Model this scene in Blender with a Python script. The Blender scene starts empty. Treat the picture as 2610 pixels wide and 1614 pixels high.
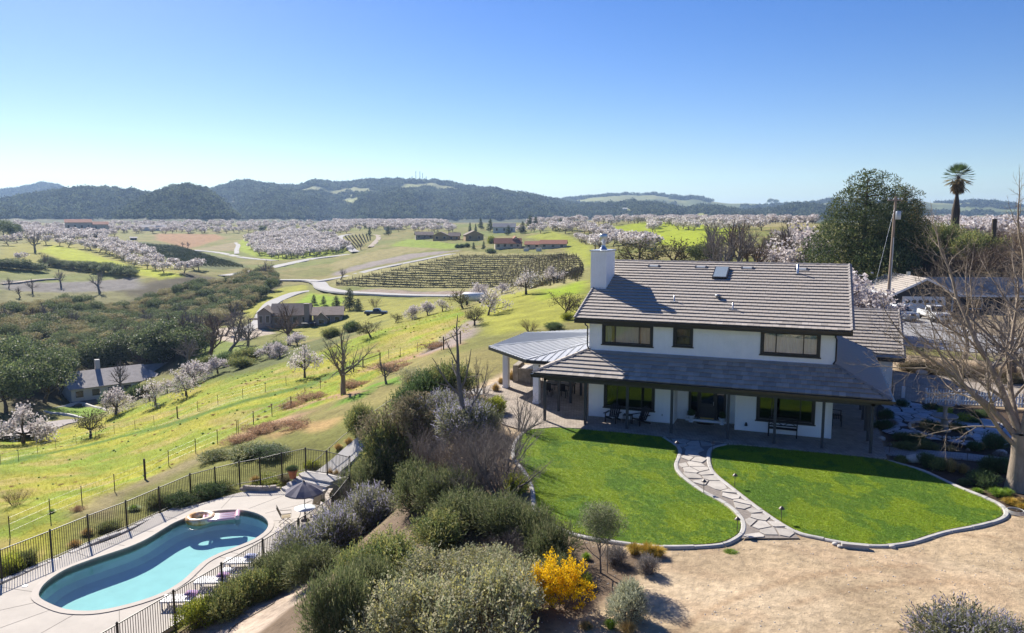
import bpy, math, random
import numpy as np
from mathutils import Vector, Matrix

# ---------------------------------------------------------------- camera, sky, sun, exposure
SC = bpy.context.scene
COL = bpy.context.collection
F_PX = 1956.9
PITCH, YAW = math.radians(7.091), math.radians(-21.534)
CAM = np.array([12.285, -43.696, 11.63])
cam_data = bpy.data.cameras.new('camera')
cam_data.sensor_width = 36.0
cam_data.lens = F_PX / 2610.0 * 36.0
cam_data.clip_start = 0.5
cam_data.clip_end = 60000.0
cam_obj = bpy.data.objects.new('camera', cam_data)
COL.objects.link(cam_obj)
cam_obj.location = CAM
cam_obj.rotation_euler = (math.pi / 2 - PITCH, 0, -YAW)
SC.camera = cam_obj

SUN_TO = np.array([-3.38, 2.465, 2.86])
SUN_TO = SUN_TO / np.linalg.norm(SUN_TO)
SUN_EL = math.asin(SUN_TO[2])
SUN_AZ = math.atan2(SUN_TO[0], SUN_TO[1])
world = bpy.data.worlds.new('World')
SC.world = world
world.use_nodes = True
wn = world.node_tree
wn.nodes.clear()
w_out = wn.nodes.new('ShaderNodeOutputWorld')
w_bg = wn.nodes.new('ShaderNodeBackground')
w_sky = wn.nodes.new('ShaderNodeTexSky')
w_sky.sky_type = 'NISHITA'
w_sky.sun_disc = False
w_sky.sun_elevation = SUN_EL
w_sky.sun_rotation = SUN_AZ
w_sky.altitude = 300.0
w_sky.air_density = 1.0
w_sky.dust_density = 0.25
w_sky.ozone_density = 3.0
w_bg.inputs['Strength'].default_value = 0.061
w_hsv = wn.nodes.new('ShaderNodeHueSaturation')
w_hsv.inputs['Saturation'].default_value = 1.38
w_hsv.inputs['Hue'].default_value = 0.519
wn.links.new(w_sky.outputs[0], w_hsv.inputs['Color'])
wn.links.new(w_hsv.outputs[0], w_bg.inputs['Color'])
wn.links.new(w_bg.outputs[0], w_out.inputs['Surface'])
sun_data = bpy.data.lights.new('sun', 'SUN')
sun_data.energy = 5.0
sun_data.angle = math.radians(0.53)
sun_data.color = (1.0, 0.94, 0.84)
sun_obj = bpy.data.objects.new('sun', sun_data)
COL.objects.link(sun_obj)
sun_obj.rotation_euler = Vector(SUN_TO).to_track_quat('Z', 'Y').to_euler()
sun_obj.location = (0, 0, 60)
SC.view_settings.view_transform = 'Standard'
SC.view_settings.look = 'None'
SC.view_settings.exposure = 1.0
SC.view_settings.gamma = 1.0
SC.view_settings.use_curve_mapping = False
SC.cycles.max_bounces = 6
SC.cycles.transparent_max_bounces = 12
SC.cycles.volume_bounces = 0

# ---------------------------------------------------------------- picture points to rays
FW = np.array([math.sin(YAW) * math.cos(PITCH), math.cos(YAW) * math.cos(PITCH), -math.sin(PITCH)])
RT = np.array([math.cos(YAW), -math.sin(YAW), 0.0])
UP = np.cross(RT, FW)
VIEWS = {1: (1200, 580, 2.52), 2: (1810, 580, 2.52), 3: (1200, 1014, 2.52), 4: (1810, 1014, 2.52), 5: (0, 1014, 2.52),
         6: (600, 1014, 2.52), 7: (0, 580, 2.52), 8: (600, 580, 2.52), 'z1': (0, 420, 2.717), 'z2': (850, 420, 2.717),
         'z3': (1710, 380, 2.717), 'z4': (2200, 640, 5.815), 'z5': (1450, 950, 5.433), 'z6': (2200, 880, 3.361),
         'd': (0, 0, .9368), 'pav': (1220, 820, 5.041), 'umb': (640, 1130, 6.047), 'lng': (400, 1360, 5.953),
         'chm': (1480, 600, 6.047), 'rt': (2250, 560, 2.1), 'tan': (620, 730, 6.434), 'val': (150, 920, 5.433),
         'mid': (1040, 660, 2.907), 'f': (0, 0, 1.0)}
def px(n, x, y):
    o = VIEWS[n]
    return o[0] + x / o[2], o[1] + y / o[2]
def ray(x, y):
    return FW + RT * (x - 1305) / F_PX - UP * (y - 807) / F_PX
def on_plane(axis, value, n, x, y):
    d = ray(*px(n, x, y))
    return CAM + d * (value - CAM[axis]) / d[axis]
def bearing_slope(x, y):
    d = ray(x, y)
    return math.atan2(d[0], d[1]), d[2] / math.hypot(d[0], d[1])

# ---------------------------------------------------------------- noise
def _hash(ix, iy, seed):
    h = (ix.astype(np.int64) * 374761393 + iy.astype(np.int64) * 668265263 + seed * 974634777) & 0xFFFFFFFF
    h = ((h ^ (h >> 13)) * 1274126177) & 0xFFFFFFFF
    return ((h ^ (h >> 16)) & 0xFFFF) / 65535.0
def noise(x, y, seed=0):
    x = np.asarray(x, float); y = np.asarray(y, float)
    ix = np.floor(x); iy = np.floor(y)
    fx = x - ix; fy = y - iy
    fx = fx * fx * (3 - 2 * fx); fy = fy * fy * (3 - 2 * fy)
    a = _hash(ix, iy, seed); b = _hash(ix + 1, iy, seed); c = _hash(ix, iy + 1, seed); d = _hash(ix + 1, iy + 1, seed)
    return (a + (b - a) * fx) * (1 - fy) + (c + (d - c) * fx) * fy
def fbm(x, y, seed=0, octaves=4):
    s = 0; a = .5; t = 0
    for k in range(octaves):
        s = s + a * noise(x * 2 ** k, y * 2 ** k, seed + k); t += a; a *= .5
    return s / t
def sstep(a, b, x):
    t = np.clip((x - a) / (b - a), 0, 1)
    return t * t * (3 - 2 * t)
def inside(poly, x, y):
    x = np.asarray(x, float); y = np.asarray(y, float)
    r = np.zeros(x.shape, bool); n = len(poly)
    for i in range(n):
        x1, y1 = poly[i]; x2, y2 = poly[(i + 1) % n]
        if y1 == y2: continue
        c = ((y1 > y) != (y2 > y)) & (x < (x2 - x1) * (y - y1) / (y2 - y1) + x1)
        r ^= c
    return r
def edge_dist(poly, x, y):
    x = np.asarray(x, float); y = np.asarray(y, float)
    best = np.full(x.shape, 1e18); n = len(poly)
    for i in range(n):
        ax, ay = poly[i]; bx, by = poly[(i + 1) % n]
        dx, dy = bx - ax, by - ay
        t = np.clip(((x - ax) * dx + (y - ay) * dy) / (dx * dx + dy * dy + 1e-12), 0, 1)
        best = np.minimum(best, (x - ax - t * dx) ** 2 + (y - ay - t * dy) ** 2)
    return np.sqrt(best)
def outdist(poly, x, y):
    return np.where(inside(poly, x, y), 0, edge_dist(poly, x, y))

# ---------------------------------------------------------------- mesh helpers
def link(o, parent=None):
    COL.objects.link(o)
    if parent is not None: o.parent = parent
    return o
def tag(o, label=None, cat=None, group=None, kind=None):
    if label: o['label'] = label
    if cat: o['category'] = cat
    if group: o['group'] = group
    if kind: o['kind'] = kind
    return o
def empty(name, loc=(0, 0, 0), rz=0.0, parent=None):
    o = bpy.data.objects.new(name, None)
    o.empty_display_size = .2
    o.location = loc; o.rotation_euler = (0, 0, rz)
    return link(o, parent)
def np_mesh(name, V, faces, mats, col=None, smooth=False, mat_index=None):
    me = bpy.data.meshes.new(name)
    V = np.asarray(V, np.float32)
    faces = [np.asarray(f, np.int32) for f in (faces if isinstance(faces, (list, tuple)) else [faces]) if len(f)]
    nf = sum(len(f) for f in faces); nl = sum(f.size for f in faces)
    me.vertices.add(len(V)); me.vertices.foreach_set('co', V.ravel())
    me.loops.add(nl); me.polygons.add(nf)
    me.loops.foreach_set('vertex_index', np.concatenate([f.ravel() for f in faces]))
    tot = np.concatenate([np.full(len(f), f.shape[1], np.int32) for f in faces])
    start = np.concatenate([[0], np.cumsum(tot)[:-1]]).astype(np.int32)
    me.polygons.foreach_set('loop_start', start)
    me.polygons.foreach_set('loop_total', tot)
    me.polygons.foreach_set('use_smooth', np.full(nf, bool(smooth)))
    if mat_index is not None: me.polygons.foreach_set('material_index', np.asarray(mat_index, np.int32))
    for m in (mats if isinstance(mats, (list, tuple)) else [mats]): me.materials.append(m)
    if col is not None:
        a = me.color_attributes.new('Col', 'FLOAT_COLOR', 'POINT')
        c = np.ones((len(V), 4), np.float32); c[:, :3] = col
        a.data.foreach_set('color', c.ravel())
    me.update(calc_edges=True)
    return me
class MB:
    def __init__(s): s.v = []; s.f = []; s.sm = []
    def add(s, V, Fs, smooth=False):
        b = len(s.v); s.v += [tuple(map(float, p)) for p in V]
        for f in Fs: s.f.append([b + i for i in f]); s.sm.append(smooth)
        return s
    def box(s, x0, x1, y0, y1, z0, z1):
        V = [(x0, y0, z0), (x1, y0, z0), (x1, y1, z0), (x0, y1, z0), (x0, y0, z1), (x1, y0, z1), (x1, y1, z1), (x0, y1, z1)]
        return s.add(V, [(3, 2, 1, 0), (4, 5, 6, 7), (0, 1, 5, 4), (1, 2, 6, 5), (2, 3, 7, 6), (3, 0, 4, 7)])
    def bar(s, a, b, w, h=None, up=(0, 0, 1)):
        h = h or w
        a = Vector(a); b = Vector(b); d = (b - a).normalized(); u = Vector(up)
        if abs(d.dot(u)) > .98: u = Vector((0, 1, 0))
        r = d.cross(u).normalized(); u = r.cross(d).normalized()
        V = [p + r * (w / 2 * i) + u * (h / 2 * j) for p in (a, b) for i, j in ((-1, -1), (1, -1), (1, 1), (-1, 1))]
        return s.add(V, [(0, 1, 2, 3), (7, 6, 5, 4), (4, 5, 1, 0), (5, 6, 2, 1), (6, 7, 3, 2), (7, 4, 0, 3)])
    def tube(s, pts, rad, n=8, caps=True, smooth=True):
        pts = [Vector(p) for p in pts]; rad = rad if hasattr(rad, '__len__') else [rad] * len(pts)
        V = []; m = len(pts); prev = None
        for i, p in enumerate(pts):
            d = (pts[min(i + 1, m - 1)] - pts[max(i - 1, 0)])
            d = d.normalized() if d.length > 1e-9 else Vector((0, 0, 1))
            if prev is None:
                u = Vector((0, 0, 1)) if abs(d.z) < .9 else Vector((1, 0, 0))
            else: u = prev
            r = d.cross(u); r = r.normalized() if r.length > 1e-6 else d.orthogonal().normalized()
            u = r.cross(d).normalized(); prev = u
            for k in range(n):
                a = 2 * math.pi * k / n
                V.append(p + (r * math.cos(a) + u * math.sin(a)) * rad[i])
        Fs = [(i * n + k, i * n + (k + 1) % n, (i + 1) * n + (k + 1) % n, (i + 1) * n + k) for i in range(m - 1) for k in range(n)]
        s.add(V, Fs, smooth)
        if caps:
            s.add(V[:n], [tuple(range(n))[::-1]]); s.add(V[-n:], [tuple(range(n))])
        return s
    def lathe(s, prof, c=(0, 0, 0), n=16, smooth=True, axis_tilt=None):
        V = []
        for r, z in prof:
            for k in range(n):
                a = 2 * math.pi * k / n
                V.append((c[0] + r * math.cos(a), c[1] + r * math.sin(a), c[2] + z))
        m = len(prof)
        s.add(V, [(i * n + k, i * n + (k + 1) % n, (i + 1) * n + (k + 1) % n, (i + 1) * n + k) for i in range(m - 1) for k in range(n)], smooth)
        if prof[0][0] > 1e-6: s.add(V[:n], [tuple(range(n))[::-1]])
        if prof[-1][0] > 1e-6: s.add(V[-n:], [tuple(range(n))])
        return s
    def prism(s, poly, z0, z1):
        n = len(poly)
        a = sum(poly[i][0] * poly[(i + 1) % n][1] - poly[(i + 1) % n][0] * poly[i][1] for i in range(n))
        if a < 0: poly = poly[::-1]
        zt = z1 if hasattr(z1, '__len__') else [z1] * n
        V = [(p[0], p[1], z0) for p in poly] + [(p[0], p[1], zt[i]) for i, p in enumerate(poly)]
        return s.add(V, [tuple(range(n))[::-1], tuple(range(n, 2 * n))] + [(i, (i + 1) % n, n + (i + 1) % n, n + i) for i in range(n)])
    def slab(s, pts, t):
        """a plane polygon in space, given thickness t downwards along its normal"""
        P = [Vector(p) for p in pts]; n = len(P)
        nm = Vector((0, 0, 0))
        for i in range(n):
            a, b = P[i], P[(i + 1) % n]
            nm += Vector(((a.y - b.y) * (a.z + b.z), (a.z - b.z) * (a.x + b.x), (a.x - b.x) * (a.y + b.y)))
        nm.normalize()
        if nm.z < 0: P = P[::-1]; nm = -nm
        V = [p - nm * t for p in P] + P
        return s.add(V, [tuple(range(n))[::-1], tuple(range(n, 2 * n))] + [(i, (i + 1) % n, n + (i + 1) % n, n + i) for i in range(n)])
    def mesh(s, name, mat):
        me = bpy.data.meshes.new(name); me.from_pydata(s.v, [], s.f)
        if any(s.sm): me.polygons.foreach_set('use_smooth', s.sm)
        for m in (mat if isinstance(mat, (list, tuple)) else [mat]): me.materials.append(m)
        me.update()
        return me
    def build(s, name, mat, parent=None, loc=None, rz=None):
        o = bpy.data.objects.new(name, s.mesh(name, mat))
        if loc is not None: o.location = loc
        if rz is not None: o.rotation_euler = (0, 0, rz)
        return link(o, parent)
def obj(name, me, parent=None, loc=None, rz=None, scale=None):
    o = bpy.data.objects.new(name, me)
    if loc is not None: o.location = loc
    if rz is not None: o.rotation_euler = (0, 0, rz)
    if scale is not None: o.scale = scale if hasattr(scale, '__len__') else (scale,) * 3
    return link(o, parent)
def copy_tree(o, parent=None):
    c = o.copy(); COL.objects.link(c); c.parent = parent
    for ch in list(o.children): copy_tree(ch, c)
    return c

# ---------------------------------------------------------------- materials
def N(nt, kind, **kw):
    n = nt.nodes.new('ShaderNode' + kind)
    for k, v in kw.items():
        if k in n.inputs: n.inputs[k].default_value = v
        else: setattr(n, k, v)
    return n
def mat(name, base=(.5, .5, .5), rough=.7, spec=.3, metal=0.0, var=.12, scale=6.0, detail=4.0, bump=0.0, bscale=None,
        attr=False, hue2=None, translucent=0.0, coat=0.0, stretch=None, dist=.02, world=False, random_tint=0.0, gain=1.0):
    m = bpy.data.materials.new(name); m.use_nodes = True
    nt = m.node_tree; L = nt.links
    b = nt.nodes['Principled BSDF']; out = nt.nodes['Material Output']
    b.inputs['Roughness'].default_value = rough; b.inputs['Metallic'].default_value = metal
    b.inputs['Specular IOR Level'].default_value = spec
    b.inputs['Coat Weight'].default_value = coat
    if world:
        co = N(nt, 'NewGeometry').outputs['Position']
    else:
        co = N(nt, 'TexCoord').outputs['Object']
    if stretch:
        mp = N(nt, 'Mapping'); mp.inputs['Scale'].default_value = stretch; L.new(co, mp.inputs['Vector']); co = mp.outputs[0]
    if attr:
        at = N(nt, 'VertexColor'); at.layer_name = 'Col'; c0 = at.outputs['Color']
    else:
        rgb = N(nt, 'RGB'); rgb.outputs[0].default_value = (*base, 1); c0 = rgb.outputs[0]
    if var > 0:
        nz = N(nt, 'TexNoise', Scale=scale, Detail=detail, Roughness=.6); L.new(co, nz.inputs['Vector'])
        if hue2 is not None:
            rp = N(nt, 'ValToRGB'); rp.color_ramp.elements[0].position = .38; rp.color_ramp.elements[1].position = .62
            L.new(nz.outputs['Fac'], rp.inputs['Fac'])
            mx0 = N(nt, 'Mix', data_type='RGBA'); mx0.inputs['B'].default_value = (0, 0, 0, 1)
            L.new(rp.outputs['Color'], mx0.inputs[0]); L.new(c0, mx0.inputs[6]); mx0.inputs[7].default_value = (*hue2, 1)
            c0 = mx0.outputs[2]
        mr = N(nt, 'MapRange'); mr.inputs['From Min'].default_value = .25; mr.inputs['From Max'].default_value = .75
        mr.inputs['To Min'].default_value = 1 - var; mr.inputs['To Max'].default_value = 1 + var
        L.new(nz.outputs['Fac'], mr.inputs['Value'])
        vm = N(nt, 'VectorMath', operation='SCALE'); L.new(c0, vm.inputs[0]); L.new(mr.outputs[0], vm.inputs['Scale'])
        c0 = vm.outputs[0]
    if random_tint > 0:
        oi = N(nt, 'ObjectInfo'); mr = N(nt, 'MapRange'); mr.inputs['To Min'].default_value = 1 - random_tint; mr.inputs['To Max'].default_value = 1 + random_tint
        L.new(oi.outputs['Random'], mr.inputs['Value'])
        vm = N(nt, 'VectorMath', operation='SCALE'); L.new(c0, vm.inputs[0]); L.new(mr.outputs[0], vm.inputs['Scale']); c0 = vm.outputs[0]
    if gain != 1.0:
        vm = N(nt, 'VectorMath', operation='SCALE'); vm.inputs['Scale'].default_value = gain; L.new(c0, vm.inputs[0]); c0 = vm.outputs[0]
    L.new(c0, b.inputs['Base Color'])
    if bump > 0:
        nb = N(nt, 'TexNoise', Scale=bscale or scale * 4, Detail=5.0, Roughness=.65); L.new(co, nb.inputs['Vector'])
        bp = N(nt, 'Bump', Strength=bump, Distance=dist); L.new(nb.outputs['Fac'], bp.inputs['Height']); L.new(bp.outputs[0], b.inputs['Normal'])
    if translucent > 0:
        tr = N(nt, 'BsdfTranslucent'); L.new(c0, tr.inputs['Color'])
        ms = N(nt, 'MixShader'); ms.inputs[0].default_value = translucent
        L.new(b.outputs[0], ms.inputs[1]); L.new(tr.outputs[0], ms.inputs[2]); L.new(ms.outputs[0], out.inputs['Surface'])
    return m
def schlick(nt, f0):
    g = N(nt, 'NewGeometry'); d = N(nt, 'VectorMath', operation='DOT_PRODUCT'); L = nt.links
    L.new(g.outputs['Normal'], d.inputs[0]); L.new(g.outputs['Incoming'], d.inputs[1])
    a = N(nt, 'Math', operation='ABSOLUTE'); L.new(d.outputs['Value'], a.inputs[0])
    s = N(nt, 'Math', operation='SUBTRACT'); s.inputs[0].default_value = 1.0; L.new(a.outputs[0], s.inputs[1]); s.use_clamp = True
    p = N(nt, 'Math', operation='POWER'); p.inputs[1].default_value = 5.0; L.new(s.outputs[0], p.inputs[0])
    m = N(nt, 'Math', operation='MULTIPLY_ADD'); m.inputs[1].default_value = 1 - f0; m.inputs[2].default_value = f0; L.new(p.outputs[0], m.inputs[0])
    return m
def glass_mat(name, tint=(.75, .8, .8), gloss=.22):
    m = bpy.data.materials.new(name); m.use_nodes = True; nt = m.node_tree; nt.nodes.clear(); L = nt.links
    out = N(nt, 'OutputMaterial'); t = N(nt, 'BsdfTransparent'); t.inputs[0].default_value = (*tint, 1)
    g = N(nt, 'BsdfGlossy', Roughness=.02); g.inputs[0].default_value = (.95, .97, 1, 1)
    fr = schlick(nt, .04); ad = N(nt, 'Math', operation='ADD'); ad.inputs[1].default_value = gloss
    ad.use_clamp = True
    ms = N(nt, 'MixShader'); L.new(fr.outputs[0], ad.inputs[0]); L.new(ad.outputs[0], ms.inputs[0]); L.new(t.outputs[0], ms.inputs[1]); L.new(g.outputs[0], ms.inputs[2])
    L.new(ms.outputs[0], out.inputs['Surface'])
    return m
# ================================================================ terrain: one height field from surveyed spots
SPOTS = []   # world x, y, z
def spot(n, x, y, d=None, z=None):
    b, s = bearing_slope(*px(n, x, y))
    if d is None: d = (z - CAM[2]) / s
    SPOTS.append((CAM[0] + d * math.sin(b), CAM[1] + d * math.cos(b), CAM[2] + d * s))
# near hillside and pool bank
for a in ((0, 1290, -5.6), (0, 1200, -8.6), (0, 1100, -14.5), (0, 1050, -20), (55, 1060, -21), (170, 985, -26), (210, 968, -27),
          (330, 1140, -10.2), (480, 1100, -6.8), (560, 1060, -6.2), (620, 1000, -8), (700, 1000, -6.0), (790, 1075, -4.3),
          (905, 1018, -2.2), (850, 960, -4.2), (960, 930, -3.0), (1060, 900, -1.6), (200, 1120, -13), (420, 1000, -15)):
    spot('d', a[0], a[1], z=a[2])
spot(5, 920, 525, d=67); spot(7, 1140, 1225, d=98); spot(8, 930, 875, d=100); spot(8, 695, 1075, d=80); spot(8, 1338, 785, d=84)
spot(8, 970, 1005, d=76); spot(8, 450, 970, d=108); spot(8, 200, 1000, d=105)
for a in ((870, 800, 122), (1000, 765, 130), (700, 862, 125), (600, 890, 130), (500, 905, 138), (400, 940, 140), (300, 978, 138), (1100, 745, 120)):
    spot('d', a[0], a[1], d=a[2])
spot(8, 1870, 660, z=-.3); spot(1, 350, 425, z=-.2); spot(1, 720, 330, z=0.2); spot(1, 560, 570, z=-.2); spot(8, 1620, 560, d=112)
# valley
for n, x, y, d in (('d', 500, 805, 210), ('d', 450, 832, 195), ('d', 700, 790, 206), ('d', 800, 785, 200), ('d', 560, 800, 205), ('d', 100, 945, 168),
                   ('d', 100, 800, 250), ('d', 300, 770, 285), ('d', 250, 870, 200), ('d', 400, 850, 205), ('d', 100, 700, 345), ('d', 600, 690, 330), ('d', 450, 725, 310),
                   ('d', 0, 690, 350), ('d', 200, 690, 350), ('d', 150, 652, 412), ('d', 300, 672, 375), ('d', 60, 622, 450), ('z1', 1250, 755, 360), ('z1', 400, 560, 560), ('z1', 900, 740, 375),
                   ('z1', 1700, 722, 390), ('z1', 850, 540, 600), ('z1', 1350, 592, 620), ('z1', 1900, 662, 470), ('z1', 2430, 612, 500), ('z1', 2200, 805, 335),
                   ('z1', 1550, 772, 370), ('z1', 2000, 645, 500), ('z1', 2000, 480, 800), ('z1', 1700, 530, 640), ('z1', 2350, 600, 520), ('z1', 400, 480, 760), ('z1', 0, 640, 455), ('z1', 0, 540, 600),
                   ('z1', 1200, 500, 720), ('z1', 700, 470, 820), ('z2', 200, 600, 450), ('z2', 600, 522, 500), ('z2', 400, 640, 420), ('z2', 900, 600, 392),
                   ('z2', 0, 780, 335), ('z2', 600, 862, 262), ('z2', 300, 820, 285), ('z2', 1100, 850, 245), ('z2', 1500, 845, 210), ('z2', 1500, 620, 348), ('z2', 1300, 592, 378), ('z2', 1100, 700, 320),
                   ('z2', 100, 500, 620), ('z2', 300, 440, 760), ('z2', 800, 500, 560), ('z2', 1200, 480, 600), ('z2', 1400, 500, 480),
                   ('z2', 2100, 480, 480), ('z2', 2300, 560, 340), ('z2', 2000, 565, 300), ('z2', 1700, 440, 520), ('z2', 1700, 610, 250), ('z2', 1750, 700, 190), ('z2', 1900, 620, 240), ('z2', 2200, 640, 220),
                   ('z2', 2420, 400, 640), ('z2', 1750, 385, 800), ('z3', 600, 600, 300), ('z3', 250, 560, 420), ('z3', 900, 745, 170), ('z3', 2000, 625, 260), ('z3', 2440, 590, 300), ('z3', 700, 512, 620), ('z3', 250, 700, 230),
                   ('d', 950, 742, 190), ('d', 1000, 702, 250), ('d', 1085, 704, 235), ('d', 850, 760, 200), ('d', 790, 735, 240), ('d', 640, 760, 235), ('d', 560, 770, 240)):
    spot(n, x, y, d=d)
for bx in (-0.6, -.45, -.3, -.15, 0, .15, .3, .45, .62):      # the plain before the hills
    b = YAW + bx
    SPOTS.append((CAM[0] + 1050 * math.sin(b), CAM[1] + 1050 * math.cos(b), 8.5))
    SPOTS.append((CAM[0] + 2200 * math.sin(b), CAM[1] + 2200 * math.cos(b), 12.0))
# the yard: house shelf and pool terrace
for q in (('z3', 1560, 770, 138), ('z3', 1800, 770, 138), ('z3', 2100, 750, 138), ('z3', 2440, 730, 138), ('z3', 1900, 670, 180), ('z3', 2300, 660, 180)): spot(*q[:3], d=q[3])
SHELF = [(-9.2, 3), (-8.4, 1.2), (-4.4, -4.2), (-2.8, -5), (-2.5, -8), (-1.2, -11.5), (.6, -15), (1.6, -19), (2.2, -24), (2, -32), (0, -60), (120, -60), (120, 40), (60, 62), (36, 72), (19, 76), (14, 60), (0, 34), (-9.2, 20)]
TERRACE = [(-21.4, -42), (-10.9, -42), (-10.9, -9), (-12.3, -6.3), (-19.8, -6.3), (-21.6, -11), (-21.2, -16)]
for q in ((5, -10), (12, -10), (12, -25), (20, 0), (20, -20), (30, 20), (5, 20), (-5, 10), (40, 50), (30, 60), (60, 20), (12, -35)): SPOTS.append((q[0], q[1], -.1))
for q in ((-16, -10), (-16, -20), (-16, -30), (-16, -40)): SPOTS.append((q[0], q[1], -4.8))
for q in ((-26, -20, -6.5), (-26, -30, -6.5), (-35, -25, -9.0), (-6, -25, -2.3), (-6, -38, -2.6)): SPOTS.append(q)
POOL = [(-19.19, -21.29), (-19.7, -20.53), (-20.0, -19.4), (-19.85, -18.32), (-19.55, -17.28), (-19.3, -16.37), (-19.25, -15.33), (-19.45, -14.14), (-19.6, -13.08), (-19.42, -12.04), (-18.65, -10.85), (-17.46, -10.28), (-16.12, -10.4), (-14.95, -11.05), (-14.22, -12.05), (-14.0, -13.26), (-14.2, -14.38), (-14.45, -15.3), (-14.5, -16.24), (-14.24, -17.19), (-13.92, -18.23), (-13.86, -19.34), (-14.2, -20.38), (-14.88, -21.37), (-15.57, -21.85), (-16.54, -22.09), (-17.7, -21.98), (-18.6, -21.75)]
def smooth_closed(P, k=6):
    P = np.array(P, float); n = len(P); out = []
    for i in range(n):
        p0, p1, p2, p3 = P[i - 1], P[i], P[(i + 1) % n], P[(i + 2) % n]
        for t in np.linspace(0, 1, k, endpoint=False):
            out.append(.5 * (2 * p1 + (p2 - p0) * t + (2 * p0 - 5 * p1 + 4 * p2 - p3) * t * t + (3 * p1 - p0 - 3 * p2 + p3) * t ** 3))
    return [tuple(p) for p in out]
def smooth_open(P, k=6):
    P = np.array(P, float); n = len(P); out = []
    for i in range(n - 1):
        p1, p2 = P[i], P[i + 1]; p0 = P[i - 1] if i else 2 * p1 - p2; p3 = P[i + 2] if i + 2 < n else 2 * p2 - p1
        for t in np.linspace(0, 1, k, endpoint=False):
            out.append(.5 * (2 * p1 + (p2 - p0) * t + (2 * p0 - 5 * p1 + 4 * p2 - p3) * t * t + (3 * p1 - p0 - 3 * p2 + p3) * t ** 3))
    out.append(P[-1])
    return [tuple(p) for p in out]
POOL = smooth_closed(POOL, 3)
SPOTS = np.array(SPOTS)
def uv_of(x, y):
    dx = x - CAM[0]; dy = y - CAM[1]
    b = np.arctan2(dx, dy) - YAW
    b = (b + math.pi) % (2 * math.pi) - math.pi
    d = np.hypot(dx, dy)
    return b, np.maximum(d, 1e-3)
_b, _d = uv_of(SPOTS[:, 0], SPOTS[:, 1])
TU = np.stack([_b * 2.4, np.log(_d)], 1)
def _phi(r2): return np.where(r2 > 1e-12, .5 * r2 * np.log(r2 + 1e-12), 0)
_n = len(TU)
_K = _phi(((TU[:, None] - TU[None]) ** 2).sum(-1)) + np.eye(_n) * .012
_P = np.hstack([np.ones((_n, 1)), TU])
_A = np.block([[_K, _P], [_P.T, np.zeros((3, 3))]])
_W = np.linalg.solve(_A, np.concatenate([SPOTS[:, 2], np.zeros(3)]))
def tps(b, d):
    U = np.stack([np.clip(b, -.72, .72) * 2.4, np.log(np.clip(d, 14, 2200))], -1).reshape(-1, 2)
    out = np.empty(len(U))
    for i in range(0, len(U), 40000):
        u = U[i:i + 40000]
        out[i:i + 40000] = _phi(((u[:, None] - TU[None]) ** 2).sum(-1)) @ _W[:_n] + _W[_n] + u @ _W[_n + 1:]
    return out.reshape(b.shape)
# ridges behind: (distance, half width, [(view, x, y) ...])
RIDGES = [
    (1750, 520, [('z1', 640, 420), ('z1', 760, 370), ('z1', 900, 300), ('z1', 1000, 240), ('z1', 1120, 190), ('z1', 1250, 165), ('z1', 1340, 160), ('z1', 1430, 185), ('z1', 1520, 250), ('z1', 1600, 330), ('z1', 1700, 400), ('z1', 1800, 440)]),
    (2300, 750, [('z1', -600, 260), ('z1', -200, 262), ('z1', 0, 262), ('z1', 200, 228), ('z1', 320, 205), ('z1', 470, 188), ('z1', 600, 180), ('z1', 750, 172), ('z1', 900, 178), ('z1', 1050, 205), ('z1', 1200, 260), ('z1', 1350, 340), ('z1', 1500, 420)]),
    (3000, 1300, [('z1', 900, 300), ('z1', 1040, 225), ('z1', 1180, 195), ('z1', 1300, 185), ('z1', 1450, 182), ('z1', 1560, 145), ('z1', 1650, 126), ('z1', 1750, 130), ('z1', 1950, 160), ('z1', 2080, 154), ('z1', 2180, 122), ('z1', 2240, 119), ('z1', 2300, 134), ('z1', 2440, 138), ('z2', 120, 130), ('z2', 250, 116), ('z2', 420, 118), ('z2', 580, 122), ('z2', 690, 119), ('z2', 780, 132), ('z2', 900, 160), ('z2', 1100, 184), ('z2', 1300, 222), ('z2', 1500, 252), ('z2', 1750, 300), ('z2', 2000, 350), ('z2', 2300, 420)]),
    (4300, 1300, [('z1', -800, 210), ('z1', -300, 200), ('z1', 0, 190), ('z1', 200, 160), ('z1', 300, 140), ('z1', 400, 153), ('z1', 480, 185), ('z1', 700, 240), ('z1', 900, 320)]),
    (2400, 700, [('z2', 1300, 420), ('z2', 1450, 330), ('z2', 1600, 290), ('z2', 1850, 275), ('z2', 2050, 252), ('z2', 2250, 270), ('z2', 2440, 300), ('z3', 150, 400), ('z3', 300, 405), ('z3', 500, 440), ('z3', 700, 425), ('z3', 870, 395), ('z3', 1000, 400), ('z3', 1200, 440), ('z3', 1500, 470), ('z3', 1900, 490)]),
    (3900, 1200, [('z2', 1250, 330), ('z2', 1500, 250), ('z2', 1700, 234), ('z2', 1950, 215), ('z2', 2200, 209), ('z2', 2440, 222), ('z3', 70, 328), ('z3', 200, 334), ('z3', 290, 358), ('z3', 400, 372), ('z3', 550, 374), ('z3', 660, 380), ('z3', 920, 378), ('z3', 1050, 360), ('z3', 1130, 350), ('z3', 1400, 352), ('z3', 1640, 360), ('z3', 1700, 352), ('z3', 1800, 372), ('z3', 1950, 374), ('z3', 2050, 365), ('z3', 2200, 366), ('z3', 2350, 385), ('z3', 2445, 400), ('z3', 2800, 420), ('z3', 3400, 410)]),
]
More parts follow.
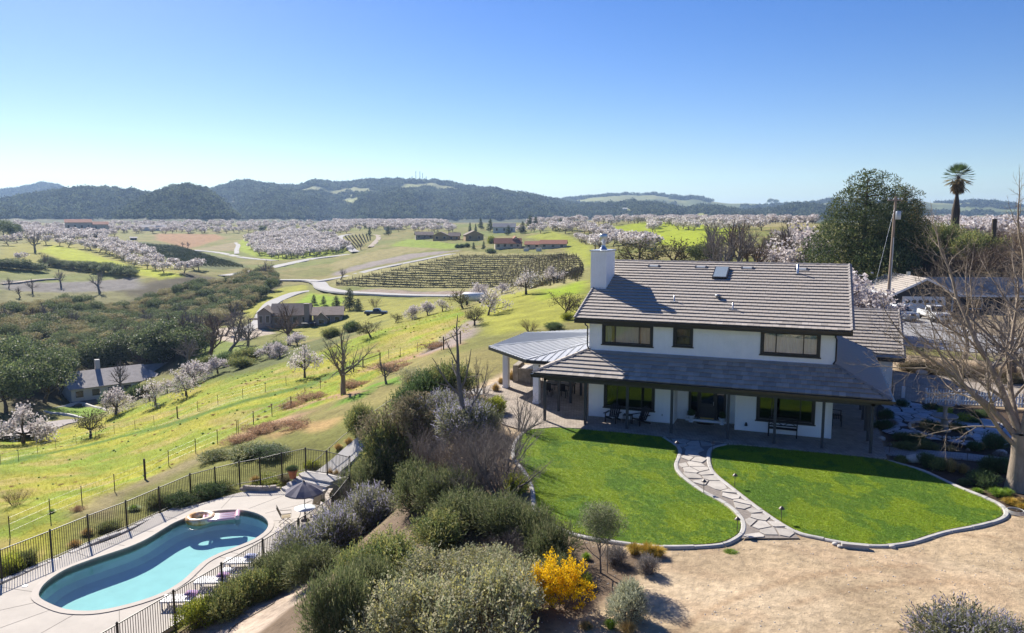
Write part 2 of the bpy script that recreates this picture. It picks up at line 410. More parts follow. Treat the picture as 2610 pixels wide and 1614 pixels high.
def hills(b, d):
    rg = fbm((CAM[0] + d * np.sin(b + YAW)) / 430, (CAM[1] + d * np.cos(b + YAW)) / 430, 90, 4) - .5
    zb = 8.5 + 3.5 * sstep(1000, 2200, d)
    z = zb.copy()
    for k, (D, w, pts) in enumerate(RIDGES):
        bs = []; ss = []
        for q in pts:
            bb, s = bearing_slope(*px(*q)); bs.append(bb - YAW); ss.append(s)
        ex = np.array(bs); sl = np.interp(b, ex, np.array(ss))
        H = CAM[2] + D * sl - 3.0
        wob = fbm(b * 22 + k * 9, d / 2600 + k, 40 + k, 3) - .5
        ww = w * (1 + .9 * wob)
        s = (d - D) / ww
        prof = np.where(s < 0, np.cos(np.clip(s, -1, 0) * math.pi / 2) ** 1.5, .35 + .65 * np.cos(np.clip(s, 0, 1) * math.pi / 2) ** 2)
        zk = zb + np.maximum(H - zb, 0) * prof * (1 + (fbm(b * 40 + 3 * k, d / 330, 60 + k, 4) - .5) * .55 * (1 - prof))
        z = np.maximum(z, zk + rg * 210 * np.clip((H - zb) / 120, 0, 1) * prof * (1 - .93 * prof))
    return z
def raw_height(b, d):
    x = CAM[0] + d * np.sin(b + YAW); y = CAM[1] + d * np.cos(b + YAW)
    z = tps(b, d)
    far = d > 900
    if far.any():
        f = sstep(950, 1200, d)
        z = np.where(far, z * (1 - f) + hills(b, d) * f, z)
    rel = (fbm(x / 7, y / 7, 3, 3) - .5) * .5 + (fbm(x / 1.7, y / 1.7, 5, 2) - .5) * .16
    z = z + rel * sstep(20, 60, d) * (1 + sstep(150, 500, d) * 1.5)
    near = d < 190
    if near.any():
        xn, yn = x[near], y[near]
        dl = outdist(SHELF, xn, yn); dp = outdist(TERRACE, xn, yn)
        wl = 1 / (dl + .02) ** 2; wp = 1 / (dp + .02) ** 2; wb = 1 / 7.0 ** 2
        zn = (wl * -.08 + wp * -4.86 + wb * z[near]) / (wl + wp + wb)
        bank = (dl > .3) & (dp > .3)
        zn = zn + np.where(bank, (fbm(xn / 1.2, yn / 1.2, 7, 3) - .5) * .18, 0)
        zn = np.where(dl == 0, -.08 + (fbm(xn / 2.5, yn / 2.5, 9, 3) - .5) * .05, zn)
        dpool = edge_dist(POOL, xn, yn)
        zn = np.where(inside(POOL, xn, yn) | (dpool < .45), -8.2, zn)
        z = z.copy(); z[near] = zn
    return z
GB = np.concatenate([np.linspace(-math.pi, -.70, 46)[:-1], np.linspace(-.70, .70, 470), np.linspace(.70, math.pi, 46)[1:]])
GL = np.concatenate([np.linspace(math.log(6), math.log(16), 24)[:-1], np.arange(math.log(16), math.log(9500), .0097)])
GD = np.exp(GL)
_BB, _DD = np.meshgrid(GB, GD)
GZ = raw_height(_BB, _DD)
def height(x, y):
    b, d = uv_of(np.asarray(x, float), np.asarray(y, float))
    l = np.log(np.clip(d, 6.01, 9490))
    j = np.clip(np.searchsorted(GB, b) - 1, 0, len(GB) - 2); i = np.clip(np.searchsorted(GL, l) - 1, 0, len(GL) - 2)
    fb = (b - GB[j]) / (GB[j + 1] - GB[j]); fl = (l - GL[i]) / (GL[i + 1] - GL[i])
    return (GZ[i, j] * (1 - fb) + GZ[i, j + 1] * fb) * (1 - fl) + (GZ[i + 1, j] * (1 - fb) + GZ[i + 1, j + 1] * fb) * fl
def hit(n, x, y, dmin=12.0):
    """where the line of sight through a picture point first meets the ground"""
    b, s = bearing_slope(*px(n, x, y)); b -= YAW
    j = min(max(np.searchsorted(GB, b) - 1, 0), len(GB) - 2); fb = (b - GB[j]) / (GB[j + 1] - GB[j])
    zc = GZ[:, j] * (1 - fb) + GZ[:, j + 1] * fb
    g = zc - (CAM[2] + GD * s)
    ok = np.where((g >= 0) & (GD > dmin))[0]
    i = ok[0] if len(ok) else len(GD) - 1
    d = GD[i]
    if i > 0 and g[i - 1] < 0:
        t = g[i - 1] / (g[i - 1] - g[i]); d = GD[i - 1] + (GD[i] - GD[i - 1]) * t
    x_, y_ = CAM[0] + d * math.sin(b + YAW), CAM[1] + d * math.cos(b + YAW)
    return np.array([x_, y_, float(height(x_, y_))])
def hits(n, pts, dmin=12.0): return [hit(n, x, y, dmin) for x, y in pts]
def region(n, pts, dmin=12.0): return [tuple(hit(n, x, y, dmin)[:2]) for x, y in pts]
def dist_of(p): return math.hypot(p[0] - CAM[0], p[1] - CAM[1])
def ppm(p): return F_PX / dist_of(p)

def at_d(x, d):
    b, s = bearing_slope(*px('z3', x, 700)); return CAM[0] + d * math.sin(b), CAM[1] + d * math.cos(b)
# ---- ground cover zones (what grows or lies there)
gx = CAM[0] + _DD * np.sin(_BB + YAW); gy = CAM[1] + _DD * np.cos(_BB + YAW)
GC = np.empty(gx.shape + (3,))
def mixc(mask, c):
    m = np.clip(mask, 0, 1)[..., None]
    GC[:] = GC * (1 - m) + np.array(c) * m
n1 = fbm(gx / 14, gy / 14, 11, 4); n2 = fbm(gx / 3, gy / 3, 12, 3); n3 = fbm(gx / 60, gy / 60, 13, 4)
GC[:] = (.17, .17, .045)
mixc(sstep(.45, .65, n1), (.22, .19, .065)); mixc(sstep(.55, .7, n3) * .6, (.13, .17, .03))
def zone(poly, c, soft=1.0, wob=0.0, amount=1.0):
    xs = [p[0] for p in poly]; ys = [p[1] for p in poly]; pad = soft * 3 + wob * 2
    bb = (gx > min(xs) - pad) & (gx < max(xs) + pad) & (gy > min(ys) - pad) & (gy < max(ys) + pad)
    x, y = gx[bb], gy[bb]
    sd = np.where(inside(poly, x, y), 1, -1) * edge_dist(poly, x, y)
    if wob: sd = sd + (n2[bb] - .5) * 2 * wob
    m = np.zeros(gx.shape); m[bb] = sstep(-soft, soft, sd) * amount
    mixc(m, c)
# the yellow-green hillside below the house
HILLSIDE = region('d', [(0, 1500), (0, 1050), (200, 1010), (300, 980), (400, 942), (500, 905), (600, 885), (700, 862), (870, 800), (1000, 762), (1095, 735), (1130, 790), (1000, 850), (900, 900), (820, 950), (700, 985), (600, 1030), (520, 1075), (420, 1110), (300, 1160), (150, 1250)])
zone(HILLSIDE, (.31, .295, .035), 1.5, 1.0)
zone(region(7, [(285, 1180), (350, 1155), (500, 1148), (640, 1160), (690, 1180), (620, 1208), (560, 1222), (450, 1212), (370, 1200)]), (.16, .25, .03), .3)
hs = np.where(inside(HILLSIDE, gx, gy), 1, 0)
mixc(hs * sstep(.48, .6, fbm(gx / 9, gy / 9, 21, 4)), (.23, .27, .03))
mixc(hs * sstep(.56, .7, fbm(gx / 3.5, gy / 3.5, 22, 3)) * .7, (.17, .25, .025))
mixc(hs * sstep(.58, .7, fbm(gx / 6 + 9, gy / 6, 23, 3)) * .6, (.36, .26, .10))
def band(n, pts, width, c, soft=.6, wob=.4, amount=1.0):
    P = smooth_open([tuple(hit(n, x, y)[:2]) for x, y in pts], 5); P = np.array(P)
    L = []; R = []
    for i in range(len(P)):
        t = P[min(i + 1, len(P) - 1)] - P[max(i - 1, 0)]; t = t / (np.linalg.norm(t) + 1e-9); q = np.array([-t[1], t[0]]) * width / 2
        L.append(tuple(P[i] + q)); R.append(tuple(P[i] - q))
    zone(L + R[::-1], c, soft, wob, amount)
band('d', [(0, 1110), (130, 1080), (300, 1040), (420, 1010), (560, 965), (680, 935), (760, 910), (850, 870)], 2.2, (.10, .17, .025))
band('d', [(0, 1100), (130, 1071), (300, 1032), (420, 1002), (560, 957), (680, 927)], .6, (.36, .36, .16), .3, .2)
band('d', [(830, 960), (900, 920), (1000, 900), (1060, 880)], 3.0, (.13, .24, .02), .8, .6)
band('d', [(700, 975), (780, 950), (860, 940)], 2.5, (.33, .21, .12), 1, .8); band('d', [(560, 1050), (650, 1010), (720, 995)], 3.0, (.34, .22, .125), 1, 1.2)
band('d', [(880, 880), (960, 860), (1060, 830), (1100, 820)], 2.6, (.32, .2, .12), 1, .8); band('d', [(640, 1045), (720, 1020), (800, 1010)], 2.0, (.36, .24, .1), 1, .8)
band('d', [(500, 1080), (420, 1120), (300, 1170), (200, 1230)], 2.2, (.22, .17, .10), 1, 1.2, .7)
zone(region('d', [(1000, 850), (1060, 800), (1120, 765), (1155, 760), (1150, 790), (1080, 830)]), (.27, .22, .19), 1, .6)
zone(region('d', [(1130, 745), (1200, 700), (1290, 690), (1400, 670), (1400, 760), (1250, 790), (1160, 800)]), (.27, .27, .04), 2, 1.5)
zone(region('d', [(1240, 690), (1390, 670), (1400, 700), (1300, 715)]), (.24, .32, .015), 2, 1)
# valley floor, woods, meadows
WOOD = region('d', [(0, 1010), (0, 700), (120, 690), (320, 690), (420, 650), (560, 668), (640, 640), (668, 690), (600, 720), (560, 760), (480, 800), (440, 840), (440, 880), (300, 900), (180, 930), (90, 985)])
zone(WOOD, (.075, .062, .035), 4, 2)
zone(region('d', [(0, 745), (0, 690), (260, 690), (330, 710), (260, 740)]), (.18, .17, .065), 3, 2)
zone(region('d', [(0, 690), (0, 668), (330, 660), (340, 690)]), (.17, .155, .14), 3, 1)
zone(region('d', [(0, 650), (0, 588), (100, 575), (300, 600), (440, 650), (380, 668), (150, 640)]), (.24, .22, .04), 3, 2)
zone(region('d', [(90, 600), (130, 585), (200, 600), (330, 640), (440, 660), (380, 668), (260, 640), (150, 620)]), (.30, .33, .01), 3, 2)
zone(region('z1', [(850, 540), (1000, 535), (1200, 560), (1350, 600), (1600, 650), (1720, 715), (1500, 725), (1300, 700), (1080, 640), (1000, 600)]), (.085, .10, .03), 2, .5)
zone(region('z1', [(1650, 530), (1900, 460), (2300, 500), (2420, 600), (2200, 640), (1900, 660), (1750, 630), (1640, 590)]), (.24, .30, .02), 3, 1)
zone(region('z1', [(1080, 480), (1300, 480), (1500, 480), (1560, 510), (1300, 580), (1080, 520)]), (.30, .17, .08), 4, 1)
zone(region('z1', [(1330, 585), (1650, 530), (1640, 600), (1450, 590)]), (.26, .21, .11), 3, 1)
zone(region('d', [(580, 745), (660, 690), (730, 680), (735, 692), (650, 720), (610, 770)]), (.27, .27, .035), 1.5, .5)
zone(region('d', [(640, 760), (700, 705), (780, 698), (900, 712), (1090, 712), (1090, 735), (960, 780), (870, 790)]), (.24, .23, .045), 2, 1)
zone(region('d', [(690, 735), (740, 700), (830, 712), (800, 735)]), (.21, .30, .015), 2, 1)
zone(region('d', [(450, 860), (440, 815), (560, 815), (640, 830), (600, 870), (520, 860)]), (.15, .19, .035), 2, 1)
band('d', [(420, 905), (500, 885), (600, 868), (700, 842), (800, 805), (870, 785)], 22, (.10, .115, .035), 5, 3)
zone(region('d', [(480, 810), (520, 785), (600, 780), (660, 796), (560, 818)]), (.42, .35, .28), 1, .3)
# vineyard hill, graded bank, right-hand meadows
zone(region('z2', [(0, 830), (0, 790), (300, 720), (700, 650), (930, 600), (1600, 610), (1740, 640), (1730, 800), (1500, 860), (1000, 870), (300, 860)]), (.27, .245, .095), 3, 1)
zone(region('z2', [(0, 880), (300, 862), (1000, 872), (1000, 900), (300, 900), (0, 890)]), (.27, .21, .17), 2, .5)
zone(region('z2', [(0, 750), (200, 690), (500, 620), (880, 590), (860, 600), (600, 640), (300, 700), (0, 775)]), (.25, .215, .19), 2, 1)
zone(region('z2', [(0, 680), (300, 590), (500, 560), (800, 580), (500, 612), (200, 680), (0, 735)]), (.26, .225, .09), 3, 1)
zone(region('z2', [(380, 560), (520, 515), (700, 530), (900, 555), (850, 580), (600, 575)]), (.20, .26, .03), 3, 1)
zone(region('z2', [(1850, 450), (2150, 400), (2440, 400), (2440, 600), (2250, 560), (2000, 500)]), (.27, .32, .012), 3, 1)
zone(region('z3', [(0, 520), (200, 520), (480, 570), (330, 680), (150, 740), (0, 640)]), (.27, .32, .012), 3, 1)
zone(region('z2', [(1320, 500), (1500, 460), (1650, 500), (1780, 560), (1790, 700), (1700, 640), (1600, 560)]), (.25, .27, .03), 3, 1)
zone(region('z2', [(1600, 390), (1900, 378), (1850, 420), (1600, 430)]), (.26, .22, .10), 5, 1); zone(region('z3', [(470, 520), (1000, 505), (1000, 540), (550, 540)]), (.27, .23, .10), 5, 1)
# yard: sand and mulch
on_shelf = outdist(SHELF, gx, gy); near_mask = (_DD < 75)
yard = np.where(near_mask, sstep(1.2, 0, on_shelf), 0)
mixc(yard, (.43, .325, .205))
mixc(yard * sstep(.4, .62, fbm(gx / 5, gy / 2.5, 31, 4)), (.49, .38, .25)); mixc(yard * sstep(.55, .7, fbm(gx / 1.8, gy / 1.1, 32, 4)) * .5, (.42, .30, .19))
for rr_ in (7.6, 8.9, 11.4, 12.6, 15.5):
    rad_ = np.hypot(gx - 21, gy + 27 + .0 * rr_); mixc(yard * np.exp(-((rad_ - rr_ - (n1 - .5) * .8) / .16) ** 2) * .75 * sstep(.3, .6, n2), (.31, .21, .125))
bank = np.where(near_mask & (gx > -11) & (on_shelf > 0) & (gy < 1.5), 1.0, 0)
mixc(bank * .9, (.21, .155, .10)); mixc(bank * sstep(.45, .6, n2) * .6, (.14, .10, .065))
zone(region('d', [(470, 1512), (650, 1400), (780, 1340), (790, 1390), (730, 1430), (700, 1512)]), (.44, .35, .27), .4, .3)
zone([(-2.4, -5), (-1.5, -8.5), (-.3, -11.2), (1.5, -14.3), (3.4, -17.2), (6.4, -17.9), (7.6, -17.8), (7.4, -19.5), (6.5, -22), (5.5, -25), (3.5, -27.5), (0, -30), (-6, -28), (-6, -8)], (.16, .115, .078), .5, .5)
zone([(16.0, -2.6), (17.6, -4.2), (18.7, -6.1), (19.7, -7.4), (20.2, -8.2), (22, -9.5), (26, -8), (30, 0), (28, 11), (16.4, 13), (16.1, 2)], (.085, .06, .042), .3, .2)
zone([(17.8, 13), (22, 17), (30, 19), (44, 20), (46, 27), (30, 26), (22, 27), (18.4, 24)], (.16, .12, .075), .6, .5)
zone([(30, 30), (18, 40), (14, 60), (30, 110), (70, 110), (90, 60), (70, 30)], (.26, .21, .15), 3, 1)
zone([tuple(at_d(x, d)) for x, d in ((1560, 105), (2700, 105), (3000, 300), (1750, 300))], (.23, .18, .11), 4, 2)
zone([(-21.75, -10.8), (-21.0, -9.5), (-19.4, -7.6), (-20.6, -10.6), (-21.1, -12.5), (-20.8, -15), (-21.2, -18), (-21.3, -24), (-22.0, -24), (-21.8, -16)], (.085, .06, .045), .25, .1)
# hills: woods with grass clearings
fm = _DD > 1000
wood = np.where(fm, np.maximum(sstep(1050, 1350, _DD), sstep(13, 18, GZ)), 0)
mixc(wood, (.055, .07, .036)); mixc(wood * sstep(.45, .6, fbm(gx / 160, gy / 160, 51, 5)), (.10, .10, .05))
mixc(wood * sstep(.5, .62, fbm(gx / 45, gy / 45, 52, 3)) * .7, (.045, .055, .032))
rb = np.where(fm & (_BB > .02), 1, 0) * sstep(.06, .2, _BB)
mixc(rb * sstep(.46, .58, fbm(gx / 420 + 3, gy / 420, 54, 3)) * sstep(2500, 3300, _DD) * .9, (.15, .17, .06))
mixc(wood * sstep(.575, .63, fbm(gx / 190, gy / 190, 55, 3)) * .85 * sstep(1950, 2150, _DD), (.24, .24, .09))
for pl in ([('z2', 430, 150), ('z2', 520, 135), ('z2', 600, 135), ('z2', 595, 165), ('z2', 500, 180), ('z2', 450, 165)], [('z2', 375, 210), ('z2', 480, 185), ('z2', 470, 200), ('z2', 390, 218)],
           [('z2', 40, 245), ('z2', 170, 222), ('z2', 175, 250), ('z2', 60, 258)], [('z1', 2010, 285), ('z1', 2150, 285), ('z1', 2140, 305), ('z1', 2020, 308)],
           [('z3', 125, 480), ('z3', 200, 440), ('z3', 290, 455), ('z3', 230, 500)], [('z3', 810, 465), ('z3', 880, 425), ('z3', 925, 408), ('z3', 860, 455)],
           [('z2', 1600, 255), ('z2', 1800, 232), ('z2', 1900, 235), ('z2', 1750, 265)], [('z1', 2350, 245), ('z1', 2440, 235), ('z1', 2440, 255)], [('z2', 2000, 310), ('z2', 2060, 305), ('z2', 2070, 330)]):
    zone([tuple(hit(*q, dmin=1150)[:2]) for q in pl], (.26, .27, .09), 15, 8)
mixc(np.where(fm & (_DD < 1400) & (GZ < 16), 1, 0) * (1 - sstep(1150, 1400, _DD)) * .8, (.16, .15, .07))
GC *= (.88 + .24 * n2)[..., None]
nr, nc = gx.shape
gV = np.stack([gx, gy, GZ], -1).reshape(-1, 3)
ii = np.arange(nr * nc).reshape(nr, nc)
quads = np.stack([ii[:-1, :-1], ii[:-1, 1:], ii[1:, 1:], ii[1:, :-1]], -1).reshape(-1, 4)[:, ::-1]
gV = np.vstack([gV, [[CAM[0], CAM[1], -.08]]])
ctr = len(gV) - 1
fan = np.stack([ii[0, :-1], np.full(nc - 1, ctr), ii[0, 1:]], -1)
gcol = np.vstack([GC.reshape(-1, 3), [[.46, .35, .24]]])
m_ground = bpy.data.materials.new('ground'); m_ground.use_nodes = True
def ground_shader(m, fine=3.2, coarse=.32):
    nt = m.node_tree; L = nt.links; b = nt.nodes['Principled BSDF']; b.inputs['Roughness'].default_value = .95; b.inputs['Specular IOR Level'].default_value = .1
    at = N(nt, 'VertexColor'); at.layer_name = 'Col'; g = N(nt, 'NewGeometry')
    a = N(nt, 'TexNoise', Scale=fine, Detail=8.0, Roughness=.7); c = N(nt, 'TexNoise', Scale=coarse, Detail=5.0, Roughness=.65)
    L.new(g.outputs['Position'], a.inputs['Vector']); L.new(g.outputs['Position'], c.inputs['Vector'])
    ma = N(nt, 'MapRange'); mc = N(nt, 'MapRange')
    for q, lo, hi in ((ma, .68, 1.3), (mc, .76, 1.22)):
        q.inputs['From Min'].default_value = .3; q.inputs['From Max'].default_value = .7; q.inputs['To Min'].default_value = lo; q.inputs['To Max'].default_value = hi
    L.new(a.outputs['Fac'], ma.inputs['Value']); L.new(c.outputs['Fac'], mc.inputs['Value'])
    mu = N(nt, 'Math', operation='MULTIPLY'); L.new(ma.outputs[0], mu.inputs[0]); L.new(mc.outputs[0], mu.inputs[1])
    vm = N(nt, 'VectorMath', operation='SCALE'); L.new(at.outputs['Color'], vm.inputs[0]); L.new(mu.outputs[0], vm.inputs['Scale'])
    L.new(vm.outputs[0], b.inputs['Base Color'])
    bp = N(nt, 'Bump', Strength=.7, Distance=.12); L.new(a.outputs['Fac'], bp.inputs['Height']); L.new(bp.outputs[0], b.inputs['Normal'])
ground_shader(m_ground)
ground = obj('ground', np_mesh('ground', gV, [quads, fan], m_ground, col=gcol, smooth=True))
tag(ground, 'rolling ground of sand, grass hillside, valley and wooded hills', kind='structure')
# ================================================================ main house
WHITE = mat('white_siding', (.89, .89, .89), .6, var=.06, scale=1.5, bump=.08, bscale=30)
BLACK = mat('black_trim', (.022, .023, .026), .45, spec=.5, var=.15, scale=4)
POSTM = mat('charcoal_post', (.06, .063, .068), .6, var=.15, scale=5, bump=.15)
GUTTER = mat('black_gutter', (.012, .012, .014), .3, spec=.6, var=.1)
TILE = mat('concrete_tile', (.43, .385, .34), .85, spec=.25, var=.16, scale=3.0, bump=.35, bscale=40, hue2=(.385, .335, .285), random_tint=.22, world=True)
TILE_CAP = mat('ridge_tile', (.27, .245, .23), .85, spec=.25, var=.15, scale=4, bump=.3, random_tint=.15)
SEAM = mat('standing_seam_metal', (.50, .51, .52), .45, spec=.5, metal=.3, var=.05, scale=2)
GLASS = glass_mat('window_glass', (.5, .55, .55), .02)
GLASS2 = glass_mat('upper_window_glass', (.8, .85, .85), .06)
GLASS3 = glass_mat('sky_reflecting_glass', (.7, .8, .85), .45)
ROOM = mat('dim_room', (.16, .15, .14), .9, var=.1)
CURTAIN = mat('grey_curtain', (.42, .42, .40), .9, var=.08, scale=12, stretch=(8, 8, .6))
BLIND = mat('cream_blind', (.62, .60, .55), .9, var=.06, scale=20, stretch=(1, 1, 6))
DOORM = mat('dark_door', (.035, .037, .042), .4, spec=.5, var=.15, scale=3)
STEEL = mat('galvanised_steel', (.55, .56, .57), .35, metal=.9, var=.15, scale=8)
W = 13.5
ZE, OY, OX, YR, ZR = 5.92, .52, .755, 7.85, 8.93
ZP, PY, PL, PR, Z1 = 2.86, 2.53, 2.71, 2.58, 4.02
house = empty('farmhouse', (6.75, 3, 0))
tag(house, 'large white two-storey farmhouse with grey tile roofs and wraparound porch beside the lawn', 'house')
house.location = (0, 0, 0)
def wall_cells(x0, x1, z0, z1, holes):
    holes = [h for h in holes if h[0] >= x0 and h[1] <= x1]
    xs = sorted({x0, x1, *[h[0] for h in holes], *[h[1] for h in holes]}); zs = sorted({z0, z1, *[h[2] for h in holes], *[h[3] for h in holes]})
    for a, b in zip(xs, xs[1:]):
        for c, d in zip(zs, zs[1:]):
            if not any(h[0] <= a and b <= h[1] and h[2] <= c and d <= h[3] for h in holes): yield a, b, c, d
def clip_spans(a, b, blocks):
    spans = [(a, b)]
    for p, q in blocks:
        spans = [s for x, y in spans for s in ((x, min(y, p)), (max(x, q), y)) if s[1] - s[0] > .02]
    return spans
UP_W = [(0.90, 3.66, 4.50, 5.56), (5.06, 5.92, 4.62, 5.58), (9.82, 12.62, 4.46, 5.60)]
LO_W = [(1.06, 3.84, .72, 2.2), (9.74, 12.52, .76, 2.2)]
up_wall = MB()
for a, b, c, d in wall_cells(0, W, 3.2, 6.0, UP_W): up_wall.box(a, b, 0, .16, c, d)
up_wall.box(0, .16, .16, 15.7, 3.2, 6.0).box(W - .16, W, .16, 15.7, 3.2, 6.0).box(0, W, 15.54, 15.7, 0, 6.0)
up_wall.add([(0, -.02, 6.0), (0, 15.7, 6.0), (0, YR, ZR - .3)], [(0, 1, 2)]).add([(W, -.02, 6.0), (W, 15.7, 6.0), (W, YR, ZR - .3)], [(2, 1, 0)])
up_wall.build('upper_wall', WHITE, house)
lo_wall = MB()
for a, b, c, d in wall_cells(0, 5.08, 0, 3.2, LO_W): lo_wall.box(a, b, 0, .16, c, d)
for a, b, c, d in wall_cells(8.48, W, 0, 3.2, LO_W): lo_wall.box(a, b, 0, .16, c, d)
for a, b, c, d in wall_cells(5.08, 8.48, 0, 3.2, [(5.72, 7.86, .1, 2.3)]): lo_wall.box(a, b, 1.27, 1.42, c, d)
lo_wall.box(4.92, 5.08, .16, 1.42, 0, 3.2).box(8.48, 8.64, .16, 1.42, 0, 3.2)
lo_wall.box(0, .16, .16, 15.54, 0, 3.2).box(W - .16, W, .16, 15.54, 0, 3.2)
lo_wall.build('lower_wall', WHITE, house)
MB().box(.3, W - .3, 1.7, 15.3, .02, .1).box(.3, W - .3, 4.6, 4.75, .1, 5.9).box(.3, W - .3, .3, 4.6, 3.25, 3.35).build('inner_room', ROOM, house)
# vertical battens on the upper storey
bat = MB().box(-.02, .02, -.018, 0, 0, 1.0).mesh('batten', WHITE)
z_lo, z_hi = 4.04, 5.92
k = 0; x = .14
while x < W:
    spans = clip_spans(z_lo, z_hi, [(h[2] - .13, h[3] + .13) for h in UP_W if h[0] - .14 < x < h[1] + .14])
    for a, b in spans:
        o = obj('batten', bat, house, (x, 0, a)); o.scale = (1, 1, b - a)
    x += .305
for q, yy in enumerate(np.arange(.3, 15.4, .61)):
    o = obj('batten', bat, house, (0, yy, 3.3), -math.pi / 2); o.scale = (1, 1, 2.65)
# lap boards on the ground floor
lap = MB().add([(0, 0, 0), (1, 0, 0), (1, 0, .155), (0, 0, .155), (0, -.02, 0), (1, -.02, 0), (1, -.004, .155), (0, -.004, .155)],
               [(4, 5, 6, 7), (0, 1, 5, 4), (3, 7, 6, 2), (0, 4, 7, 3), (1, 2, 6, 5)]).mesh('siding_board', WHITE)
for r in range(18):
    z = .06 + r * .155
    for (x0, x1, yy) in ((0.0, 5.08, 0), (8.48, W, 0), (5.08, 8.48, 1.27)):
        blocks = [(h[0] - .13, h[1] + .13) for h in LO_W if h[2] - .13 < z + .08 < h[3] + .13]
        if yy: blocks = [(5.6, 7.98)] if z < 2.36 else []
        for a, b in clip_spans(x0, x1, blocks):
            o = obj('siding_board', lap, house, (a, yy, z)); o.scale = (b - a, 1, 1)
cb = MB().box(-.06, .06, -.03, 0, 0, 1).mesh('corner_board', WHITE)
for (cx, z, h) in ((.06, 0, 2.9), (W - .06, 0, 2.9), (.06, 3.9, 2.0), (W - .06, 3.9, 2.0), (5.02, 0, 2.9), (8.54, 0, 2.9)):
    o = obj('corner_board', cb, house, (cx, -.001, z)); o.scale = (1, 1, h)
MB().box(-.02, W + .02, -.03, 0, 3.98, 4.06).build('flashing', mat('pale_flashing', (.62, .68, .75), .4, var=.05), house)
# windows
def window(parent, x0, x1, z0, z1, y, cols, rows=1, cover=None, sill=True, glass=None, trim=.13, label=None):
    w = MB()
    for a in (x0 - trim, x1): w.box(a, a + trim, y - .05, y + .06, z0, z1)
    w.box(x0 - trim, x1 + trim, y - .052, y + .06, z1, z1 + trim).box(x0 - trim, x1 + trim, y - .052, y + .06, z0 - trim * .6, z0)
    f = w.build('window', BLACK, parent)
    if label: f['label'] = label
    sash = MB()
    for a in [x0] + list(cols) + [x1]:
        c = min(max(a, x0 + .03), x1 - .03); sash.box(c - .03, c + .03, y + .02, y + .07, z0, z1)
    for zz in [z0 + .03, z1 - .03] + ([(z0 + z1) / 2] if rows == 2 else []): sash.box(x0, x1, y + .022, y + .068, zz - .03, zz + .03)
    sash.build('sash', BLACK, f)
    ed = [x0] + list(cols) + [x1]
    for a, b in zip(ed, ed[1:]): MB().box(a + .01, b - .01, y + .044, y + .05, z0 + .01, z1 - .01).build('pane', glass or GLASS, f)
    if sill: MB().box(x0 - trim - .05, x1 + trim + .05, y - .09, y + .02, z0 - trim * .6 - .06, z0 - trim * .6 - .002).build('sill', BLACK, f)
    for (a, b, m) in (cover or []):
        n = max(3, int((b - a) / .06)); V = []; Fq = []
        for i in range(n + 1):
            xx = a + (b - a) * i / n; yy = y + .2 + .025 * math.sin(i * 2.1); V += [(xx, yy, z0 - .05), (xx, yy, z1 + .05)]
        for i in range(n): Fq.append((2 * i, 2 * i + 2, 2 * i + 3, 2 * i + 1))
        MB().add(V, Fq).build('curtain', m, f)
    return f
window(house, *UP_W[0], 0, [1.55, 2.97], cover=[(.92, 1.3, CURTAIN), (1.5, 2.95, BLIND), (3.05, 3.64, CURTAIN)], glass=GLASS2)
window(house, *UP_W[1], 0, [], rows=2, cover=[(5.06, 5.92, CURTAIN)], glass=GLASS)
window(house, *UP_W[2], 0, [10.5, 11.9], cover=[(9.84, 12.6, mat('white_blind', (.74, .77, .80), .9, var=.04))], glass=GLASS2, label='upper window with pale blind drawn')
window(house, *LO_W[0], 0, [1.72, 3.2]); window(house, *LO_W[1], 0, [10.42, 11.9])
window(house, .9, 1.0, 2.9, 3.0, 15.5, [], sill=False)
# side window high on the left gable end
g = MB().box(-.05, 0, .9, 1.7, 4.3, 5.5).build('side_window', BLACK, house); MB().box(-.056, -.05, .98, 1.62, 4.38, 5.42).build('pane', GLASS, g)
# front door with side lights
dw = MB().box(5.72, 5.86, 1.2, 1.4, .1, 2.3).box(7.72, 7.86, 1.2, 1.4, .1, 2.3).box(5.86, 7.72, 1.2, 1.4, 2.18, 2.3).box(6.22, 6.32, 1.22, 1.38, .1, 2.18).box(7.26, 7.36, 1.22, 1.38, .1, 2.18)
door = MB().box(6.33, 7.25, 1.29, 1.34, .12, 2.17)
for a, b, c, d in ((6.42, 6.74, .25, .9), (6.84, 7.16, .25, .9)): door.box(a, b, 1.27, 1.29, c, d)
df = dw.build('door_frame', BLACK, house)
d_o = door.build('door', DOORM, house)
MB().box(6.45, 7.13, 1.275, 1.289, 1.05, 2.0).build('door_glass', GLASS, d_o)
MB().tube([(7.16, 1.27, .98), (7.16, 1.2, .98), (7.16, 1.2, 1.18), (7.16, 1.27, 1.18)], .016, 6).build('door_handle', STEEL, d_o)
MB().box(6.4, 7.2, 1.262, 1.268, .13, .22).build('kick_plate', mat('brass', (.6, .42, .16), .3, metal=.9, var=.1), d_o)
for a in (5.87, 7.37): MB().box(a, a + .34, 1.3, 1.31, .15, 2.15).build('side_light', GLASS, df)
MB().box(5.6, 7.98, 1.02, 1.26, 0, .12).build('door_step', WHITE, house)
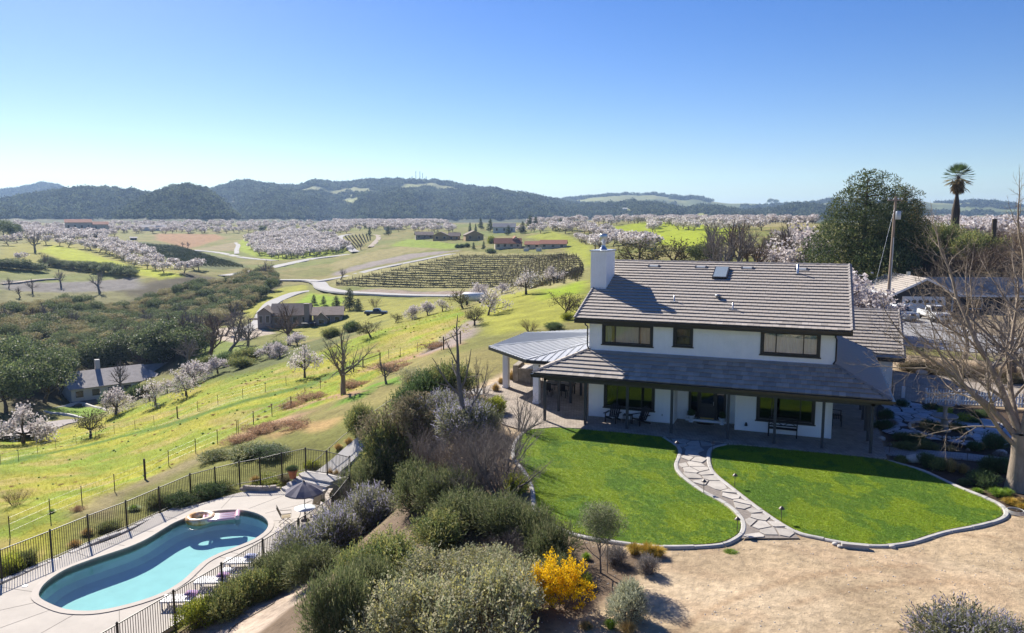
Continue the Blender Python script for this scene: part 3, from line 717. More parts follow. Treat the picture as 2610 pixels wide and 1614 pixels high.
# roofs -------------------------------------------------------------------------------------------
tile_me = MB().add([(-.5, .04, 0), (.5, .04, 0), (.5, .5, 0), (-.5, .5, 0), (-.5, 0, .085), (.5, 0, .085), (.5, .5, .018), (-.5, .5, .018)],
                   [(4, 5, 6, 7), (0, 1, 5, 4), (0, 4, 7, 3), (1, 2, 6, 5)]).mesh('roof_tile', TILE)
ROOFTILES = []       # (distance, matrix, width)
def tile_plane(o, u, v, nrm, length, height_, exposure, left, right, tw=.325):
    """courses from the eave up; left(v), right(v) give the ends of a course"""
    nrow = int(round(height_ / exposure)); exposure = height_ / nrow
    rng = random.Random(int(abs(o[0]) * 100) + nrow)
    for r in range(nrow):
        a, b = left(r * exposure + exposure * .4), right(r * exposure + exposure * .4)
        x = a - (tw * .5 if r % 2 else 0)
        while x < b - .03:
            x0, x1 = max(x, a), min(x + tw, b); x += tw
            if x1 - x0 < .05: continue
            c = (x0 + x1) / 2
            p = Vector(o) + Vector(u) * c + Vector(v) * (r * exposure) + Vector(nrm) * rng.uniform(0, .008)
            Mx = Matrix((Vector(u).to_4d(), Vector(v).to_4d(), Vector(nrm).to_4d(), (0, 0, 0, 1))).transposed()
            for q in range(3): Mx[3][q] = 0
            Mx.col[3] = p.to_4d()
            Mx = Mx @ Matrix.Diagonal((x1 - x0 - .008, exposure * 2.16, 1, 1))
            ROOFTILES.append(((p - Vector(CAM)).length, Mx))
def plane_basis(e0, e1, top):
    e0, e1, top = Vector(e0), Vector(e1), Vector(top)
    u = (e1 - e0).normalized(); v = (top - e0) - u * (top - e0).dot(u); h = v.length; v.normalize()
    return u, v, u.cross(v), (e1 - e0).length, h
ROOFM = mat('roof_underlay', (.10, .095, .09), .9, var=.1)
def roof_slab(name, pts, t=.12):
    P = [Vector(p) - Vector((0, 0, .03)) for p in pts]
    return MB().slab(P, t).build(name, ROOFM, house)
e0, e1, tp = (-OX, -OY, ZE), (W + OX, -OY, ZE), (-OX, YR, ZR)
u, v, nn, Lh, hh = plane_basis(e0, e1, tp)
tile_plane(e0, u, v, nn, Lh, hh, .42, lambda q: 0, lambda q: Lh)
main_roof = roof_slab('main_roof', [e0, e1, (W + OX, YR, ZR), (-OX, YR, ZR)])
roof_slab('main_roof_back', [(-OX, YR, ZR), (W + OX, YR, ZR), (W + OX, 2 * YR + OY, ZE), (-OX, 2 * YR + OY, ZE)])
# porch roof: front, left and right slopes
e0, e1, tp = (-PL, -PY, ZP), (W + PR, -PY, ZP), (0, 0, Z1)
u, v, nn, Lh, hh = plane_basis(e0, e1, tp)
tile_plane(e0, u, v, nn, Lh, hh, .40, lambda q: PL * q / hh, lambda q: Lh - PR * q / hh)
roof_slab('porch_roof', [e0, e1, (W, 0, Z1), (0, 0, Z1)])
YB = 13.1
e0, e1, tp = (W + PR, -PY, ZP), (W + PR, YB, ZP), (W, 0, Z1)
u, v, nn, Lh, hh = plane_basis(e0, e1, tp)
tile_plane(e0, u, v, nn, Lh, hh, .40, lambda q: PY * q / hh, lambda q: Lh)
roof_slab('porch_roof', [e0, e1, (W, YB, Z1), (W, 0, Z1)])
e0, e1, tp = (-PL, 1.2, ZP), (-PL, -PY, ZP), (0, 0, Z1)
u, v, nn, Lh, hh = plane_basis(e0, e1, tp)
tile_plane(e0, u, v, nn, Lh, hh, .40, lambda q: 0, lambda q: Lh - PY * q / hh)
roof_slab('porch_roof', [e0, e1, (0, 0, Z1), (0, 1.2, Z1)])
# garage wing at the right rear
WX0, WX1, WY0, WY1, WZE, WZR, WYR = 13.6, 17.5, 13.65, 23.6, 2.42, 5.12, 18.65
ws = (WZR - WZE) / (WYR - WY0 + .5)
e0, e1, tp = (W + .0, WY0 - .5, WZE), (WX1 + .65, WY0 - .5, WZE), (W, WYR, WZR)
u, v, nn, Lh, hh = plane_basis(e0, e1, tp)
tile_plane(e0, u, v, nn, Lh, hh, .40, lambda q: max(0, PR - .1 - q * 1.15), lambda q: Lh)
roof_slab('wing_roof', [e0, e1, (WX1 + .65, WYR, WZR), (W, WYR, WZR)])
roof_slab('wing_roof', [(W, WYR, WZR), (WX1 + .65, WYR, WZR), (WX1 + .65, WY1 + .5, WZE), (W, WY1 + .5, WZE)])
MB().box(W, WX1, WY0, WY0 + .16, 0, WZE + .3).box(WX1 - .16, WX1, WY0 + .16, WY1, 0, WZE + .25).build('wing_wall', WHITE, house)
for r in range(15):
    o = obj('siding_board', lap, house, (W + .3, WY0, .06 + r * .155)); o.scale = (WX1 - W - .36, 1, 1)
MB().box(WX1 - .12, WX1 + .002, WY0 - .03, WY0, 0, WZE + .2).build('corner_board', WHITE, house)
ROOFTILES.sort(key=lambda q: q[0])
for dist, Mx in ROOFTILES[:300]:
    o = obj('roof_tile', tile_me, main_roof if False else house); o.matrix_local = Mx
tv = np.array([vv.co for vv in tile_me.vertices]); tf = np.array([p.vertices[:] for p in tile_me.polygons])
TV = []; TF = []
for i, (dist, Mx) in enumerate(ROOFTILES[300:]):
    A = np.array(Mx); TV.append(tv @ A[:3, :3].T + A[:3, 3]); TF.append(tf + 8 * i)
rt = obj('roof_tiles', np_mesh('roof_tiles', np.vstack(TV), np.vstack(TF), TILE), house); rt['kind'] = 'stuff'
# ridge and hip caps
cap_me = MB().add([(0, -.13, 0), (0, 0, .075), (0, .13, 0), (.42, -.12, -.02), (.42, 0, .05), (.42, .12, -.02)], [(0, 1, 4, 3), (1, 2, 5, 4), (0, 2, 1), (3, 4, 5), (0, 3, 5, 2)]).mesh('ridge_tile', TILE_CAP)
def caps(a, b, name='ridge_tile'):
    a, b = Vector(a), Vector(b); n = max(1, int((b - a).length / .38)); d = (b - a).normalized()
    q = d.to_track_quat('X', 'Z')
    for i in range(n):
        o = obj(name, cap_me, house); o.location = a + (b - a) * (i / n); o.rotation_mode = 'QUATERNION'; o.rotation_quaternion = q
caps((-OX, YR, ZR + .03), (W + OX, YR, ZR + .03))
caps((-PL, -PY, ZP + .07), (0, 0, Z1 + .07)); caps((W + PR, -PY, ZP + .07), (W, 0, Z1 + .07))
caps((W, WYR, WZR + .03), (WX1 + .65, WYR, WZR + .03))
caps((W + PR, YB, ZP + .05), (W + .2, 15.2, WZE + ws * 2.2 + .1))
for (sx) in (-OX, W + OX):
    caps((sx, -OY, ZE + .07), (sx, YR, ZR + .07), 'rake_tile')
caps((WX1 + .65, WY0 - .5, WZE + .06), (WX1 + .65, WYR, WZR + .06), 'rake_tile')
# fascia, gutters, downspouts, beams
fa = MB().box(-OX, W + OX, -OY - .04, -OY, ZE - .25, ZE - .02).box(-OX - .04, -OX, -OY - .04, -OY, ZE - .25, ZE)
for sx in (-OX, W + OX): fa.bar((sx, -OY, ZE - .13), (sx, YR, ZR - .13), .05, .22).bar((sx, 2 * YR + OY, ZE - .13), (sx, YR, ZR - .13), .05, .22)
fa.build('fascia', BLACK, house)
MB().box(-OX, W + OX, -OY - .17, -OY - .045, ZE - .13, ZE - .0).build('gutter', GUTTER, house)
MB().box(-OX, W + OX, -OY, 0, ZE - .1, ZE - .08).build('soffit', BLACK, house)
MB().box(-PL, W + PR, -PY - .04, -PY, ZP - .22, ZP - .02).box(-PL - .04, -PL, -PY - .04, 1.2, ZP - .22, ZP - .02).box(W + PR, W + PR + .04, -PY - .04, YB, ZP - .22, ZP - .02).build('porch_fascia', BLACK, house)
MB().box(-PL - .04, W + PR + .04, -PY - .17, -PY - .045, ZP - .13, ZP - .0).box(W + PR + .045, W + PR + .17, -PY - .17, YB, ZP - .13, ZP - .0).build('porch_gutter', GUTTER, house)
MB().box(W, WX1 + .65, WY0 - .54, WY0 - .5, WZE - .22, WZE - .02).bar((WX1 + .67, WY0 - .5, WZE - .12), (WX1 + .67, WYR, WZR - .12), .04, .2).build('wing_fascia', BLACK, house)
MB().box(-PL + .6, W + PR - .6, -2.14, -1.9, ZP - .42, ZP - .2).box(W + 1.72, W + 1.9, -2.14, YB, ZP - .42, ZP - .2).box(-2.14, -1.96, -2.14, 6, ZP - .42, ZP - .2).build('porch_beam', POSTM, house)
MB().slab([(-PL, -PY, ZP - .2), (W + PR, -PY, ZP - .2), (W + PR, 0, ZP - .2), (-PL, 0, ZP - .2)], .03).slab([(W, 0, ZP - .21), (W + PR, 0, ZP - .21), (W + PR, YB, ZP - .21), (W, YB, ZP - .21)], .03).build('porch_ceiling', POSTM, house)
post_me = MB().box(-.07, .07, -.07, .07, 0, 2.55).mesh('porch_post', POSTM)
for p in ((-2.08, -2.05), (.38, -2.05), (2.82, -2.05), (5.30, -2.05), (8.31, -2.05), (10.69, -2.05), (13.03, -2.05), (15.3, -2.05), (15.3, .28), (15.3, 2.5), (15.3, 5.05), (15.3, 7.6), (15.3, 10.2), (15.3, 12.7), (-2.02, .38), (-1.97, 2.7), (-1.95, 5.0)):
    obj('porch_post', post_me, house, (p[0], p[1], 0))
for sx, x2 in ((-.1, -.1), (W - .05, W + .03)):
    MB().tube([(sx, -OY - .1, ZE - .1), (sx, -OY - .1, ZE - .3), (x2, -.08, ZE - .5), (x2, -.08, Z1 + .25), (x2 + (-.12 if sx > 5 else .12), -.2, Z1 + .08)], .045, 8).build('downspout', GUTTER, house)
# chimney, flue, skylight, vents
ch = MB().box(-.95, .07, 3.45, 5.6, 5.0, 9.72).build('chimney', WHITE, house)
MB().box(-1.02, .14, 3.38, 5.67, 9.72, 9.8).build('chimney_cap', mat('chimney_flashing', (.6, .63, .68), .35, metal=.4, var=.05), ch)
MB().lathe([(.26, 0), (.22, .1), (.13, .2), (.13, .5), (.24, .52), (.25, .95), (.22, 1.0), (.05, 1.02)], (-.42, 4.5, 9.8), 16).build('flue', STEEL, ch)
for xx in np.arange(-.85, .05, .2): o = obj('batten', bat, ch, (xx, 3.45, 7.2)); o.scale = (1, 1, 2.5)
for yy in np.arange(3.65, 5.6, .3): o = obj('batten', bat, ch, (.07, yy, 7.2), math.pi / 2); o.scale = (1, 1, 2.5)
rs = (ZR - ZE) / (YR + OY)
def on_roof(x, y): return ZE + (y + OY) * rs
ang = math.atan(rs)
sk = MB().box(-.45, .45, -.85, .85, 0, .2).build('skylight', BLACK, house)
sk.location = (6.8, 6.05, on_roof(0, 6.05)); sk.rotation_euler = (ang, 0, 0)
MB().box(-.38, .38, -.78, .78, .2, .21).build('pane', mat('skylight_glass', (.28, .33, .35), .12, spec=.8, var=.05), sk)
MB().box(-.6, .6, -1.15, -.86, .03, .05).build('skylight_flashing', STEEL, sk)
for (x, y, h, r) in ((4.59, 2.05, .42, .04), (8.03, 1.37, .42, .04), (11.31, 6.38, .6, .07)):
    p = MB().lathe([(r, -.1), (r, h), (r * .6, h)], (0, 0, 0), 10).build('vent_pipe', STEEL, house); p.location = (x, y, on_roof(x, y))
    MB().box(-.22, .22, -.2, .2, .04, .055).build('flashing', mat('lead_flashing', (.35, .35, .36), .5, var=.1), p)
p = MB().lathe([(.12, -.05), (.12, .16), (.2, .17), (.2, .26), (.02, .3)], (0, 0, 0), 12).build('roof_vent', mat('vent_grey', (.2, .22, .25), .4, metal=.4), house); p.location = (7.06, 2.64, on_roof(0, 2.64))
for x in (2.37, 5.42, 8.3, 11.5):
    v_ = MB().box(-.38, .38, -.14, .14, .06, .11).build('ridge_vent', mat('vent_tile', (.3, .32, .34), .6, var=.1) if x == 2.37 else bpy.data.materials['vent_tile'], house)
    v_.location = (x, 6.96, on_roof(0, 6.96)); v_.rotation_euler = (ang, 0, 0)
    MB().box(-.38, -.28, -.15, .15, .1, .12).box(.28, .38, -.15, .15, .1, .12).build('opening', BLACK, v_)
# wall fittings
for (x, y) in ((.55, -.02), (4.25, -.02), (9.0, -.02), (13.1, -.02)): MB().lathe([(.02, .35), (.09, .3), (.1, .05), (.07, 0)], (x, y - .12, 2.1), 10).box(x - .03, x + .03, y - .1, y, 2.3, 2.42).build('wall_lamp', BLACK, house)
MB().box(4.38, 4.46, -.03, -.02, .4, .52).build('outlet_cover', mat('outlet', (.5, .5, .5), .5), house)
MB().lathe([(.0, .22), (.04, .2), (.07, .1), (.09, .02), (.05, 0)], (9.1, -.06, .28), 8).build('hose_tap', BLACK, house)
# pavilion roof over the patio
pav = empty('patio_pavilion', (0, 0, 0)); tag(pav, 'open patio pavilion with pale standing-seam metal roof and white posts, joined to the farmhouse', 'pavilion')
PE = [(-.02, 1.28), (-4.49, 1.28), (-8.74, 5.14), (-8.74, 12.3), (-4.49, 16.2), (-.02, 16.2)]
AP = (-.02, 8.72, 3.82); ZV = 2.9
for i in range(5):
    a, b = PE[i], PE[i + 1]
    rp = MB().slab([(a[0], a[1], ZV), (b[0], b[1], ZV), AP], .06).build('roof_panel', SEAM, pav)
    A, B, Q = Vector((a[0], a[1], ZV)), Vector((b[0], b[1], ZV)), Vector(AP)
    u = (B - A).normalized(); Lq = (B - A).length; t0 = (Q - A).dot(u); hq = ((Q - A) - u * t0); nrm = u.cross(hq).normalized()
    if nrm.z < 0: nrm = -nrm
    s = .22
    while s < Lq:
        f = s / t0 if s < t0 else (Lq - s) / (Lq - t0) if Lq - t0 > 1e-3 else 0
        f = min(max(f, 0), .985)
        if f > .02: MB().bar(A + u * s + nrm * .02, A + u * s + hq * f + nrm * .02, .028, .05, nrm).build('seam', SEAM, rp)
        s += .41
for i in range(1, 5): MB().bar((PE[i][0], PE[i][1], ZV + .03), (AP[0] - .05, AP[1], AP[2] + .03), .1, .05).build('hip_cap', SEAM, pav)
fz = MB()
for i in range(5): fz.bar((*PE[i], ZV - .12), (*PE[i + 1], ZV - .12), .05, .2)
fz.build('fascia', BLACK, pav)
fz = MB()
for i in range(5):
    a, b = Vector((*PE[i], 0)), Vector((*PE[i + 1], 0)); c = Vector((-3, 8.7, 0)); a2 = a + (c - a).normalized() * .7; b2 = b + (c - b).normalized() * .7
    fz.bar((a2.x, a2.y, ZV - .25), (b2.x, b2.y, ZV - .25), .15, .26)
fz.build('beam', WHITE, pav)
for p in ((-7.57, 5.5), (-4.0, 1.9), (-7.6, 11.9), (-4.2, 15.4)):
    MB().box(p[0] - .19, p[0] + .19, p[1] - .19, p[1] + .19, .0, ZV - .2).box(p[0] - .22, p[0] + .22, p[1] - .22, p[1] + .22, 0, .15).build('post', WHITE, pav)
# ================================================================ yard: paving, lawns, kerbs, path
def sheet(name, poly, z, m, label=None, parent=None, sub=0):
    me = bpy.data.meshes.new(name); me.from_pydata([(p[0], p[1], z) for p in poly], [], [list(range(len(poly)))]); me.materials.append(m)
    if me.polygons[0].normal.z < 0: me.flip_normals()
    o = bpy.data.objects.new(name, me); link(o, parent)
    if parent is None: tag(o, label, kind='structure')
    return o
def paver_mat(name, c1, c2, mortar, sx=.22, sy=.11, rot=0.0):
    m = bpy.data.materials.new(name); m.use_nodes = True; nt = m.node_tree; L = nt.links; b = nt.nodes['Principled BSDF']
    g = N(nt, 'NewGeometry'); mp = N(nt, 'Mapping'); mp.inputs['Rotation'].default_value = (0, 0, rot); L.new(g.outputs['Position'], mp.inputs['Vector'])
    br = N(nt, 'TexBrick'); br.inputs['Color1'].default_value = (*c1, 1); br.inputs['Color2'].default_value = (*c2, 1); br.inputs['Mortar'].default_value = (*mortar, 1)
    br.inputs['Scale'].default_value = 1.0; br.inputs['Mortar Size'].default_value = .012; br.inputs['Brick Width'].default_value = sx; br.inputs['Row Height'].default_value = sy; br.inputs['Bias'].default_value = 0
    L.new(mp.outputs[0], br.inputs['Vector'])
    nz = N(nt, 'TexNoise', Scale=1.1, Detail=6.0, Roughness=.7); L.new(g.outputs['Position'], nz.inputs['Vector'])
    mr = N(nt, 'MapRange'); mr.inputs['From Min'].default_value = .3; mr.inputs['From Max'].default_value = .7; mr.inputs['To Min'].default_value = .72; mr.inputs['To Max'].default_value = 1.22; L.new(nz.outputs['Fac'], mr.inputs['Value'])
    vm = N(nt, 'VectorMath', operation='SCALE'); L.new(br.outputs['Color'], vm.inputs[0]); L.new(mr.outputs[0], vm.inputs['Scale']); L.new(vm.outputs[0], b.inputs['Base Color'])
    bp = N(nt, 'Bump', Strength=.6, Distance=.01); L.new(br.outputs['Fac'], bp.inputs['Height']); bp.invert = True; L.new(bp.outputs[0], b.inputs['Normal'])
    b.inputs['Roughness'].default_value = .85; b.inputs['Specular IOR Level'].default_value = .2
    return m
PAVER = paver_mat('patio_pavers', (.44, .37, .30), (.34, .285, .235), (.22, .185, .155), .24, .12, .5)
CONC = mat('kerb_concrete', (.42, .40, .37), .85, var=.18, scale=2.5, bump=.4, bscale=25)
KERBM = CONC
patio = [(16.02, -2.78), (16.02, 13.5), (13.5, 13.5), (13.5, 0), (8.48, 0), (8.48, 1.27), (5.08, 1.27), (5.08, 0), (0, 0), (0, 18), (-9.0, 18), (-9.0, 4.6), (-8.3, 3.1), (-6.6, .8), (-4.2, -3.6), (-2.6, -4.45), (-1.1, -3.2), (.5, -2.9), (8.0, -2.84)]
def extrude_sheet(name, poly, z0, z1, m, label):
    o = MB().prism(poly, z0, z1).build(name, m); tag(o, label, kind='structure'); return o
extrude_sheet('patio_paving', patio, -.3, 0.0, PAVER, 'tan paver patio and porch floor round the farmhouse')
# lawns
LAWN_L = smooth_closed([(-2.3, -4.5), (-1.1, -3.32), (1, -3.0), (5.0, -2.95), (6.02, -4.5), (6.25, -6.0), (6.36, -7.5), (6.8, -8.9), (8.0, -10.7), (9.2, -12.05), (9.9, -13.35), (10.05, -14.5), (9.85, -15.3), (9.3, -16.05), (7.7, -16.9), (6.4, -17.12), (4.6, -17.05), (3.4, -16.55), (2.2, -15.2), (1.2, -12.9), (0, -10.8), (-1.1, -9.2), (-1.85, -7.2)], 4)
LAWN_R = smooth_closed([(8.3, -3.3), (9.5, -2.95), (12, -2.92), (15.85, -2.95), (17.4, -4.3), (18.5, -6.1), (19.45, -7.4), (19.75, -8.15), (19.6, -9.2), (18.65, -10.4), (17.15, -11.8), (15.7, -13.45), (14.4, -14.12), (12.95, -14.05), (12.05, -13.7), (10.65, -11.75), (9.4, -9.65), (8.55, -8.2), (8.18, -7.1), (7.95, -5.6), (7.85, -4.3)], 4)
LAWNM = bpy.data.materials.new('lawn_soil'); LAWNM.use_nodes = True
nt = LAWNM.node_tree; L = nt.links; b = nt.nodes['Principled BSDF']; g = N(nt, 'NewGeometry')
a = N(nt, 'TexNoise', Scale=.42, Detail=3.0); c = N(nt, 'TexNoise', Scale=11.0, Detail=8.0, Roughness=.8)
L.new(g.outputs['Position'], a.inputs['Vector']); L.new(g.outputs['Position'], c.inputs['Vector'])
rp = N(nt, 'ValToRGB'); rp.color_ramp.elements[0].position = .42; rp.color_ramp.elements[0].color = (.13, .225, .02, 1); rp.color_ramp.elements[1].position = .56; rp.color_ramp.elements[1].color = (.215, .275, .015, 1)
L.new(a.outputs['Fac'], rp.inputs[0]); mr = N(nt, 'MapRange'); mr.inputs['From Min'].default_value = .3; mr.inputs['From Max'].default_value = .7; mr.inputs['To Min'].default_value = .4; mr.inputs['To Max'].default_value = 1.5; L.new(c.outputs['Fac'], mr.inputs['Value'])
vm = N(nt, 'VectorMath', operation='SCALE'); L.new(rp.outputs[0], vm.inputs[0]); L.new(mr.outputs[0], vm.inputs['Scale']); L.new(vm.outputs[0], b.inputs['Base Color']); b.inputs['Roughness'].default_value = .9; b.inputs['Specular IOR Level'].default_value = .1
bp = N(nt, 'Bump', Strength=.8, Distance=.04); L.new(c.outputs['Fac'], bp.inputs['Height']); L.new(bp.outputs[0], b.inputs['Normal'])
sheet('lawn', LAWN_L, -.03, LAWNM, 'mown green lawn left of the flagstone path'); sheet('lawn', LAWN_R, -.03, LAWNM, 'mown green lawn right of the flagstone path')
# kerbs as separate cast lengths
def kerb(name, pts, label, seg=1.1, w=.2, h=.11, z=-.1):
    e = empty(name, (pts[0][0], pts[0][1], 0)); tag(e, label, 'kerb', 'concrete kerbs round the lawns'); e.location = (0, 0, 0)
    P = np.array(smooth_open(pts, 6)); s = np.concatenate([[0], np.cumsum(np.linalg.norm(np.diff(P, axis=0), axis=1))]); n = max(1, int(s[-1] / seg))
    rng = random.Random(len(pts))
    for i in range(n):
        tt = np.linspace(s[-1] * i / n + .01, s[-1] * (i + 1) / n - .01, 5); Q = np.stack([np.interp(tt, s, P[:, 0]), np.interp(tt, s, P[:, 1])], 1)
        V = []; Fq = []; dz = rng.uniform(-.012, .012)
        for j in range(5):
            t_ = Q[min(j + 1, 4)] - Q[max(j - 1, 0)]; t_ /= np.linalg.norm(t_); nn_ = np.array([-t_[1], t_[0]])
            for o_, zz in ((-w / 2, z - .15), (-w / 2, z + h - .03), (-w / 2 + .04, z + h), (w / 2 - .04, z + h), (w / 2, z + h - .03), (w / 2, z - .15)):
                V.append((*(Q[j] + nn_ * o_), zz + dz))
        for j in range(4):
            for k_ in range(5): Fq.append((j * 6 + k_, (j + 1) * 6 + k_, (j + 1) * 6 + k_ + 1, j * 6 + k_ + 1))
        Fq += [(0, 1, 2, 3, 4, 5), (29, 28, 27, 26, 25, 24)]
        MB().add(V, Fq).build('kerb_stone', KERBM, e)
    return e
kerb('lawn_kerb', [(5.05, -2.95), (6.11, -4.5), (6.4, -5.99), (6.5, -7.5), (6.95, -8.85), (8.12, -10.6), (9.35, -11.94), (10.04, -13.28), (10.2, -14.54), (10.0, -15.39), (9.45, -16.2), (7.75, -17.05), (6.4, -17.27), (4.56, -17.23), (3.3, -16.7), (2.1, -15.3), (1.08, -12.95), (-.1, -10.9), (-1.2, -9.3), (-2.0, -7.2), (-2.45, -4.6)], 'curved concrete kerb round the left lawn')
kerb('lawn_kerb', [(8.35, -3.12), (7.8, -3.9), (7.7, -4.6), (7.8, -5.8), (8.05, -7.17), (8.42, -8.26), (9.25, -9.73), (10.51, -11.83), (11.95, -13.82), (12.9, -14.2), (14.45, -14.28), (15.8, -13.6), (17.27, -11.9), (18.8, -10.5), (19.76, -9.26), (19.93, -8.11), (19.6, -7.29), (18.65, -6.02), (17.53, -4.18), (16.1, -2.95)], 'curved concrete kerb round the right lawn')
# flagstones
STONE = mat('flagstone', (.43, .395, .35), .85, spec=.2, var=.2, scale=2.2, bump=.5, bscale=14, random_tint=.14, world=True)
STONE2 = mat('pale_flagstone', (.45, .44, .45), .85, spec=.2, var=.18, scale=2.0, bump=.4, bscale=14, random_tint=.12, world=True)
GROUT = mat('path_grout', (.22, .19, .165), .95, var=.25, scale=8, bump=.4, world=True)
def flags(parent, poly, spacing, m, z, seed, gap=.05, skip=None, thick=.05, name='flagstone'):
    """irregular stones: clipped Voronoi cells of jittered sites"""
    rng = np.random.default_rng(seed); P = np.array(poly); lo = P.min(0) - spacing; hi = P.max(0) + spacing
    sites = []
    for i, xx in enumerate(np.arange(lo[0], hi[0], spacing)):
        for yy in np.arange(lo[1], hi[1], spacing * .8): sites.append((xx + rng.uniform(-.42, .42) * spacing, yy + rng.uniform(-.38, .38) * spacing))
    sites = np.array(sites); keep = inside(poly, sites[:, 0], sites[:, 1])
    if skip is not None: keep &= ~inside(skip, sites[:, 0], sites[:, 1])
    for idx in np.where(keep)[0]:
        c = sites[idx]; cell = [(c[0] - 2, c[1] - 2), (c[0] + 2, c[1] - 2), (c[0] + 2, c[1] + 2), (c[0] - 2, c[1] + 2)]
        dd = np.linalg.norm(sites - c, axis=1); nb = np.argsort(dd)[1:14]
        for q in nb:
            n_ = sites[q] - c; L_ = np.linalg.norm(n_); n_ = n_ / L_; cut = L_ / 2 - gap / 2 - rng.uniform(0, .02); new = []
            for k_ in range(len(cell)):
                a_, b_ = np.array(cell[k_]), np.array(cell[(k_ + 1) % len(cell)]); da = (a_ - c) @ n_ - cut; db = (b_ - c) @ n_ - cut
                if da <= 0: new.append(tuple(a_))
                if da * db < 0: new.append(tuple(a_ + (b_ - a_) * da / (da - db)))
            cell = new
            if len(cell) < 3: break
        if len(cell) < 3: continue
        # pull corners that leave the outline back inside
        cc = []
        for p in cell:
            p = np.array(p); k_ = 0
            while not inside(poly, p[0:1], p[1:2])[0] and k_ < 14: p = c + (p - c) * .88; k_ += 1
            cc.append(tuple(p))
        ar = abs(sum(cc[i][0] * cc[(i + 1) % len(cc)][1] - cc[(i + 1) % len(cc)][0] * cc[i][1] for i in range(len(cc)))) / 2
        if ar < .03: continue
        MB().prism(cc, z - thick, z + rng.uniform(-.008, .012)).build(name, m, parent)
PATH = smooth_open([(5.15, -2.86), (6.2, -4.5), (6.5, -6.0), (6.6, -7.5), (7.05, -8.8), (8.22, -10.55), (9.45, -11.9), (10.14, -13.28), (10.3, -14.5), (10.2, -15.3)], 3) + smooth_open([(12.2, -14.5), (11.85, -13.75), (10.4, -11.75), (9.15, -9.7), (8.32, -8.2), (7.95, -7.1), (7.7, -5.8), (7.6, -4.6), (7.7, -3.85), (8.3, -2.86)], 3)
fp = sheet('flagstone_path', PATH, -.02, GROUT, 'curving flagstone path between the two lawns')
flags(fp, PATH, .82, STONE, .012, 5, .06)
# garden court right of the porch
COURT = smooth_closed([(16.2, 2.6), (16.3, 8.6), (17.6, 11.4), (19.3, 11.0), (19.6, 9.2), (21.6, 8.0), (24.5, 6.6), (24.5, 3.6), (22.3, 2.6), (20.4, 1.0), (19.1, 1.7), (17.2, 2.4)], 3)
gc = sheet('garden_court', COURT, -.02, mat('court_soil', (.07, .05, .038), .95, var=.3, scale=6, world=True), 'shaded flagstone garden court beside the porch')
RING = [(19.2 + 1.45 * math.cos(t_), 4.2 + 1.75 * math.sin(t_)) for t_ in np.linspace(0, 2 * math.pi, 20, endpoint=False)]
flags(gc, COURT, .85, STONE2, .01, 8, .09, skip=[(19.2 + 1.7 * math.cos(t_), 4.2 + 2.0 * math.sin(t_)) for t_ in np.linspace(0, 2 * math.pi, 20, endpoint=False)])
DRIVE_P = paver_mat('driveway_pavers', (.40, .345, .29), (.32, .275, .23), (.22, .19, .16), .24, .12, .9)
walk = [(16.05, -1.9), (16.05, -.5), (18.2, -.35), (20.4, -.3), (24, -.9), (24, -2.2), (20.3, -1.4), (18.2, -1.5)]
extrude_sheet('garden_walk', smooth_closed(walk, 4), -.2, -.01, paver_mat('walk_pavers', (.36, .35, .34), (.3, .29, .285), (.2, .19, .18), .22, .11, .2), 'narrow grey paver walk beside the garden beds')
drive1 = [(17.6, 11.6), (19.3, 11.2), (25, 12.3), (40, 9), (60, 8), (60, 18), (40, 20.2), (27, 20.9), (22.5, 21.3), (18.35, 22), (17.55, 13)]
extrude_sheet('driveway', drive1, -.2, -.015, DRIVE_P, 'tan paver driveway behind the picket fence')
drive2 = [(19.5, 61), (19.6, 45), (20.5, 36.5), (25.3, 34.5), (31, 36), (46, 34), (60, 36), (60, 44), (44, 44), (34, 45), (29.5, 47), (27.5, 52), (27.5, 61)]
extrude_sheet('concrete_drive', drive2, -.2, -.02, mat('pale_concrete', (.30, .295, .295), .8, var=.15, scale=.8, bump=.2, bscale=20, world=True), 'pale concrete drive before the neighbouring garage')
# ================================================================ pool terrace
from mathutils.geometry import tessellate_polygon
PZ = -4.7
DECKM = mat('pool_deck_concrete', (.455, .41, .355), .85, var=.1, scale=.9, bump=.35, bscale=18, world=True)
DECK_OUT = smooth_open([(-21.2, -34), (-21.3, -22), (-21.35, -19.65), (-21.3, -17.77), (-20.95, -16.18), (-20.9, -14.66), (-21.25, -13.04), (-21.2, -11.9), (-20.43, -10.4), (-19.75, -8.57), (-19.3, -7.7), (-18.2, -7.2), (-17.35, -6.6), (-15.5, -6.7), (-13.8, -7.62), (-12.0, -8.6), (-11.3, -10.2), (-11.3, -14), (-11.3, -20), (-11.3, -34)], 3)
def holed(name, outer, inner, z, zdown, m, label):
    o3 = [Vector((p[0], p[1], 0)) for p in outer]; i3 = [Vector((p[0], p[1], 0)) for p in inner]
    tris = tessellate_polygon([o3, i3]); V = [(p.x, p.y, z) for p in o3 + i3]; n = len(V)
    V += [(p[0], p[1], zdown) for p in V]
    Fq = [tuple(t_) for t_ in tris]
    for base, cnt in ((0, len(o3)), (len(o3), len(i3))):
        for i in range(cnt): Fq.append((base + i, base + (i + 1) % cnt, n + base + (i + 1) % cnt, n + base + i))
    me = bpy.data.meshes.new(name); me.from_pydata(V, [], Fq); me.materials.append(m)
    bpy_o = obj(name, me); import bmesh
    bm = bmesh.new(); bm.from_mesh(me); bmesh.ops.recalc_face_normals(bm, faces=bm.faces); bm.to_mesh(me); bm.free()
    tag(bpy_o, label, kind='structure'); return bpy_o
deck = holed('pool_deck', DECK_OUT, POOL, PZ, PZ - .35, DECKM, 'pale concrete deck round the pool')
JOINT = mat('deck_joint', (.17, .15, .13), .9, var=.1)
def pool_c(i): return np.array(POOL[i % len(POOL)])
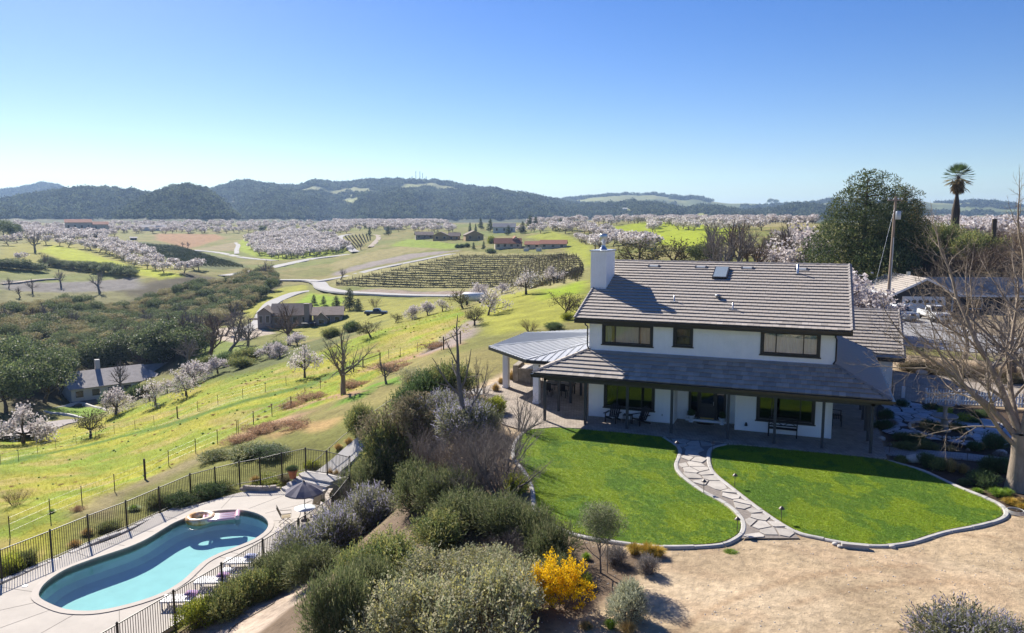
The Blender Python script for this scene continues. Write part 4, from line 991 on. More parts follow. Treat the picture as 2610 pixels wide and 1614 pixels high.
for a, b in (((-19.6, -20.6), (-21.3, -19.4)), ((-19.0, -21.4), (-21.3, -21.7)), ((-18.2, -21.9), (-20.9, -25.5)), ((-17.1, -22.1), (-18.6, -27)), ((-15.9, -22.0), (-15.6, -27)), ((-14.6, -21.1), (-12.2, -23.2)), ((-13.87, -19.4), (-11.35, -20.1)), ((-14.1, -17.6), (-11.35, -17.6)), ((-14.45, -15.6), (-11.35, -15.6)), ((-14.1, -13.8), (-11.35, -14.0)), ((-14.1, -12.3), (-11.4, -11.4)),
             ((-14.9, -11.05), (-12.2, -9.0)), ((-16.0, -10.4), (-14.4, -7.4)), ((-17.3, -10.28), (-16.6, -6.75)), ((-18.6, -10.8), (-19.6, -8.4)), ((-19.55, -12.6), (-21.2, -12.6)), ((-19.4, -14.3), (-20.9, -14.8)), ((-19.3, -16.3), (-21.0, -16.4)), ((-19.75, -18.0), (-21.3, -17.8)), ((-14.5, -15.0), (-11.3, -14.85))):
    MB().bar((*a, PZ + .002), (*b, PZ + .002), .022, .006).build('joint', JOINT, deck)
MB().lathe([(.13, 0), (.13, .012), (.1, .016)], (-20.2, -21.2, PZ), 16).build('skimmer_lid', mat('white_plastic', (.75, .75, .73), .4, var=.03), deck)
# basin
NP = len(POOL)
ring0 = [(p[0], p[1]) for p in POOL]
area = sum(ring0[i][0] * ring0[(i + 1) % NP][1] - ring0[(i + 1) % NP][0] * ring0[i][1] for i in range(NP))
if area < 0: ring0 = ring0[::-1]
PLASTER = mat('pool_plaster', (.42, .585, .555), .8, var=.08, scale=1.2, world=True)
def poolm():
    m = bpy.data.materials.new('waterline_tile'); m.use_nodes = True; nt = m.node_tree; b = nt.nodes['Principled BSDF']
    v_ = N(nt, 'TexVoronoi', Scale=9.0); g_ = N(nt, 'NewGeometry'); nt.links.new(g_.outputs['Position'], v_.inputs['Vector'])
    rp_ = N(nt, 'ValToRGB'); rp_.color_ramp.elements[0].color = (.02, .06, .09, 1); rp_.color_ramp.elements[1].color = (.10, .2, .24, 1); nt.links.new(v_.outputs['Color'], rp_.inputs[0]); nt.links.new(rp_.outputs[0], b.inputs['Base Color']); b.inputs['Roughness'].default_value = .25
    return m
V = []; Fq = []
cen = np.mean(ring0, axis=0)
def inset(P, t):
    P = np.array(P); out = []
    for i in range(len(P)):
        tt = P[(i + 1) % len(P)] - P[i - 1]; tt /= np.linalg.norm(tt); out.append(P[i] + np.array([-tt[1], tt[0]]) * t)
    return [tuple(p) for p in out]
r1 = inset(ring0, .35); zs = (PZ - .04, PZ - .8, PZ - 1.0)
for R_, z in ((ring0, PZ - .3), (ring0, zs[1]), (r1, zs[2])): V += [(p[0], p[1], z) for p in R_]
for k_ in range(2):
    for i in range(NP): Fq.append((k_ * NP + i, (k_ + 1) * NP + i, (k_ + 1) * NP + (i + 1) % NP, k_ * NP + (i + 1) % NP))
Fq.append(tuple(range(2 * NP, 3 * NP)))
pool = empty('swimming_pool', (0, 0, 0)); tag(pool, 'kidney-shaped swimming pool with turquoise water in the pale deck', 'pool')
MB().add(V, Fq).build('basin', PLASTER, pool)
V = [(p[0], p[1], PZ - .02) for p in ring0] + [(p[0], p[1], PZ - .3) for p in ring0]
MB().add(V, [(i, NP + i, NP + (i + 1) % NP, (i + 1) % NP) for i in range(NP)]).build('waterline_tiles', poolm(), pool)
ro = inset(ring0, .04); ri = inset(ring0, -.26)
V = [(p[0], p[1], PZ + .03) for p in ri] + [(p[0], p[1], PZ + .035) for p in ro] + [(p[0], p[1], PZ - .06) for p in ro]
MB().add(V, [(i, (i + 1) % NP, NP + (i + 1) % NP, NP + i) for i in range(NP)] + [(NP + i, NP + (i + 1) % NP, 2 * NP + (i + 1) % NP, 2 * NP + i) for i in range(NP)]).build('coping', mat('coping', (.47, .42, .365), .85, var=.08, scale=2, bump=.2), pool)
WATER = bpy.data.materials.new('pool_water'); WATER.use_nodes = True; nt = WATER.node_tree; nt.nodes.clear(); L = nt.links
out = N(nt, 'OutputMaterial'); tr = N(nt, 'BsdfTransparent'); tr.inputs[0].default_value = (.70, .885, .895, 1); gl = N(nt, 'BsdfGlossy', Roughness=.03); fr = schlick(nt, .03); ms = N(nt, 'MixShader')
nz = N(nt, 'TexNoise', Scale=3.5, Detail=3.0); g = N(nt, 'NewGeometry'); L.new(g.outputs['Position'], nz.inputs['Vector']); bp = N(nt, 'Bump', Strength=.12, Distance=.05); L.new(nz.outputs['Fac'], bp.inputs['Height']); L.new(bp.outputs[0], gl.inputs['Normal'])
L.new(fr.outputs[0], ms.inputs[0]); L.new(tr.outputs[0], ms.inputs[1]); L.new(gl.outputs[0], ms.inputs[2]); L.new(ms.outputs[0], out.inputs['Surface'])
sheet('water', inset(ring0, .002), PZ - .16, WATER, parent=pool)
ls = MB()
for k_ in range(3): ls.box(-16.1 + k_ * 0, -15.6, -21.8 + .25 * k_, -21.55 + .25 * k_, PZ - 1.8, PZ - .5 - .35 * k_)
ls.build('pool_steps', PLASTER, pool)
# floats
ringf = MB(); R0, r0 = .62, .2
V = []; Fq = []
for i in range(24):
    for j in range(10):
        a_, b_ = 2 * math.pi * i / 24, 2 * math.pi * j / 10; V.append(((R0 + r0 * math.cos(b_)) * math.cos(a_), (R0 + r0 * math.cos(b_)) * math.sin(a_), r0 * math.sin(b_)))
for i in range(24):
    for j in range(10): Fq.append((i * 10 + j, ((i + 1) % 24) * 10 + j, ((i + 1) % 24) * 10 + (j + 1) % 10, i * 10 + (j + 1) % 10))
o = ringf.add(V, Fq, True).build('pool_ring', mat('gold_vinyl', (.72, .36, .05), .25, spec=.6, var=.5, scale=1.6, hue2=(.75, .62, .45), coat=.3), None, (-18.85, -11.95, PZ - .06))
tag(o, 'gold inflatable ring floating beside the pink raft in the pool', 'pool float')
raft = empty('pool_raft', (-17.75, -11.35, PZ - .1), math.radians(38)); tag(raft, 'pink and white striped inflatable raft floating in the pool', 'pool float')
PINK = mat('pink_vinyl', (.72, .42, .50), .25, spec=.6, var=.05, coat=.3); WV = mat('white_vinyl', (.78, .76, .76), .3, spec=.6, var=.04)
for i in range(7):
    yy = -.42 + .14 * i
    MB().tube([(-.95, yy, .06), (-.9, yy, .07), (.55, yy, .07), (.6, yy, .06)], [.03, .075, .075, .03], 8).build('air_tube', PINK if i in (0, 6) else WV if i % 2 else PINK, raft)
MB().tube([(.72, -.45, .1), (.72, .45, .1)], .14, 10).build('head_rest', PINK, raft)
MB().tube([(-1.05, -.42, .07), (-1.05, .42, .07)], .08, 8).build('foot_tube', PINK, raft)
# parasol, table, chairs
UMBC = mat('grey_canvas', (.19, .18, .215), .85, var=.08, scale=6, translucent=.25); FRAME = mat('bronze_frame', (.10, .07, .055), .4, spec=.5, var=.1)
tx, ty = -13.15, -10.2
um = empty('patio_umbrella', (tx, ty, PZ)); tag(um, 'grey canvas parasol standing through the round table by the pool', 'umbrella')
MB().tube([(0, 0, 0), (0, 0, 2.22)], .022, 8).build('pole', FRAME, um)
n8 = 8; rim = [(1.08 * math.cos(2 * math.pi * (i + .3) / n8), 1.08 * math.sin(2 * math.pi * (i + .3) / n8)) for i in range(n8)]
for i in range(n8):
    a_, b_ = np.array(rim[i]), np.array(rim[(i + 1) % n8]); rows = []
    for f in (0.06, .35, .7, 1.0):
        zz = 2.2 - .52 * f ** 1.25; pa, pb = a_ * f, b_ * f; mid = (pa + pb) / 2 * (1 - .03 * f); rows.append([(*pa, zz), (*mid, zz - .04 * f), (*pb, zz)])
    V = [p for r_ in rows for p in r_] + [(a_[0], a_[1], 1.60), ((a_[0] + b_[0]) / 2 * .97, (a_[1] + b_[1]) / 2 * .97, 1.55), (b_[0], b_[1], 1.60)]
    Fq = [(r_ * 3 + c_, r_ * 3 + c_ + 1, r_ * 3 + 4 + c_, r_ * 3 + 3 + c_) for r_ in range(4) for c_ in range(2)]
    MB().add(V, Fq).build('canopy_panel', UMBC, um)
    MB().tube([(0, 0, 2.14), (a_[0], a_[1], 1.66)], .008, 5).build('rib', FRAME, um)
MB().lathe([(.06, 0), (.05, .05), (.0, .1)], (0, 0, 2.2), 8).build('finial', FRAME, um)
MB().lathe([(.24, 0), (.24, .05), (.06, .1), (.05, .28)], (0, 0, 0), 14).build('base', FRAME, um)
tb = empty('round_table', (tx, ty, PZ)); tag(tb, 'round white-topped patio table under the parasol', 'table')
MB().lathe([(.02, .70), (.56, .70), (.58, .715), (.56, .73), (.02, .73)], (0, 0, 0), 28).build('table_top', mat('frosted_top', (.72, .76, .77), .15, spec=.6, var=.03), tb)
for i in range(4):
    a_ = math.pi / 4 + i * math.pi / 2; MB().tube([(.2 * math.cos(a_), .2 * math.sin(a_), .7), (.26 * math.cos(a_), .26 * math.sin(a_), .35), (.45 * math.cos(a_), .45 * math.sin(a_), 0)], .016, 6).build('leg', FRAME, tb)
SLING = mat('tan_sling', (.36, .29, .18), .8, var=.08, translucent=.2)
def patio_chair(loc, rz, label):
    e = empty('patio_chair', loc, rz); tag(e, label, 'chair', 'chairs at the patio table')
    MB().add([(-.25, -.25, .43), (.25, -.25, .43), (.25, .22, .40), (-.25, .22, .40)], [(0, 1, 2, 3)]).build('seat', SLING, e)
    MB().add([(-.25, .24, .42), (.25, .24, .42), (.25, .46, .98), (-.25, .46, .98)], [(0, 1, 2, 3)]).build('backrest', SLING, e)
    for s in (-1, 1):
        MB().tube([(s * .27, .47, 1.0), (s * .27, .22, .4), (s * .27, -.27, .43), (s * .27, -.3, .64), (s * .27, .3, .66)], .014, 6).build('side_frame', FRAME, e)
        MB().tube([(s * .27, -.22, .43), (s * .27, .38, 0)], .014, 6).build('leg', FRAME, e); MB().tube([(s * .27, .18, .41), (s * .27, -.3, 0)], .014, 6).build('leg', FRAME, e)
    MB().tube([(-.27, .47, 1.0), (.27, .47, 1.0)], .014, 6).build('top_rail', FRAME, e)
    return e
patio_chair((-13.85, -10.95, PZ), math.radians(128), 'tan sling chair left of the patio table, side on')
patio_chair((-13.35, -9.2, PZ), math.radians(-8), 'tan sling chair behind the patio table, under the parasol')
# loungers by the fence
LW = mat('white_lounger', (.72, .72, .72), .5, var=.05); TOW = mat('blue_pattern_pillow', (.12, .16, .42), .85, var=.6, scale=14, hue2=(.62, .62, .66)); TOW2 = mat('blue_pink_pillow', (.16, .2, .46), .85, var=.6, scale=11, hue2=(.62, .3, .36))
def lounger(loc, rz, m, label):
    e = empty('pool_lounger', loc, rz); tag(e, label, 'lounger', 'loungers along the pool fence')
    for i in range(9): MB().box(-.62 + i * .15, -.5 + i * .15, -.3, .3, .31, .335).build('slat', LW, e)
    for s in (-1, 1):
        MB().bar((-.65, s * .31, .3), (.75, s * .31, .3), .04, .07).build('rail', LW, e)
        for xx in (-.55, .6): MB().box(xx - .03, xx + .03, s * .31 - .03, s * .31 + .03, 0, .28).build('leg', LW, e)
    MB().slab([(.72, -.3, .34), (.72, .3, .34), (1.1, .3, .9), (1.1, -.3, .9)], .03).build('backrest', LW, e)
    return e
def pillow(loc, rz, m, label):
    V = []; Fq = []
    for i in range(9):
        for j in range(7):
            x_, y_ = -1 + i / 4, -1 + j / 3; h_ = max(0, (1 - x_ ** 4) * (1 - y_ ** 4)) ** .5
            V.append((x_ * .3, y_ * .2, h_ * .1))
    for i in range(8):
        for j in range(6): Fq.append((i * 7 + j, (i + 1) * 7 + j, (i + 1) * 7 + j + 1, i * 7 + j + 1))
    o_ = MB().add(V, Fq, True).add([(x_, y_, -z_ * .6) for x_, y_, z_ in V], [f[::-1] for f in Fq], True).build('pillow', m, None, loc, rz); tag(o_, label, 'pillow', 'pillows on the loungers'); return o_
for (p, m, la, lb) in (((-12.45, -20.0), TOW2, 'white slatted lounger nearest the front corner of the pool fence', 'blue and pink pillow on the front lounger'), ((-12.4, -18.15), TOW2, 'white slatted lounger second of three along the pool fence', 'blue pillow with pink marks on the middle lounger'), ((-12.6, -16.1), TOW, 'white slatted lounger farthest of three along the pool fence', 'blue striped pillow on the farthest lounger')):
    lounger((p[0], p[1], PZ), math.radians(25), m, la); pillow((p[0] + .45, p[1] + .35, PZ + .45), math.radians(20), m, lb)
st = empty('side_table', (-12.25, -17.3, PZ)); tag(st, 'small round white side table between two loungers', 'table')
MB().lathe([(.02, .40), (.27, .40), (.28, .42), (.27, .44), (.02, .44)], (0, 0, 0), 20).build('table_top', LW, st)
for i in range(4):
    a_ = math.pi / 4 + i * math.pi / 2; MB().tube([(.2 * math.cos(a_), .2 * math.sin(a_), .4), (.22 * math.cos(a_), .22 * math.sin(a_), 0)], .02, 6).build('leg', LW, st)
# steps up to the gate, block walls, pot
STEPM = mat('step_concrete', (.47, .44, .41), .85, var=.14, scale=2, bump=.35, world=True)
steps = empty('garden_steps', (0, 0, 0)); tag(steps, 'curved concrete steps rising from the deck to the gate', 'steps')
def disc_poly(c, r, a0, a1, n=14): return [(c[0] + r * math.cos(math.radians(a)), c[1] + r * math.sin(math.radians(a))) for a in np.linspace(a0, a1, n)]
for k_, (y0, w_) in enumerate(((-6.95, 2.0), (-6.5, 1.8), (-6.0, 1.5), (-5.55, 1.2))):
    MB().prism([(-17.5 + (2 - w_) * .3, y0 + .25), (-16.8, y0 - .05), (-15.6, y0 - .2), (-14.5, y0 - .3), (-14.1, -4.6), (-17.2, -4.6)], PZ - .3, PZ + .15 * (k_ + 1)).build('step', STEPM, steps)
BLOCK = mat('wall_block', (.40, .34, .28), .9, var=.2, scale=4, bump=.6, bscale=20, random_tint=.18)
blk = MB().prism([(-.2, -.12), (.2, -.12), (.17, .12), (-.17, .12)], 0, .15).mesh('wall_block', BLOCK)
def block_wall(pts, rows, label, z0=PZ):
    e = empty('block_wall', (0, 0, 0)); tag(e, label, 'retaining wall')
    P = np.array(smooth_open(pts, 6)); s = np.concatenate([[0], np.cumsum(np.linalg.norm(np.diff(P, axis=0), axis=1))])
    for r_ in range(rows):
        q = .2 * (r_ % 2)
        while q < s[-1]:
            x_, y_ = np.interp(q, s, P[:, 0]), np.interp(q, s, P[:, 1]); x2, y2 = np.interp(q + .1, s, P[:, 0]), np.interp(q + .1, s, P[:, 1]); x1, y1 = np.interp(q - .1, s, P[:, 0]), np.interp(q - .1, s, P[:, 1])
            obj('wall_block', blk, e, (x_, y_, z0 + .152 * r_), math.atan2(y2 - y1, x2 - x1)); q += .41
    return e
block_wall([(-19.6, -7.6), (-18.9, -7.45), (-18.2, -7.2), (-17.6, -6.7)], 2, 'low curved block wall left of the pool steps')
block_wall([(-14.0, -6.6), (-13.6, -7.5), (-12.9, -8.2), (-12.0, -8.9)], 3, 'stepped block wall right of the pool steps behind the parasol')
TERRA = mat('terracotta', (.46, .16, .075), .8, var=.15, scale=5, bump=.2)
pot = MB().lathe([(.19, 0), (.27, .42), (.31, .44), (.31, .55), (.27, .55), (.24, .48), (.0, .47)], (0, 0, 0), 18).build('terracotta_pot', TERRA, None, (-17.35, -5.75, PZ + .45)); tag(pot, 'terracotta pot on the steps beside the pool gate', 'pot')
EDGE = mat('edging_stone', (.50, .47, .43), .9, var=.18, scale=4, bump=.5, random_tint=.15)
es = MB().prism([(-.26, -.14), (.26, -.12), (.25, .13), (-.24, .14)], -.06, .1).mesh('edging_stone', EDGE)
eg = empty('stone_edging', (0, 0, 0)); tag(eg, 'row of pale edging stones along the mulch bed left of the pool', 'edging')
P = np.array(smooth_open([(-21.75, -10.9), (-21.9, -13.04), (-21.85, -14.85), (-22.0, -15.9), (-22.0, -17.1), (-22.0, -18.5), (-22.15, -19.4), (-22.2, -20.9), (-22.3, -23)], 6)); s = np.concatenate([[0], np.cumsum(np.linalg.norm(np.diff(P, axis=0), axis=1))]); rngs = random.Random(4)
P[:, 0] += .45
for q in np.arange(0, s[-1], .56):
    x_, y_ = np.interp(q, s, P[:, 0]), np.interp(q, s, P[:, 1]); x2, y2 = np.interp(q + .2, s, P[:, 0]), np.interp(q + .2, s, P[:, 1])
    obj('edging_stone', es, eg, (x_, y_, float(height(x_, y_)) + rngs.uniform(0, .04)), math.atan2(y2 - y_, x2 - x_) + rngs.uniform(-.1, .1))
# metal fence round the pool
IRON = mat('black_iron', (.028, .022, .02), .5, spec=.4, var=.2, scale=3)
PK = []
def iron_fence(pts, label, zb, hh=1.5, gate=()):
    e = empty('pool_fence', (0, 0, 0)); tag(e, label, 'fence')
    for i, p in enumerate(pts): MB().box(-.035, .035, -.035, .035, -.3, hh + .06).lathe([(.05, hh + .06), (.0, hh + .1)], (0, 0, 0), 4).build('post', IRON, e, (p[0], p[1], zb[i]))
    for i in range(len(pts) - 1):
        a_, b_ = Vector((*pts[i], zb[i])), Vector((*pts[i + 1], zb[i + 1])); L_ = (b_ - a_).length; n_ = int(L_ / .115)
        for zz in (.1, hh - .02): MB().bar(a_ + Vector((0, 0, zz)), b_ + Vector((0, 0, zz)), .03, .04).build('rail', IRON, e)
        for k_ in range(1, n_):
            q = a_ + (b_ - a_) * k_ / n_; PK.append(((q - Vector(CAM)).length, q, hh, e))
    return e
iron_fence([(-11.2, -32.2), (-11.2, -29.5), (-11.2, -26.8), (-11.2, -24.1), (-11.2, -21.4), (-11.2, -18.7), (-11.2, -16.0), (-11.22, -13.3), (-11.4, -10.1), (-12.1, -7.45), (-13.6, -5.1), (-15.5, -4.75), (-17.1, -4.75), (-18.4, -5.45), (-19.4, -6.3), (-20.4, -7.0), (-21.4, -8.0), (-21.8, -9.6), (-21.75, -12), (-21.7, -14.3), (-21.75, -16.6), (-21.85, -18.6), (-22.0, -21.0), (-22.0, -23.4), (-22.0, -25.8)],
           'black iron picket fence round the pool terrace', [PZ] * 8 + [PZ + .05, PZ + .25, PZ + .55, PZ + .6, PZ + .6, PZ + .35, PZ + .15, PZ] + [float(height(x_, y_)) for x_, y_ in ((-21.4, -8), (-21.8, -9.6), (-21.75, -12), (-21.7, -14.3), (-21.75, -16.6), (-21.85, -18.6), (-22, -21), (-22, -23.4), (-22, -25.8))])
PK.sort(key=lambda q: q[0]); pk_me = MB().box(-.0095, .0095, -.0095, .0095, .1, 1.48).mesh('picket', IRON)
vis = [q for q in PK if q[1].y > -25.5]
for q in vis[:300]: obj('picket', pk_me, q[3], q[1])
mbp = MB()
for q in [p for p in PK if p not in vis[:300]]: mbp.box(q[1].x - .0095, q[1].x + .0095, q[1].y - .0095, q[1].y + .0095, q[1].z + .1, q[1].z + 1.48)
o = mbp.build('pickets', IRON, PK[0][3]); o['kind'] = 'stuff'
# path and handrail from the gate to the patio
def strip(name, P, width, m, dz=.04, label=None, step=.8, kind='structure', parent=None, lift=0, cross=3):
    P = np.array(smooth_open([tuple(p[:2]) for p in P], 6)); s = np.concatenate([[0], np.cumsum(np.linalg.norm(np.diff(P, axis=0), axis=1))])
    n_ = max(2, int(s[-1] / step)); tt = np.linspace(0, s[-1], n_); Q = np.stack([np.interp(tt, s, P[:, 0]), np.interp(tt, s, P[:, 1])], 1)
    T = np.gradient(Q, axis=0); T /= np.linalg.norm(T, axis=1)[:, None]; Nn = np.stack([-T[:, 1], T[:, 0]], 1)
    w_ = width if hasattr(width, '__len__') else [width, width]; wi = np.interp(np.linspace(0, 1, n_), np.linspace(0, 1, len(w_)), w_)
    rows = []
    for f in np.linspace(-.5, .5, cross): rows.append(Q + Nn * (wi * f)[:, None])
    zc = np.max([height(r_[:, 0], r_[:, 1]) for r_ in rows], axis=0) + dz
    k_ = max(1, min(9, n_ // 6 * 2 + 1)); zc = np.convolve(np.pad(zc, k_ // 2, mode='edge'), np.ones(k_) / k_, 'valid')[:n_]
    V = np.concatenate([np.column_stack([r_, zc]) for r_ in rows] + [np.column_stack([rows[0] - Nn * .25, zc - .5]), np.column_stack([rows[-1] + Nn * .25, zc - .5])])
    order = [cross] + list(range(cross)) + [cross + 1]; Fq = []
    for a_, b_ in zip(order, order[1:]):
        for i in range(n_ - 1): Fq.append((a_ * n_ + i, a_ * n_ + i + 1, b_ * n_ + i + 1, b_ * n_ + i))
    o_ = obj(name, np_mesh(name, V, np.array(Fq), m), parent)
    if parent is None: tag(o_, label, kind=kind)
    return o_
PATHC = mat('path_concrete', (.46, .44, .42), .85, var=.2, scale=1.2, bump=.4, bscale=15, hue2=(.36, .34, .32), world=True)
gp = [(-16.3, -5.2), (-15.9, -3.2), (-15.3, -1.0), (-14.2, 1.0), (-12.6, 2.6), (-10.6, 3.6), (-8.4, 4.0)]
strip('garden_path', gp, [1.7, 1.6, 1.6, 1.8], PATHC, .06, 'concrete path climbing from the pool gate to the patio', .5)
hr = empty('handrail', (0, 0, 0)); tag(hr, 'thin black handrail along the path above the pool', 'handrail')
rp_ = [(-16.9, -4.3), (-16.8, -2.6), (-16.1, -.4), (-15.0, 1.6), (-13.2, 3.4), (-11.0, 4.6), (-9.2, 5.0)]
RP = smooth_open(rp_, 4); MB().tube([(p[0], p[1], float(height(*p)) + 1.0) for p in RP], .022, 6).build('rail', IRON, hr)
for p in rp_: MB().tube([(p[0], p[1], float(height(*p)) - .1), (p[0], p[1], float(height(*p)) + 1.0)], .02, 6).build('post', IRON, hr)
# hillside wire fences
WOODP = mat('weathered_post', (.10, .075, .055), .9, var=.2, scale=6, bump=.4); TPOST = mat('rusty_stake', (.09, .065, .05), .8, var=.2); WIRE = mat('fence_wire', (.22, .21, .2), .5, metal=.6, var=0)
def wire_fence(bases, label, big=()):
    e = empty('wire_fence', (0, 0, 0)); tag(e, label, 'fence'); pr = None
    for i, p in enumerate(bases):
        h_ = 1.45 if i in big else 1.2
        MB().tube([(0, 0, -.2), (0, 0, h_)], .075 if i in big else .028, 6).build('post', WOODP if i in big else TPOST, e, tuple(p))
        if pr is not None and math.hypot(*(p - pr)[:2]) < 25:
            for zz in (.35, .75, 1.1): MB().tube([(*pr[:2], pr[2] + zz), (*p[:2], p[2] + zz)], .006, 3, caps=False).build('wire', WIRE, e)
        pr = p
    return e
wire_fence(hits(7, [(5, 1520), (120, 1495), (242, 1455), (360, 1425), (490, 1385), (615, 1350), (735, 1325), (868, 1298), (990, 1270), (1140, 1225), (1270, 1178), (1400, 1140), (1560, 1100), (1705, 1060), (1838, 1018)]), 'upper wire fence of thin stakes along the mown track on the hillside', (9,))
wire_fence(hits(5, [(65, 900), (325, 780), (528, 690), (738, 608), (933, 525), (1085, 440), (1258, 360), (1398, 300), (1522, 242), (1628, 172), (1748, 120), (1872, 65)]), 'lower wire fence of stakes on the slope above the pool', (4,))
wire_fence(hits(8, [(20, 1330), (118, 1265), (235, 1215), (357, 1165), (448, 1100), (548, 1040), (760, 930), (820, 902), (930, 875), (985, 842), (1060, 832), (1170, 800), (1322, 790), (1337, 785), (1445, 748)]), 'braced wire fence with wooden posts on the slope left of the pavilion', (6, 7, 8, 13, 14))
bf = hits(8, [(820, 902), (930, 875), (1337, 785), (1445, 748)])
for a_, b_ in ((bf[0], bf[1]), (bf[2], bf[3])):
    o = MB().tube([(*a_[:2], a_[2] + 1.0), (*b_[:2], b_[2] + 1.2)], .05, 6).build('brace_rail', WOODP); tag(o, 'wooden brace rail between two posts %s' % ('near the leaning bare tree' if a_ is bf[0] else 'by the dirt track'), 'fence rail')
# ================================================================ plant library
LEAF = mat('leaf', attr=True, rough=.6, spec=.25, var=.0, translucent=.4, random_tint=.14, gain=1.5)
LEAF_DRY = mat('dry_leaf', attr=True, rough=.85, spec=.1, var=.0, translucent=.25, random_tint=.14, gain=1.35)
PETAL = mat('petal', attr=True, rough=.7, spec=.1, var=.0, translucent=.4, random_tint=.08)
BARK = mat('bark', (.115, .088, .066), .95, spec=.1, var=.3, scale=7, bump=.7, bscale=18, dist=.03, stretch=(1, 1, .35))
BARK_G = mat('grey_bark', (.19, .165, .145), .95, spec=.1, var=.3, scale=6, bump=.7, bscale=16, dist=.03, stretch=(1, 1, .3))
BARK_P = mat('pale_bark', (.30, .245, .19), .95, spec=.1, var=.35, scale=5, bump=.8, bscale=14, dist=.04, stretch=(1, 1, .3))
TWIG = mat('twig_brown', (.15, .108, .08), .95, spec=.1, var=.2, scale=5, random_tint=.15)
TWIG_G = mat('twig_grey', (.20, .172, .155), .95, spec=.1, var=.2, scale=5, random_tint=.12)
def unit(v): return v / (np.linalg.norm(v, axis=-1, keepdims=True) + 1e-9)
def leaves(rng, C, D, Ln, Wd, col):
    """diamond leaves: base points C, long axes D"""
    n = len(C); D = unit(D); S = unit(np.cross(D, unit(rng.normal(size=(n, 3)))))
    Ln = np.broadcast_to(Ln, n)[:, None]; Wd = np.broadcast_to(Wd, n)[:, None]
    V = np.stack([C, C + D * Ln * .5 + S * Wd * .5, C + D * Ln, C + D * Ln * .5 - S * Wd * .5], 1).reshape(-1, 3)
    Fq = np.arange(4 * n).reshape(n, 4)
    return V, Fq, np.repeat(col, 4, 0)
def pal(rng, n, palette, weights=None, jit=.25):
    P = np.array(palette); i = rng.choice(len(P), n, p=weights)
    return np.clip(P[i] * (1 + rng.uniform(-jit, jit, (n, 1))), 0, 1)
def tubes(S, thick=.03):
    """S rows: p0 p1 r0 r1"""
    S = np.array(S, float); Vs = []; Fs = []; base = 0
    rmax = np.maximum(S[:, 6], S[:, 7])
    for k, sel in ((7, rmax > thick * 2.5), (5, (rmax <= thick * 2.5) & (rmax > thick * .6)), (3, rmax <= thick * .6)):
        s = S[sel]
        if not len(s): continue
        p0, p1 = s[:, :3], s[:, 3:6]; d = unit(p1 - p0); a = np.where(np.abs(d[:, 2:3]) > .9, [[1., 0, 0]], [[0, 0, 1.]]); r = unit(np.cross(d, a)); u = np.cross(r, d)
        th = np.arange(k) * 2 * math.pi / k; ring = r[:, None] * np.cos(th)[None, :, None] + u[:, None] * np.sin(th)[None, :, None]
        V = np.concatenate([p0[:, None] + ring * s[:, 6][:, None, None], p1[:, None] + ring * s[:, 7][:, None, None]], 1)
        n = len(s); b = base + np.arange(n)[:, None] * 2 * k; i = np.arange(k)[None]; j = (np.arange(k) + 1)[None] % k
        Fs.append(np.stack([b + i, b + j, b + k + j, b + k + i], -1).reshape(-1, 4)); Vs.append(V.reshape(-1, 3)); base += n * 2 * k
    return np.vstack(Vs), np.vstack(Fs)
def grow(rng, p, d, L, r, lvl, out, tips, prm):
    """one limb and what grows from it"""
    ns = prm['segs'][min(lvl, len(prm['segs']) - 1)]; pts = [np.array(p, float)]; d = unit(np.array(d, float)); rads = [r]
    end = r * prm.get('taper', .45)
    for i in range(ns):
        d = unit(d + rng.normal(0, prm['wander'], 3) + np.array([0, 0, prm['up'][min(lvl, len(prm['up']) - 1)]]))
        pts.append(pts[-1] + d * L / ns); rads.append(r + (end - r) * (i + 1) / ns)
        out.append((*pts[-2], *pts[-1], rads[-2], rads[-1]))
    if lvl >= prm['levels']:
        tips.append((pts[-1], d)); tips.append(((pts[-1] + pts[-2]) / 2, d)); return
    nc = prm['kids'][min(lvl, len(prm['kids']) - 1)]; nc = max(1, int(round(nc * rng.uniform(.75, 1.25)))); ph = rng.uniform(0, 6.28)
    lo = prm['from'][min(lvl, len(prm['from']) - 1)]
    for c in range(nc):
        t = lo + (1 - lo) * (c + rng.uniform(.2, .8)) / nc; f = t * ns; i = min(int(f), ns - 1); q = pts[i] + (pts[i + 1] - pts[i]) * (f - i); dd = unit(pts[i + 1] - pts[i])
        ph += 2.4 + rng.uniform(-.5, .5); a = unit(np.cross(dd, [.3, .5, .8] if abs(dd[2]) < .9 else [1, 0, 0])); b = np.cross(dd, a); side = a * math.cos(ph) + b * math.sin(ph)
        ang = math.radians(prm['angle'][min(lvl, len(prm['angle']) - 1)] * rng.uniform(.7, 1.3)); nd = dd * math.cos(ang) + side * math.sin(ang)
        rr = (r + (end - r) * t) * prm.get('shrink', .62)
        grow(rng, q, nd, L * prm['ratio'][min(lvl, len(prm['ratio']) - 1)] * rng.uniform(.75, 1.2) * (1.15 - .4 * t), max(rr, prm.get('rmin', .006)), lvl + 1, out, tips, prm)
    grow(rng, pts[-1], d, L * prm['ratio'][min(lvl, len(prm['ratio']) - 1)] * .8, end, lvl + 1, out, tips, prm)
def tree_mesh(seed, prm, stems, bark, name='trunk'):
    rng = np.random.default_rng(seed); out = []; tips = []
    for (p, d, L, r) in stems: grow(rng, p, d, L, r, 0, out, tips, prm)
    V, Fq = tubes(out, prm.get('thick', .03))
    return np_mesh(name, V, Fq, bark, smooth=True), np.array([t[0] for t in tips]), np.array([t[1] for t in tips])
